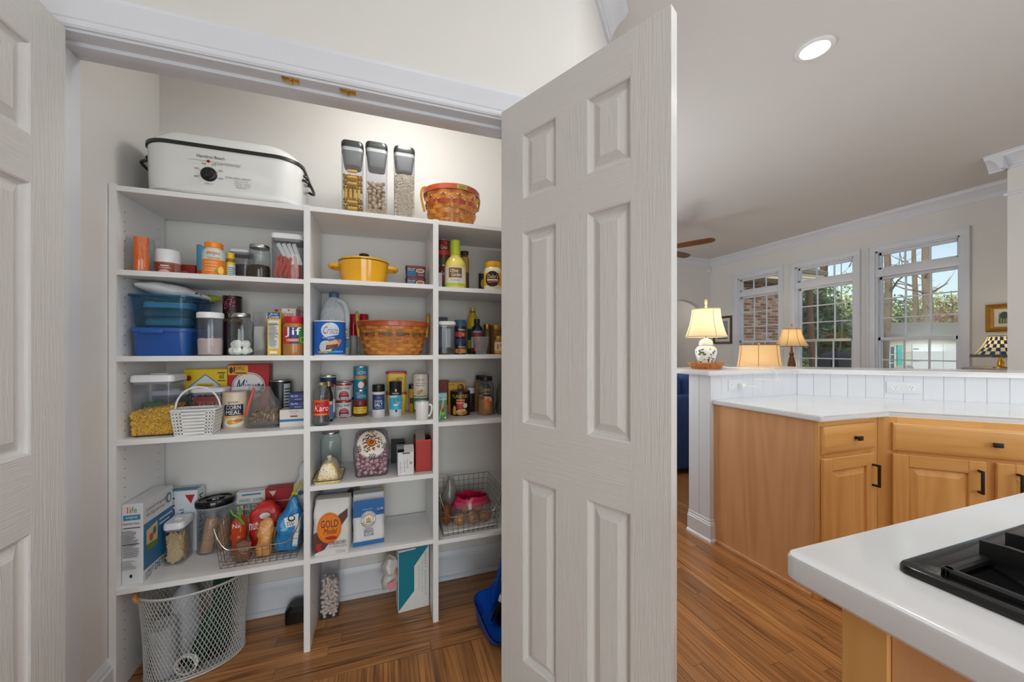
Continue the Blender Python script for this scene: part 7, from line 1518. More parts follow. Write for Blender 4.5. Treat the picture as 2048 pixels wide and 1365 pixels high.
EB = lambda k: [('r', (168, 30, 40), -1.6, 1.6, 0.86, 0.97), ('e', (220, 170, 60), 0.05, 0.915, 0.12, 0.05), ('t', (30, 36, 60), 'EAGLE', -0.85, -0.05, 0.63, 0.80), ('t', (30, 36, 60), 'BRAND', 0.03, 0.85, 0.63, 0.80), ('e', (160, 30, 44), 0.05, 0.26, 0.62, 0.30), ('t', (250, 240, 236), 'sweetened', -0.3, 0.4, 0.46, 0.52), ('t', (250, 240, 236), 'condensed milk', -0.4, 0.5, 0.34, 0.41), ('r', (220, 226, 236), -0.35, 0.5, 0.06, 0.20), ('r', (110, 140, 180), -0.3, 0.45, 0.10, 0.16)]
X, Y_, r = fitb(671, 703, 836, z); h = (ZA(766, X, Y_) - z) / 2
for k in range(2): can('condensed_milk_can', ['lower condensed milk can of the front pair', 'upper condensed milk can of the front pair'][k], 'can', X, Y_, z + k * h, r, h * 0.995, (222, 220, 222), EB(k), group='condensed milk cans in front')
Y_r = 2.021; X2, r2 = cylfit(674, 706, Y_r)
for k in range(2): can('condensed_milk_can', ['lower condensed milk can of the rear pair', 'upper condensed milk can of the rear pair'][k], 'can', X2, Y_r, z + k * h * 1.03, r2, h * 1.02, (222, 220, 222), EB(k), group='condensed milk cans behind')
GO = [('r', (36, 140, 176), -1.6, 1.6, 0.03, 0.97), ('t', (240, 220, 120), 'COCO', -0.75, -0.15, 0.86, 0.93), ('t', (250, 250, 250), 'GOYA', -0.55, 0.75, 0.68, 0.82), ('p', (230, 100, 40), [(-0.9, 0.60), (0.9, 0.64), (0.9, 0.54), (-0.9, 0.50)]), ('p', (170, 200, 60), [(-0.9, 0.50), (0.9, 0.54), (0.9, 0.50), (-0.9, 0.46)]), ('t', (250, 240, 200), 'CREAM OF COCONUT', -0.7, 0.7, 0.54, 0.60), ('e', (110, 66, 40), 0.55, 0.30, 0.38, 0.16), ('e', (150, 90, 56), 0.1, 0.22, 0.44, 0.17), ('e', (244, 244, 240), 0.02, 0.23, 0.38, 0.14)]
X, r = cylfit(707, 736, 2.022); hg = ZA(733, X, 2.022) - z
for k, (zb, ht_) in enumerate(((z, hg / 2), (z + hg / 2, hg / 2))): can('coconut_can', ['lower teal cream of coconut can hidden behind bouillon jar', 'upper teal cream of coconut can topping the stack'][k], 'can', X, 2.022, zb, r, ht_ * 0.995, (30, 112, 146), GO, group='teal coconut cans')
X, Y_, r = fitb(706, 735, 834, z); h = ZA(801, X, Y_) - z
vessel('yeast_jar', 'short brown yeast jar with red lid and yellow label', 'jar', X, Y_, z, r, h, [('glass', M((96, 50, 24), 0.15), [(0.93, 0), (1, 0.05), (1, 0.68), (0.9, 0.76)]), ('lid', M((140, 30, 40), 0.3), [(0.96, 0.74), (1.0, 0.76), (1.0, 0.97), (0.95, 1.0), (0, 1.0)])], [('r', (240, 200, 40), -1.2, 1.2, 0.2, 0.62), ('t', (120, 26, 30), 'Fleischmanns', -0.85, 0.85, 0.46, 0.58), ('t', (30, 50, 120), 'ActiveDry', -0.6, 0.6, 0.28, 0.40)])
X, Y_, r = fitb(744, 770, 836, z); h = ZA(769, X, Y_) - z
vessel('salt_shaker_jar', 'kosher salt jar with ribbed black cap and navy label', 'jar', X, Y_, z, r, h, [('jar', M((216, 214, 216), 0.25), [(0.96, 0), (1, 0.02), (1, 0.76), (0.9, 0.79)]), ('cap', BLACK, [(0.95, 0.78), (0.98, 0.80), (0.97, 0.985), (0.88, 1.0), (0, 1.0)])], [('r', (34, 62, 118), -1.15, 1.15, 0.24, 0.70), ('t', (230, 90, 80), 'HAIN', -0.35, 0.35, 0.585, 0.62), ('t', (230, 236, 244), 'KOSHER', -0.6, 0.6, 0.47, 0.53), ('t', (250, 250, 250), 'SALT', -0.62, 0.62, 0.34, 0.45), ('r', (150, 170, 210), -0.6, 0.6, 0.29, 0.305)])
X, Y_, r = fitb(778, 804, 834, z); h = ZA(763, X, Y_) - z
vessel('sea_salt_bottle', 'sea salt bottle with navy cap and turquoise label', 'bottle', X, Y_, z, r, h, [('bottle', M((220, 222, 224), 0.25), [(0.96, 0), (1, 0.02), (1, 0.4), (0.94, 0.66), (0.92, 0.8)]), ('cap', M((22, 26, 44), 0.35), [(0.95, 0.60), (0.97, 0.62), (0.95, 0.94), (0.98, 0.95), (0.98, 0.99), (0.9, 1.0), (0, 1.0)])], [('p', (60, 180, 210), [(-1.1, 0.20), (1.1, 0.20), (1.1, 0.42), (1.1, 0.62), (-1.1, 0.52)]), ('t', (24, 40, 70), 'SEA', -0.3, 0.45, 0.46, 0.53), ('t', (24, 40, 70), 'SALT', -0.4, 0.5, 0.38, 0.45), ('e', (236, 244, 246), 0.05, 0.335, 0.35, 0.022), ('t', (240, 240, 244), 'MORTON', -0.5, 0.5, 0.64, 0.68), ('e', (230, 200, 60), 0.05, 0.75, 0.12, 0.04), ('e', (24, 40, 70), 0.08, 0.17, 0.16, 0.04)], [(1.0, 0), (1.0, 0.4), (0.97, 0.6), (0.97, 1.0)])
Xc, w = span(772, 814, 1.95); ht_ = ZA(744, Xc, 1.95) - z
for k in range(2):
    t = thing('drink_mix_tub', ['lower yellow drink mix tub with red lid', 'upper yellow drink mix tub with red lid'][k], 'tub', (Xc, 1.985, z + k * ht_ / 2), 0, 'yellow drink mix tubs'); hh_ = ht_ / 2; d = 0.075
    b = new(); rloft(b, [(w * 0.80, d * 0.85, 0.012, 0), (w * 0.95, d * 0.97, 0.014, hh_ * 0.92)]); part('tub', b, M((240, 196, 30), 0.35), t); b = new(); rloft(b, [(w, d, 0.014, hh_ * 0.90), (w, d, 0.014, hh_ * 0.98), (w * 0.95, d * 0.95, 0.012, hh_ * 0.998)]); part('lid', b, M((190, 36, 40), 0.35), t)
    prt(t, m_flat(-d * 0.475), w / 2, hh_, [('t', (60, 30, 20), 'NESTLE', 0.0, 0.6, 0.6, 0.74), ('t', (60, 30, 20), 'TOLL', 0.05, 0.5, 0.4, 0.52)], lift=0.002)
X, r = cylfit(817, 831, 2.0); h = ZA(768, X, 2.0) - z
vessel('spice_bottle', 'yellow bottle with black cap behind the salt bottle', 'bottle', X, 2.0, z, r, h, [('bottle', M((226, 170, 30), 0.3), [(0.95, 0), (1, 0.03), (1, 0.82)]), ('cap', BLACK, [(0.95, 0.82), (0.95, 0.98), (0, 1.0)])], [('r', (60, 40, 20), -0.6, 0.9, 0.3, 0.5)])
X, r = cylfit(828, 858, 1.915); X = min(X, 0.2175 - r * 1.02); hb = ZA(791, X, 1.915) - z; ht_ = ZA(748, X, 1.915) - z
can('baking_can', 'green and white can under the baking powder can', 'can', X, 1.915, z, r, hb * 0.99, (214, 216, 206), [('r', (70, 130, 70), -1.5, 1.5, 0.1, 0.9), ('r', (220, 220, 200), -0.9, 0.9, 0.3, 0.7)])
can('baking_can', 'cream baking powder can stacked on the green can', 'can', X, 1.915, z + hb, r, ht_ - hb, (226, 216, 204), [('t', (50, 46, 44), 'FOOD LION', -0.5, 0.5, 0.70, 0.78), ('t', (70, 60, 56), 'Double Acting', -0.6, 0.6, 0.54, 0.61), ('t', (70, 60, 56), 'Baking Powder', -0.6, 0.6, 0.44, 0.51), ('e', (206, 166, 110), -0.2, 0.16, 0.3, 0.1), ('e', (230, 200, 150), 0.35, 0.18, 0.3, 0.1), ('e', (186, 130, 80), 0.1, 0.24, 0.18, 0.06)], mat('cream_rim', (214, 204, 190), 0.4))
X, Y_, r = fitb(833, 860, 842, z); h = ZA(803, X, Y_) - z; X = min(X, 0.217 - r * 1.52)
t = thing('white_mug', 'plain white mug with a small glass upturned inside', 'mug', (X, Y_, z), facing(X, Y_)); b = new(); lathe(b, [(r * 0.85, 0), (r * 0.93, 0.004), (r, h * 0.9), (r * 1.0, h), (r * 0.93, h), (r * 0.9, h * 0.8)], 32); part('cup', b, PORC, t)
b = new(); tube(b, smooth_pts([(r * 0.95, 0, h * 0.80), (r * 1.35, 0, h * 0.78), (r * 1.45, 0, h * 0.55), (r * 1.2, 0, h * 0.25), (r * 0.93, 0, h * 0.18)], 5), 0.0042, 8); part('handle', b, PORC, t)
b = new(); lathe(b, [(r * 0.78, 0), (r * 0.76, 0.012), (r * 0.55, 0.022), (r * 0.2, 0.026), (0, 0.026)], 28, cap0=False); single('small_glass', b, CLEAR, 'small clear glass dome resting upside down in the mug', 'glass', (X, Y_, z + h * 0.98))
# ================================================================== MIDDLE BAY, candy shelf
z = ZM[4]
Yj = P(660, 931, Z=z).y + 0.05; Yj = min(Yj, 1.985); X, r = cylfit(641, 683, Yj); X = max(X, -0.277 + r); h = ZA(866, X, Yj) - z
t = jar('mason_jar', 'large empty mason jar behind the yellow butter dish', 'jar', X, min(Yj, 1.98), z, r, h + 0.01, STEEL, shoulder=0.82, neck=0.80, lid_h=0.06, )
q0, q1_, q2_ = P(622, 968, Z=z), P(676, 966, Z=z), P(688, 934, Z=z)
SPT = mat('speckled_yellow', (236, 232, 224), 0.25); nt = SPT.node_tree; v_ = nt.nodes.new('ShaderNodeTexNoise'); v_.inputs['Scale'].default_value = 130; v_.inputs['Detail'].default_value = 2
cr_ = nt.nodes.new('ShaderNodeValToRGB'); cr_.color_ramp.elements[0].position = 0.50; cr_.color_ramp.elements[0].color = lin((238, 234, 228)) + (1,); cr_.color_ramp.elements[1].position = 0.53; cr_.color_ramp.elements[1].color = lin((244, 200, 40)) + (1,)
tc_ = nt.nodes.new('ShaderNodeTexCoord'); nt.links.new(tc_.outputs['Object'], v_.inputs['Vector']); nt.links.new(v_.outputs['Fac'], cr_.inputs[0]); nt.links.new(cr_.outputs[0], nt.nodes['Principled BSDF'].inputs['Base Color'])
tw, td = (q1_ - q0).length * 1.05, 0.175
t = thing('butter_dish', 'yellow speckled enamel butter dish with black rimmed tray', 'dish', (max(q0.x + tw / 2, -0.2755 + tw / 2), YF + 0.008 + td / 2, z), R(0))
b = new(); rloft(b, [(tw * 0.84, td * 0.9, 0.012, 0), (tw * 0.86, td * 0.92, 0.014, 0.003), (tw, td, 0.018, 0.014), (tw * 0.98, td * 0.985, 0.018, 0.014), (tw * 0.85, td * 0.9, 0.014, 0.004)]); part('tray', b, SPT, t)
b = new(); tube(b, rrect(tw, td, 0.018, 0.0145, n=5), 0.0017, 6, True); part('tray_rim', b, BLACK, t)
lw, ll, lh = tw * 0.70, td * 0.66, ZA(930, q0.x + 0.05, YF + 0.05) - z
b = new(); loft(b, [rrect(lw * a, ll * c, 0.010, 0.005 + lh * f, 0.0, -td * 0.02, 4) for a, c, f in ((1, 1, 0), (0.97, 0.99, 0.25), (0.85, 0.96, 0.55), (0.66, 0.92, 0.85), (0.45, 0.88, 0.99), (0.2, 0.8, 1.03))]); ld = part('cover', b, SPT, t)
b = new(); lathe(b, [(0.007, 0.005 + lh), (0.006, 0.012 + lh), (0.011, 0.019 + lh), (0.008, 0.027 + lh), (0, 0.028 + lh)], 16); part('knob', b, mat('cream_knob', (226, 220, 196), 0.3), ld)
# candy jar
Yc = P(743, 955, Z=z).y + 0.055; Xc, w = span(709, 776, Yc - 0.05); h = ZA(864, Xc, Yc - 0.02) - z; d = 0.13
t = thing('candy_jar', 'slant front clear candy jar with painted wreath lid', 'jar', (Xc, Yc + 0.01, z), facing(Xc, Yc) * 0.7)
cj = glass('candy_plastic', (232, 226, 236), 1.4, 0.05, 0.06)
b = new(); loft(b, [rrect(ww, dd, 0.022, zz, 0, cy_, 5) for ww, dd, zz, cy_ in ((w * 0.94, d * 0.9, 0, 0), (w * 0.98, d * 0.95, 0.006, 0), (w * 1.1, d * 1.05, h * 0.45, 0), (w * 1.12, d * 0.86, h * 0.62, 0.012), (w * 1.0, d * 0.45, h * 0.92, 0.030), (w * 0.86, d * 0.28, h * 0.97, 0.034))], True, True); part('tub', b, cj, t)
rg_ = random.Random(17); b = ico(0.0092, 1.1, 1.1, 0.75, 2); CW = mat('candy_white', (236, 214, 210), 0.25); CR_ = M((190, 50, 56), 0.25); me0 = finish('candy_body', b, CW, 60)
b = new(); 
for k in range(3): tube(b, [(0.0103 * math.cos(a) , 0.0103 * math.sin(a), 0.0072 * math.sin(a * 1 + k * 2)) for a in [k * 2.1 + j * 0.3 for j in range(5)]], 0.0017, 4)
me1 = finish('stripe', b, CR_, 40)
def cclamp(p):
    f = p.z / h; dd = d * (0.475 - 0.02) if f < 0.45 else d * (0.475 - 0.25 * (f - 0.45) / 0.47 - 0.02); cy_ = 0 if f < 0.45 else 0.030 * (f - 0.45) / 0.47
    z_ = min(h * 0.88, max(0.013, p.z)); xm = w * 0.475 - 0.0105; return Vector((min(xm, max(-xm, p.x)), min(cy_ + dd - 0.011, max(cy_ - dd + 0.011, p.y)), z_))
cps = []
for i in range(95):
    f = i / 95; a = rg_.random(); lx_ = rg_.uniform(-w * .46, w * .46); ly = -d * 0.4 + 0.012 * rg_.random() if a < 0.75 else rg_.uniform(-d * .4, d * .4)
    cps.append((rg_.choice([-1, 1]) * w * 0.47 if a > 0.86 else lx_, ly, 0.012 + h * 0.80 * f))
for p in relax(cps, 0.0205, cclamp):
    c_ = thing('peppermint_candy', 'red striped wrapped peppermint inside the candy jar', 'candy', loc_of(t, p), 0, 'peppermints in the candy jar'); c_.rotation_euler = (rg_.uniform(0, 6), rg_.uniform(0, 6), rg_.uniform(0, 6))
    obj('sweet', me0, c_); obj('stripe', me1, c_)
# lid: disc on the slanted shoulder, facing front
lid_r = 0.5 * (PX(773.6, Yc - 0.07) - PX(712, Yc - 0.07)) * 1.0; LM = Matrix.Translation((0.0, -d * 0.33, h * 0.73)) @ Matrix.Rotation(R(62), 4, 'X')
b = new(); lathe(b, [(lid_r * 0.92, -0.004), (lid_r, 0.0), (lid_r, 0.006), (lid_r * 0.93, 0.013), (lid_r * 0.6, 0.020), (lid_r * 0.2, 0.023), (0, 0.023)], 40); xform(b, LM); ld = part('lid', b, mat('cream_lid', (236, 230, 218), 0.3), t, 'cream lid with painted wreath')
pr_l = interp([(0.0, 0.0), (0.001, 0.0)])
def lz(rr): # lid surface height at radius fraction
    return interp([(0.0235, 0.0), (0.0235, 0.2), (0.0205, 0.6), (0.0135, 0.93), (0.0065, 1.0)])(min(rr, 0.999))
def on_lid(u, v, o):
    rr = min(1.0, math.hypot(u, v) / lid_r); return LM @ Vector((u, v, lz(rr) + 0.0006 + o))
its = []; G_ = (50, 70, 50); 
for i in range(60):
    a = rg_.random() * 2 * PI; q = lid_r * (0.36 + 0.34 * rg_.random()); its.append((M(rg_.choice([G_, (74, 92, 60), (40, 56, 44)])), s_ell(q * math.cos(a), q * math.sin(a), 0.0035, 0.002 + 0.002 * rg_.random(), 8)))
for i in range(10):
    a = 2 * PI * i / 10; its.append((M((190, 74, 40)), s_ell(lid_r * 0.5 * math.cos(a), lid_r * 0.5 * math.sin(a), 0.0055, 0.005, 10))); its.append((M((236, 214, 190)), s_ell(lid_r * 0.5 * math.cos(a + .1), lid_r * 0.5 * math.sin(a + .1), 0.0022, 0.002, 8)))
its.append((M((214, 160, 60)), s_ell(0, 0, lid_r * 0.30, lid_r * 0.30, 20)))
for k, a in enumerate((90, 200, 270, 340)):
    for i in range(6):
        for j in range(3):
            if (i + j) % 2 == 0: aa = R(a) + (i - 2.5) * 0.085; q = lid_r * (0.76 + j * 0.085); its.append((K, ([(q * math.cos(aa), q * math.sin(aa)), (q * math.cos(aa + .085), q * math.sin(aa + .085)), ((q + lid_r * .08) * math.cos(aa + .085), (q + lid_r * .08) * math.sin(aa + .085)), ((q + lid_r * .08) * math.cos(aa), (q + lid_r * .08) * math.sin(aa))], [(0, 1, 2, 3)])))
printed(ld, on_lid, its, 'wreath_painting', lift=0.0, step=0.00001)
b = new(); lathe(b, [(lid_r * 0.26, 0.022), (lid_r * 0.30, 0.026), (lid_r * 0.24, 0.034), (0, 0.036)], 24); xform(b, LM); part('knob', b, mat('gilt_knob', (190, 130, 40), 0.25, metal=0.6, var=0.4, vscale=120), ld)
b = new(); lathe(b, [(lid_r * 0.15, 0.034), (lid_r * 0.13, 0.042), (lid_r * 0.05, 0.045)], 16); xform(b, LM); part('cherry', b, M((170, 30, 30), 0.2), ld)
# boxes
def open_box(nm, lab, Xc, Yf, z, w, d, h, rz, col, inner, flap, front=(), top=()):
    t = thing(nm, lab, 'box', (Xc, Yf + d / 2, z), rz); b = new(); tk = 0.0012
    box(b, -w / 2, w / 2, -d / 2, -d / 2 + tk, 0, h); box(b, -w / 2, w / 2, d / 2 - tk, d / 2, 0, h); box(b, -w / 2, -w / 2 + tk, -d / 2, d / 2, 0, h); box(b, w / 2 - tk, w / 2, -d / 2, d / 2, 0, h); box(b, -w / 2, w / 2, -d / 2, d / 2, 0, tk); part('carton', b, M(col, 0.45), t, smooth=0)
    for k, (x0, x1, hinge, an, L) in enumerate(flap):
        b = new(); box(b, x0 * w, x1 * w, 0, L, -tk, 0); xform(b, Matrix.Translation((0, hinge * d / 2, h)) @ Matrix.Rotation(an, 4, 'X')); part('flap', b, M(inner, 0.6), t, smooth=0)
    b = new(); box(b, -w / 2 + 0.004, w / 2 - 0.004, -d / 2 + 0.004, d / 2 - 0.004, h * 0.80, h * 0.86); part('contents', b, M((40, 36, 34), 0.7), t)
    prt(t, m_flat(-d / 2), w / 2, h, list(front)); return t
Yf = P(812, 951, Z=z).y; Xc, w = span(795, 828, Yf); h = ZA(905, Xc, Yf) - z
open_box('pod_box', 'white open topped pod box with torn flap beside red box', Xc, Yf, z, w, 0.12, h, 0.0, (222, 220, 224), (196, 192, 192), [(-0.5, 0.5, 1, R(160), 0.05), (-0.1, 0.5, -1, R(40), 0.04)], [('v', (150, 140, 150), 'storage tips', -0.75, -0.55, 0.1, 0.6), ('v', (150, 140, 150), 'sustainably', -0.25, -0.05, 0.15, 0.65), ('v', (160, 140, 110), 'gourmet', 0.1, 0.3, 0.3, 0.7), ('e', (30, 30, 40), 0.62, 0.52, 0.15, 0.05), ('e', (220, 220, 226), 0.62, 0.52, 0.08, 0.028), ('r', (80, 80, 56), -0.4, 0.5, 0.93, 0.99)])
Yf = P(848, 943, Z=z).y; Xc, w = span(831, 863, Yf); w = min(w, (0.217 - (Xc - w / 2))); h = ZA(880, Xc, Yf) - z
open_box('pod_box', 'glossy red open box wedged against the divider', Xc, Yf, z, w, 0.13, h, 0.0, (176, 40, 28), (120, 110, 104), [(-0.5, 0.5, 1, R(172), 0.06), (-0.5, 0.1, -1, R(60), 0.05)], [('r', (200, 54, 40), -0.98, 0.98, 0.96, 0.995)])
Yb = 1.95; Xc, w = span(783, 810, Yb); h = ZA(886, Xc, Yb) - z
carton('black_box', 'black box standing behind the white pod box', Xc, Yb + 0.045, z, w, 0.08, h, 0.0, (24, 24, 28), [('p', (50, 50, 56), [(-0.9, 0.8), (0.2, 0.98), (0.9, 0.8)])])
# ================================================================== MIDDLE BAY, flour shelf
z = ZM[5]
def flour(nm, lab, px0, px1, pyt, pyb, col, seed, rz, d=0.11, top=0.5):
    Yf = P((px0 + px1) / 2, pyb, Z=z).y; Yf = max(Yf, YF + 0.004); Xc, w = span(px0, px1, Yf); h = ZA(pyt, Xc, Yf + 0.02) - z
    t = thing(nm, lab, 'bag', (Xc, Yf + d / 2, z), rz); b = new(); rg = []
    for i in range(15):
        k = i / 14; sd = 1.0 if k < 0.80 else 1.0 - (1 - top) * ((k - 0.80) / 0.2); rd = 0.018 if 0.04 < k < 0.85 else 0.012
        rg.append(rrect(w * (0.97 if k < 0.03 else 1.0) * (1.0 if k < .9 else 0.985), d * sd * (0.95 if k < 0.03 else 1.0), rd, h * k, 0, -d * 0.5 * 0.0 + d * (1 - sd) * 0.5 * 0.4, 6))
    loft(b, rg); wob(b, 0.0035, 26, seed, zfix=0.004); part('paper_bag', b, mat('paper_%s' % nm + str(seed), col, 0.6, var=0.03, bump=0.35, bscale=35), t); return t, w, d, h
t, w, d, h = flour('flour_bag', 'white and brown all purpose flour bag with orange medallion', 627, 700, 1001, 1110, (226, 224, 222), 2, R(-4))
prt(t, m_flat(-d / 2), w / 2, h, [('p', (92, 62, 56), [(-0.96, 0.22), (-0.96, 0.42), (0.94, 0.86), (0.94, 0.70), (-0.35, 0.12), (-0.9, 0.06)]), ('e', (236, 130, 30), -0.08, 0.52, 0.68, 0.29), ('o', (180, 90, 20), -0.08, 0.52, 0.62, 0.265, 0.03), ('t', (30, 40, 76), 'GOLD', -0.55, 0.42, 0.53, 0.67), ('t', (70, 40, 30), 'Medal', -0.4, 0.3, 0.41, 0.51, 0.2), ('e', (180, 40, 36), 0.02, 0.33, 0.34, 0.035), ('t', (50, 50, 54), 'UNBLEACHED', -0.1, 0.85, 0.20, 0.265), ('t', (130, 130, 134), 'ALL PURPOSE FLOUR', -0.1, 0.88, 0.145, 0.18), ('p', (190, 40, 40), [(-0.8, 0.25), (-0.5, 0.25), (-0.52, 0.13), (-0.65, 0.09), (-0.78, 0.13)]), ('r', (120, 120, 124), 0.3, 0.8, 0.07, 0.075), ('r', (120, 120, 124), 0.3, 0.8, 0.04, 0.045)], lift=0.0045)
t, w, d, h = flour('flour_bag', 'blue and white bread flour bag with round crest', 704, 768, 990, 1090, (224, 226, 228), 5, R(3))
ci = [('r', (34, 104, 170), -0.98, 0.98, 0.60, 0.94), ('r', (34, 104, 170), -0.98, 0.98, 0.01, 0.09), ('e', (236, 236, 236), -0.03, 0.53, 0.50, 0.175), ('o', (40, 40, 44), -0.03, 0.53, 0.47, 0.165, 0.06), ('o', (40, 40, 44), -0.03, 0.53, 0.30, 0.105, 0.06), ('p', (226, 170, 60), [(-0.16, 0.49), (0.10, 0.49), (0.13, 0.57), (0.04, 0.54), (-0.03, 0.59), (-0.10, 0.54), (-0.19, 0.57)]), ('r', (40, 40, 44), -0.18, 0.12, 0.47, 0.485), ('t', (40, 44, 50), 'BREAD', -0.3, 0.3, 0.26, 0.32), ('t', (20, 24, 30), 'FLOUR', -0.3, 0.3, 0.19, 0.25), ('r', (90, 140, 190), -0.28, 0.25, 0.335, 0.345), ('t', (240, 244, 248), '12.7%', 0.52, 0.9, 0.70, 0.75), ('r', (30, 70, 130), 0.5, 0.94, 0.66, 0.695), ('t', (180, 210, 236), 'UNBLEACHED', -0.4, 0.2, 0.74, 0.765)]
shp = shapes(ci, w / 2, h)
def ring_text(s, r0, hgt, a0, a1, ccx, ccy, flip=False):
    V, Fc = text_geo(s); out = []
    for x_, y_ in V:
        a = a0 + (a1 - a0) * x_; q = r0 + (hgt * y_ if not flip else hgt * (1 - y_)); out.append((ccx + q * math.cos(a), ccy + q * math.sin(a)))
    return out, Fc
cr = 0.34 * w / 2; shp += [(M((40, 40, 44)), ring_text('KING ARTHUR', cr, 0.007, R(160), R(20), -0.03 * w / 2, 0.53 * h)), (M((40, 40, 44)), ring_text('BAKING COMPANY', cr, 0.007, R(200), R(340), -0.03 * w / 2, 0.53 * h, True))]
printed(t, m_flat(-d / 2), shp, 'printed_label', lift=0.0045)
Xc, w = span(634, 702, 1.93); h = ZA(978, Xc, 1.93) - z
b = bag_mesh(w * 0.94, 0.09, min(h, 0.275), 8, 0.007, 0.3); t = thing('sugar_bag', 'grey silver folded bag behind the white and brown flour', 'bag', (max(Xc, -0.266 + w / 2), 1.965, z)); part('pouch', b, M((176, 180, 188), 0.4), t)
prt(t, m_flat(-0.04), w / 2, h, [('p', (70, 56, 56), [(0.4, 0.8), (0.95, 0.8), (0.95, 0.99), (0.7, 0.99)])], lift=0.006)
Xc, w = span(719, 769, 1.93); h = ZA(971, Xc, 1.93) - z
b = bag_mesh(w, 0.08, min(h, 0.28), 11, 0.007, 0.3); t = thing('sugar_bag', 'white bag with yellow edges behind the blue flour', 'bag', (Xc, 1.96, z)); part('pouch', b, M((206, 208, 210), 0.4), t)
prt(t, m_flat(-0.035), w / 2, h, [('r', (236, 196, 30), -0.98, -0.8, 0.7, 0.99), ('r', (236, 196, 30), 0.7, 0.98, 0.7, 0.99)], lift=0.008)
# ================================================================== MIDDLE BAY, floor
Yb = P(655, 1240, Z=0).y; Xc, w = span(638, 678, Yb); h = ZA(1123, Xc, Yb) 
t = flip_tub('treat_tub', 'tall clear tub of white bone shaped treats on the floor', Xc, Yb + w / 2, 0, w, w, min(h + 0.035, 0.345), 0, lid=GASK, lh=0.03)
BONE = mat('bone_treat', (236, 220, 206), 0.8, var=0.08); b = new(); lathe(b, [(0.0, -0.015), (0.0065, -0.0145), (0.0075, -0.011), (0.0050, -0.006), (0.0048, 0.006), (0.0075, 0.011), (0.0065, 0.0145), (0, 0.015)], 10); me = finish('bone_treat', b, BONE, 60); rg_ = random.Random(31); pl = []
lim = w * 0.475 - 0.0155; bp_ = []
for i in range(90):
    sd = rg_.random(); lx_ = rg_.uniform(-lim, lim); ly = -lim + 0.006 * rg_.random() if sd < .6 else rg_.uniform(-lim, lim)
    bp_.append((rg_.choice([-1, 1]) * lim if sd > 0.82 else lx_, ly, 0.016 + 0.150 * i / 90))
for p in relax(bp_, 0.0165, boxclamp(lim, lim, 0.016, 0.19)): pl.append((loc_of(t, p), (rg_.uniform(-.7, .7) + (R(90) if rg_.random() < .5 else 0), rg_.uniform(-1.4, 1.4), rg_.uniform(0, 6))))
scatter('bone_treat', me, 'white bone shaped treat inside the tall floor tub', 'treat', 'bone treats in the tub', pl)
q = P(830, 1231, Z=0); Yf = P(830, 1222, Z=0).y; x0, x1 = PX(799, Yf + 0.01), PX(862, Yf - 0.01); Xc, w = (x0 + x1) / 2, x1 - x0; h = ZA(1098, Xc, Yf)
t = carton('mailer_carton', 'tall teal and white carton leaning by the right divider', min(Xc, 0.2165 - w / 2 - 0.0045), Yf + 0.06, 0, w, 0.10, min(h, 0.350), R(4), (222, 222, 220), [('p', (0, 124, 144), [(-0.97, 0.03), (0.02, 0.30), (0.02, 0.70), (0.98, 1.0), (-0.97, 1.0)]), ('p', (222, 222, 220), [(-0.97, 0.965), (0.1, 0.975), (0.12, 0.995), (-0.97, 0.995)])] + [('v', (150, 150, 156), 'keep in a cool dry place', 0.5, 0.6, 0.25, 0.8), ('v', (150, 150, 156), 'product details', 0.3, 0.38, 0.3, 0.7), ('v', (150, 150, 156), 'contents settle', 0.68, 0.8, 0.2, 0.9)])
t = thing('plastic_bag', 'knotted clear bag with pink label beside the teal carton', 'bag', (PX(784, 1.90) - 0.008, 1.90, 0), 0.2); b = new(); lathe(b, [(0.004, 0.095), (0.03, 0.105), (0.038, 0.135), (0.026, 0.165), (0.036, 0.185), (0.036, 0.215), (0.02, 0.242), (0.003, 0.25)], 20); wob(b, 0.014, 34, 2); part('film', b, mat('crinkled_film', (206, 204, 204), 0.25, var=0.15, vscale=30, bump=0.8, bscale=40), t)
prt(t, m_cyl(0.046), 0.046, 0.1, [('p', (224, 140, 150), [(-0.5, 1.45), (0.25, 1.6), (0.4, 1.3), (-0.3, 1.1)]), ('p', (220, 110, 60), [(0.1, 1.95), (0.6, 2.05), (0.5, 1.85)])], lift=0.006)
# ================================================================== RIGHT BAY
z = ZR[1]
X, r = cylfit(874, 900, 1.90); X = max(X, 0.246 + r); ht_ = ZA(482, X, 1.90) - z
for k in range(2): can('tomato_can', ['lower tomato can behind the dressing bottle', 'upper tomato can behind the dressing bottle'][k], 'can', X, 1.90, z + k * ht_ / 2, r, ht_ / 2 * 0.995, (120, 40, 34), [('t', (236, 220, 200), 'Cento', -0.4, 0.6, 0.62, 0.78), ('r', (70, 90, 50), -1.3, 1.3, 0.06, 0.26), ('r', (196, 60, 46), -1.3, 1.3, 0.4, 0.58), ('e', (190, 50, 40), 0.4, 0.86, 0.3, 0.08)], group='stacked tomato cans')
b = new(); box(b, -0.010, 0.010, -0.02, 0.02, 0, ZA(547, 0.25, 1.80) - z, 0.001); single('gelatin_box', b, M((176, 178, 190), 0.4), 'narrow grey box tucked against the divider by dressing', 'box', (0.256, 1.80, z))
X, r = cylfit(889, 932, 1.80); h = ZA(481, X, 1.79) - z
op = [(0.94, 0), (1, 0.02), (1, 0.44), (0.94, 0.53), (0.7, 0.62), (0.44, 0.68), (0.42, 0.72)]
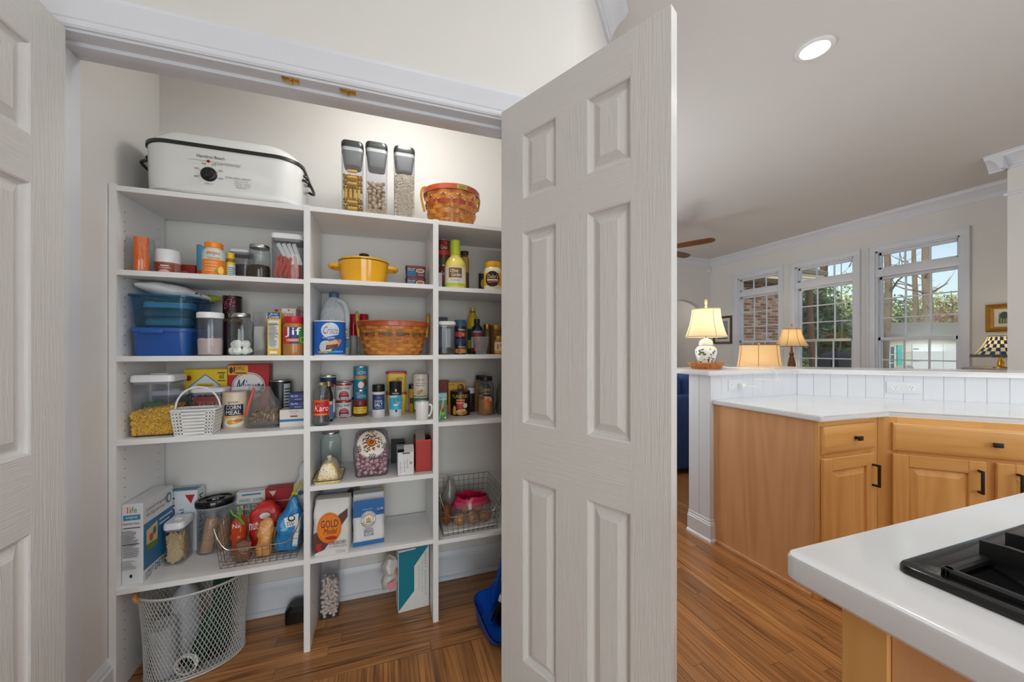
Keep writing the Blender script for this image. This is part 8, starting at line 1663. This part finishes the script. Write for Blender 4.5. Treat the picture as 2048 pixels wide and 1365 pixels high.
vessel('dressing_bottle', 'yellow Italian dressing bottle with lime green neck wrap', 'bottle', X, 1.80, z, r, h, [('bottle', M((232, 212, 106), 0.2), op), ('neck_wrap', mat('lime_wrap', (186, 206, 40), 0.35, var=0.25, vscale=200), [(0.43, 0.68), (0.44, 0.7), (0.45, 0.97), (0.42, 1.0), (0, 1.0)])], [('r', (226, 222, 210), -1.2, 1.2, 0.10, 0.43), ('r', (130, 90, 40), -0.62, 0.62, 0.21, 0.41), ('t', (250, 246, 236), 'Olive', -0.5, 0.25, 0.315, 0.385, 0.1), ('t', (250, 246, 236), 'Garden', -0.35, 0.5, 0.235, 0.305, 0.1), ('t', (90, 96, 50), 'ITALIAN', -0.4, 0.4, 0.145, 0.175), ('r', (176, 204, 50), -1.2, 1.2, 0.055, 0.10)], op)
X, r = cylfit(920, 938, 1.95); h = ZA(503, X, 1.95) - z
vessel('sauce_bottle', 'brown sauce bottle half hidden behind the dressing', 'bottle', X, 1.95, z, r, h, [('bottle', M((110, 80, 30), 0.2), [(0.95, 0), (1, 0.02), (1, 0.8), (0.6, 0.94)]), ('cap', M((60, 34, 22)), [(0.9, 0.92), (0.9, 0.99), (0, 1.0)])], [('r', (190, 150, 60), -1.0, 1.0, 0.5, 0.85)])
X, r = cylfit(957, 975, 1.92); h = ZA(548, X, 1.92) - z
can('olive_can', 'small dark blue can beside the mayonnaise jar', 'can', X, 1.92, z, r, h, (40, 52, 60), [('e', (200, 160, 60), 0, 0.5, 0.5, 0.2), ('r', (150, 50, 40), -1, 1, 0.05, 0.2)])
X, r = cylfit(967.5, 1004, 1.79); h = ZA(525, X, 1.78) - z
dp = [(0.92, 0), (1, 0.04), (1, 0.66), (0.92, 0.76), (0.84, 0.80)]
vessel('mayonnaise_jar', 'mayonnaise jar with yellow lid and round black label', 'jar', X, 1.79, z, r, h, [('jar', M((236, 226, 190), 0.22), dp), ('lid', M((240, 180, 20), 0.35), [(0.85, 0.79), (0.87, 0.80), (0.87, 0.98), (0.8, 1.0), (0, 1.0)])], [('r', (238, 170, 30), -1.3, 1.3, 0.16, 0.60), ('e', (24, 24, 24), -0.05, 0.38, 0.82, 0.27), ('t', (236, 214, 150), "Duke's", -0.62, 0.55, 0.40, 0.54, 0.15), ('r', (220, 220, 214), -0.66, 0.6, 0.32, 0.37), ('p', (200, 60, 40), [(-0.6, 0.24), (0.6, 0.27), (0.6, 0.32), (-0.6, 0.29)])], dp)
z = ZR[2]
Xc, w = span(878, 912, 1.765); x0 = max(Xc - w / 2, 0.246); Xc, w = (x0 + Xc + w / 2) / 2, Xc + w / 2 - x0; h = ZA(643, Xc, 1.77) - z
t = flip_tub('spice_tub', 'clear tub with white lid and dark spice at the bottom', Xc, 1.765 + 0.035, z, w, 0.068, h, 0, lh=0.020); fill(t, w * 0.88, 0.058, 0.004, 0.028, mat('dark_spice', (60, 44, 38), 0.9, var=0.5, vscale=150, bump=0.8, bscale=150))
Xc, w = span(877, 896, 1.93); carton('navy_box', 'navy box behind the clear spice tub', max(Xc, 0.246 + 0.03), 1.97, z, 0.05, 0.05, ZA(634, 0.27, 1.93) - z, 0, (50, 58, 84))
X, r = cylfit(907.5, 932, 1.835); ht_ = ZA(641, X, 1.83) - z
for k in range(2): vessel('bouillon_jar', ['lower bouillon jar with yellow label beside the spice tub', 'upper bouillon jar with red label and blue lid'][k], 'jar', X, 1.83, z + k * ht_ * 0.47, r, ht_ * (0.47 if k == 0 else 0.53), [('jar', M((40, 34, 34), 0.25), [(0.93, 0), (1, 0.03), (1, 0.66)]), ('lid', M((52, 84, 120) if k else (40, 56, 92), 0.35), [(1.0, 0.64), (1.04, 0.66), (1.02, 0.93), (0.9, 1.0), (0, 1.0)])], [('r', (206, 160, 50) if k == 0 else (170, 50, 60), -1.2, 1.2, 0.08, 0.58), ('r', (30, 30, 34), -0.9, 1.2, 0.34, 0.58), ('t', (250, 246, 240), 'Wylers', -0.3, 0.9, 0.38, 0.52), ('e', (200, 50, 50), -0.1, 0.22, 0.3, 0.1), ('e', (220, 140, 60), 0.5, 0.2, 0.25, 0.09)], group='stacked bouillon jars')
X, r = cylfit(934, 957, 1.955); h = ZA(616, X, 1.955) - z
lp = [(0.94, 0), (1, 0.02), (1, 0.52), (1.0, 0.62), (0.9, 0.76), (0.5, 0.86), (0.45, 0.9)]
vessel('lemon_juice_bottle', 'yellow topped green lemon juice bottle at the back', 'bottle', X, 1.955, z, r, h, [('bottle', M((48, 84, 42), 0.2), lp[:3] + [(1.0, 0.54)]), ('shoulder', M((214, 186, 40), 0.25), [(1.0, 0.53)] + lp[3:]), ('cap', M((206, 190, 50), 0.35), [(0.5, 0.92), (0.52, 0.93), (0.5, 0.99), (0, 1.0)]), ('neck', M((60, 96, 50), 0.3), [(0.46, 0.88), (0.46, 0.93)])], [('r', (190, 170, 60), -1.0, 1.0, 0.12, 0.3)])
X, r = cylfit(942, 966, 1.865); h = ZA(638, X, 1.865) - z
vessel('vinegar_bottle', 'dark bottle with black cap and red label behind cut glass', 'bottle', X, 1.865, z, r, h, [('bottle', M((24, 34, 26), 0.12), [(0.94, 0), (1, 0.02), (1, 0.66), (0.9, 0.74), (0.42, 0.84), (0.38, 0.9)]), ('cap', BLACK, [(0.46, 0.87), (0.48, 0.88), (0.46, 0.99), (0, 1.0)])], [('r', (150, 30, 40), -1.2, 1.2, 0.08, 0.58), ('r', (60, 90, 130), -1.2, 1.2, 0.58, 0.66), ('r', (210, 206, 196), -1.2, -0.6, 0.18, 0.48), ('t', (220, 226, 236), 'GRAPE', -0.6, 0.6, 0.6, 0.645)])
X, r = cylfit(946, 978, 1.765); h = ZA(674, X, 1.765) - z
t = thing('cut_glass', 'small flared cut crystal glass at the shelf front', 'glass', (X, 1.765, z)); b = new(); n_ = 24; rg = []
for rf, hf in ((0.55, 0), (0.6, 0.04), (0.78, 0.3), (0.95, 0.7), (1.0, 1.0)): rg.append([(r * rf * (1 + (0.03 if i % 2 else -0.03)) * math.cos(2 * PI * i / n_), r * rf * (1 + (0.03 if i % 2 else -0.03)) * math.sin(2 * PI * i / n_), h * hf) for i in range(n_)])
loft(b, rg, True, False); part('bowl', b, glass('cut_crystal', (226, 228, 228), 1.7, 0.06, 0.18), t, smooth=0)
GLD = mat('gold_lid', (196, 152, 70), 0.3, metal=0.8)
for k, (p0, p1, pt_, Yc, lab) in enumerate(((966, 982, 648, 1.93, 'rear jar with gold lid behind the cut glass'), (981, 1004, 650, 1.90, 'amber jam jar with brass lid behind honey jar'), (988, 1008, 672, 1.785, 'honey jar with gold lid and white orange label'))):
    X, r = cylfit(p0, p1, Yc); h = ZA(pt_, X, Yc) - z
    vessel('preserve_jar', lab, 'jar', X, Yc, z, r, h, [('jar', M([(120, 104, 70), (134, 90, 40), (176, 120, 50)][k], 0.15), [(0.93, 0), (1, 0.04), (1, 0.72), (0.88, 0.82)]), ('lid', GLD, [(0.92, 0.82), (0.95, 0.83), (0.94, 0.98), (0, 1.0)])], [('r', (226, 216, 200), -1.1, 1.1, 0.08, 0.66), ('e', (226, 130, 40), -0.2, 0.4, 0.3, 0.16), ('r', (226, 150, 50), -1.1, 1.1, 0.08, 0.2), ('t', (60, 40, 30), 'on', 0.2, 0.7, 0.4, 0.55)] if k == 2 else [])
z = ZR[3]
Yf = P(885, 840, Z=z).y; Xc, w = span(879, 894, Yf); h = ZA(786, Xc, Yf) - z; x0 = 0.247; 
t = carton('juice_box', 'green apple juice box with straw against the divider', x0 + 0.022, max(Yf, YF + 0.002) + 0.022, z, 0.042, 0.038, h, R(8), (96, 150, 90), [('r', (170, 206, 214), -0.98, 0.98, 0.72, 0.98), ('t', (60, 100, 60), 'Juicy', -0.8, 0.8, 0.76, 0.86), ('t', (60, 100, 60), 'Juice', -0.7, 0.7, 0.66, 0.74), ('e', (170, 50, 50), -0.1, 0.42, 0.5, 0.12), ('e', (150, 200, 60), 0.1, 0.22, 0.5, 0.06), ('r', (240, 240, 240), 0.4, 0.8, 0.03, 0.1)])
b = new(); tube(b, [(-0.016, -0.022, 0.004), (0.004, -0.022, h * 0.84), (0.008, -0.022, h * 0.80), (0.0, -0.022, h * 0.4)], 0.0016, 6); part('straw', b, WHITE, t)
Yb = 1.90
carton('cocoa_box', 'dark red box behind the yellow cookie box', 0.30, 2.024, z, 0.075, 0.036, ZA(762, 0.3, 2.0) - z, 0, (130, 40, 34))
Xc, w = span(897, 931, 1.97); h = ZA(765, Xc, 1.97) - z
carton('cookie_box', 'yellow cookie box with chocolate picture behind black can', Xc, 1.987, z, w, 0.032, h, 0.0, (226, 178, 40), [('e', (110, 60, 30), 0.45, 0.80, 0.42, 0.14), ('e', (196, 130, 60), 0.35, 0.84, 0.22, 0.06), ('t', (30, 34, 70), 'Jif', -0.6, 0.0, 0.6, 0.76), ('t', (40, 60, 130), 'SMUCKERS', -0.9, -0.3, 0.9, 0.95)])
X, Y_, r = fitb(901, 940, 832.6, z); h = ZA(782, X, Y_) - z
can('peanut_can', 'black peanut can with yellow lettering and peanut picture', 'can', X, Y_, z, r, h, (22, 22, 24), [('t', (236, 180, 40), 'PLANTERS', -0.85, 0.85, 0.74, 0.88), ('r', (226, 170, 40), -0.4, 0.45, 0.63, 0.68), ('p', (196, 30, 36), [(-0.45, 0.62), (0.5, 0.62), (0.4, 0.30), (-0.3, 0.30)]), ('t', (250, 246, 240), 'PEANUTS', -0.35, 0.4, 0.50, 0.57), ('e', (214, 214, 206), 0.52, 0.42, 0.24, 0.10), ('e', (206, 150, 80), 0.1, 0.16, 0.55, 0.13), ('e', (226, 178, 110), -0.1, 0.20, 0.25, 0.06), ('e', (190, 126, 66), 0.4, 0.12, 0.3, 0.07), ('e', (226, 180, 110), 0.35, 0.24, 0.2, 0.05), ('p', (226, 170, 50), [(-0.75, 0.05), (-0.45, 0.05), (-0.4, 0.35), (-0.6, 0.45), (-0.75, 0.3)])], BLACK)
carton('matches_box', 'tiny red box between juice box and peanut can', 0.313, Y_ + 0.035, z, 0.022, 0.03, ZA(811, 0.31, Y_) - z, 0, (176, 52, 34))
X, r = cylfit(933, 949, 1.985); X = max(X, 0.446); h = ZA(775, X, 1.985) - z
vessel('spice_jar', 'dark pepper jar with white cap behind the peanut can', 'jar', X, 1.985, z, r, h, [('jar', mat('dark_spice', (60, 44, 38), 0.9), [(0.95, 0), (1, 0.02), (1, 0.76)]), ('cap', LIDW, [(0.98, 0.75), (1.0, 0.76), (1.0, 0.98), (0, 1.0)])], [('r', (28, 28, 32), -1.2, 1.2, 0.4, 0.7)])
pnp = [(0.92, 0), (1, 0.04), (1, 0.42), (0.93, 0.52), (1.0, 0.68), (0.9, 0.82), (0.72, 0.90)]
PNUT = mat('roasted_peanuts', (186, 126, 64), 0.6, var=0.5, vscale=70, bump=0.9, bscale=70)
for k, (p0, p1, pt_, yb, lab) in enumerate(((955, 988, 753, 832, 'dry roasted peanut jar with black cap in front'), (948, 977, 751, None, 'second dry roasted peanut jar just behind'))):
    if yb: X, Y_, r = fitb(p0, p1, yb, z)
    else: Y_ = 1.965; X, r = cylfit(p0, p1, Y_)
    h = ZA(pt_, X, Y_) - z
    vessel('peanut_jar', lab, 'jar', X, Y_, z, r, h, [('nuts', PNUT, [(a * 0.96, c) for a, c in (pnp[:3] if k == 0 else pnp[:6])] + [(0.3, 0.44 if k == 0 else 0.83)]), ('jar', CLEARP, pnp, 'open1'), ('cap', BLACK, [(0.76, 0.89), (0.80, 0.90), (0.80, 0.985), (0.7, 1.0), (0, 1.0)])], [('p', (24, 24, 28), [(-0.35, 0.50), (0.6, 0.50), (0.62, 0.72), (0.3, 0.82), (-0.2, 0.80), (-0.42, 0.68)]), ('t', (236, 180, 40), 'PLANTERS', -0.4, 0.65, 0.62, 0.70), ('t', (240, 230, 220), 'Dry Roasted', -0.25, 0.5, 0.54, 0.59), ('p', (226, 110, 30), [(-0.2, 0.50), (0.55, 0.50), (0.5, 0.28), (-0.1, 0.28)]), ('t', (250, 240, 230), 'PEANUTS', -0.15, 0.5, 0.43, 0.48), ('e', (206, 130, 50), 0.2, 0.25, 0.3, 0.12), ('e', (196, 206, 206), 0.55, 0.42, 0.15, 0.05)], [(1.0, 0), (1.0, 1.0)] if False else pnp)
b = bag_mesh(0.10, 0.09, 0.15, 14, 0.01, 0.4); t = thing('tortilla_bag', 'grey patterned bag with orange base at the shelf end', 'bag', (PX(1004, 1.86) + 0.03, 1.87, z), 0.2); part('pouch', b, M((110, 112, 100), 0.4), t); prt(t, m_flat(-0.048), 0.05, 0.15, [('p', (226, 130, 30), [(-0.95, 0.06), (0.95, 0.06), (0.95, 0.3), (-0.95, 0.45)]), ('p', (206, 206, 204), [(-0.95, 0.45), (0.95, 0.3), (0.95, 0.55), (-0.95, 0.68)])], lift=0.008)
# wire basket with onions
z = ZR[4]
q = P(885, 1062, Z=z); bw_ = 0.30; bd = 0.25; bh = ZA(942, 0.4, 2.0) - z
OB = wire_basket('wire_basket', 'wire basket of bagged onions in the right bay', 0.246 + bw_ / 2 + 0.006, 1.752 + bd / 2, z, bw_, bd, min(0.20, bh), 0.0)
bx, by = OB.location[0], OB.location[1]
b = new(); box(b, -0.125, 0.125, -0.10, 0.08, 0.003, 0.010, 0.003); wob(b, 0.008, 20, 1); single('paper_towel', b, M((226, 224, 220), 0.9), 'folded white paper lining under the onion bag', 'paper', (bx, by, z + 0.004))
b = ico(0.0305, 1, 1, 0.88, 3)
for v in b.verts:
    if v.co.z > 0.023: v.co.z += (v.co.z - 0.023) * 1.2
me = finish('onion', b, mat('onion_skin', (196, 132, 84), 0.35, var=0.3, vscale=30), 60)
scatter('onion', me, 'brown skinned onion in the netted bag', 'onion', 'onions in the bag', [((bx + dx_, by + dy_, z + dz_), (rx, ry, 0)) for dx_, dy_, dz_, rx, ry in ((-0.041, -0.042, 0.042, 0.4, 0.2), (0.021, -0.048, 0.042, -0.3, 0.5), (0.083, -0.040, 0.042, 0.2, -0.4), (-0.012, 0.012, 0.042, 0.8, 0), (0.052, 0.012, 0.042, 0, 0.8), (-0.008, -0.022, 0.092, 0.3, 0.6), (0.055, -0.022, 0.092, 0.6, 0.1))])
t = thing('onion_bag', 'clear onion bag with pink top band in the wire basket', 'bag', (bx + 0.021, by - 0.018, z + 0.012)); b = new(); lathe(b, [(0.088, 0.0), (0.100, 0.02), (0.100, 0.07), (0.085, 0.11)], 22, cap0=False, cap1=False, sy=0.70); wob(b, 0.006, 25, 2); part('film', b, FILM, t)
b = new(); lathe(b, [(0.100, 0.088), (0.088, 0.108), (0.078, 0.122), (0.08, 0.130)], 26, cap0=False, cap1=False, sy=0.62); wob(b, 0.016, 34, 5); part('band', b, M((206, 24, 80), 0.3), t, 'magenta printed top band')
b = new(); lathe(b, [(0.036, 0.0), (0.052, 0.03), (0.046, 0.10), (0.024, 0.15), (0.012, 0.185)], 18, sy=0.6); wob(b, 0.008, 30, 8); single('produce_bag', b, glass('crumpled_film', (206, 200, 196), 1.5, 0.15, 0.35), 'crumpled grey produce bag behind the onions', 'bag', (bx - 0.066, by + 0.077, z + 0.012))
b = ico(0.026, 0.9, 0.9, 2.1, 3); wob(b, 0.003, 20, 3); single('sweet_potato', b, M((126, 72, 34), 0.6), 'brown sweet potato standing at the basket corner', 'potato', (bx - 0.105, by - 0.03, z + 0.066))
# dustpan and brush on the floor
q = P(965, 1228, Z=0); t = thing('dustpan', 'upright blue dustpan with long blue handle', 'dustpan', (0.528, 1.612, 0), R(14)); DB = mat('dustpan_blue', (16, 84, 190), 0.35, var=0.04)
b = new(); rg = []
for w0, d0, zz in ((0.20, 0.17, 0.0), (0.23, 0.20, 0.02), (0.25, 0.22, 0.085)): rg.append(rrect(w0, d0, 0.05, zz, n=6))
loft(b, rg, True, False); loft(b, [rrect(w0 - 0.008, d0 - 0.008, 0.046, zz, n=6) for w0, d0, zz in ((0.25, 0.22, 0.085), (0.22, 0.19, 0.022), (0.19, 0.16, 0.006))], False, True)
for v in b.verts:
    k = min(1.0, max(0.0, (v.co.y + 0.11) / 0.17)); v.co.z *= 0.30 + 0.70 * k
    if v.co.z > 0.05: v.co.z += 0.035 * max(0.0, v.co.y / 0.11)
part('pan', b, DB, t)
b = new(); box(b, -0.025, 0.025, 0.07, 0.10, 0.05, 0.15, 0.008); part('handle_socket', b, DB, t)
b = new(); tube(b, [(0, 0.085, 0.13), (0.085, 0.085, 0.45), (0.17, 0.085, 0.80)], 0.010, 10); part('handle', b, DB, t)
b = new(); tube(b, [(0.053, 0.085, 0.33), (0.117, 0.085, 0.58)], 0.0135, 10); part('grip', b, mat('grip_navy', (30, 40, 70), 0.6), t)
t2 = thing('hand_brush', 'black bristled brush with white ferrule resting in the dustpan', 'brush', (t.location[0] - 0.03, t.location[1] + 0.0, 0.02), R(-40)); b = new(); rg_ = random.Random(2)
for i in range(130):
    x, y = rg_.uniform(-0.025, 0.025), rg_.uniform(-0.012, 0.012); tube(b, [(x, y, 0.095), (x * 1.5, y * 1.6 - 0.004, 0.0)], 0.0012, 4)
o = part('bristles', b, BLACK, t2); o['kind'] = 'stuff'
b = new(); box(b, -0.028, 0.028, -0.015, 0.015, 0.09, 0.118, 0.004); part('ferrule', b, WHITE, t2); b = new(); rg = [rrect(a, c, min(a, c) * 0.4, zz, n=4) for a, c, zz in ((0.05, 0.026, 0.117), (0.046, 0.03, 0.14), (0.038, 0.028, 0.18), (0.03, 0.024, 0.22))]; loft(b, rg); part('handle', b, BLACK, t2)
t2.rotation_euler = (R(-6), R(12), R(-40))
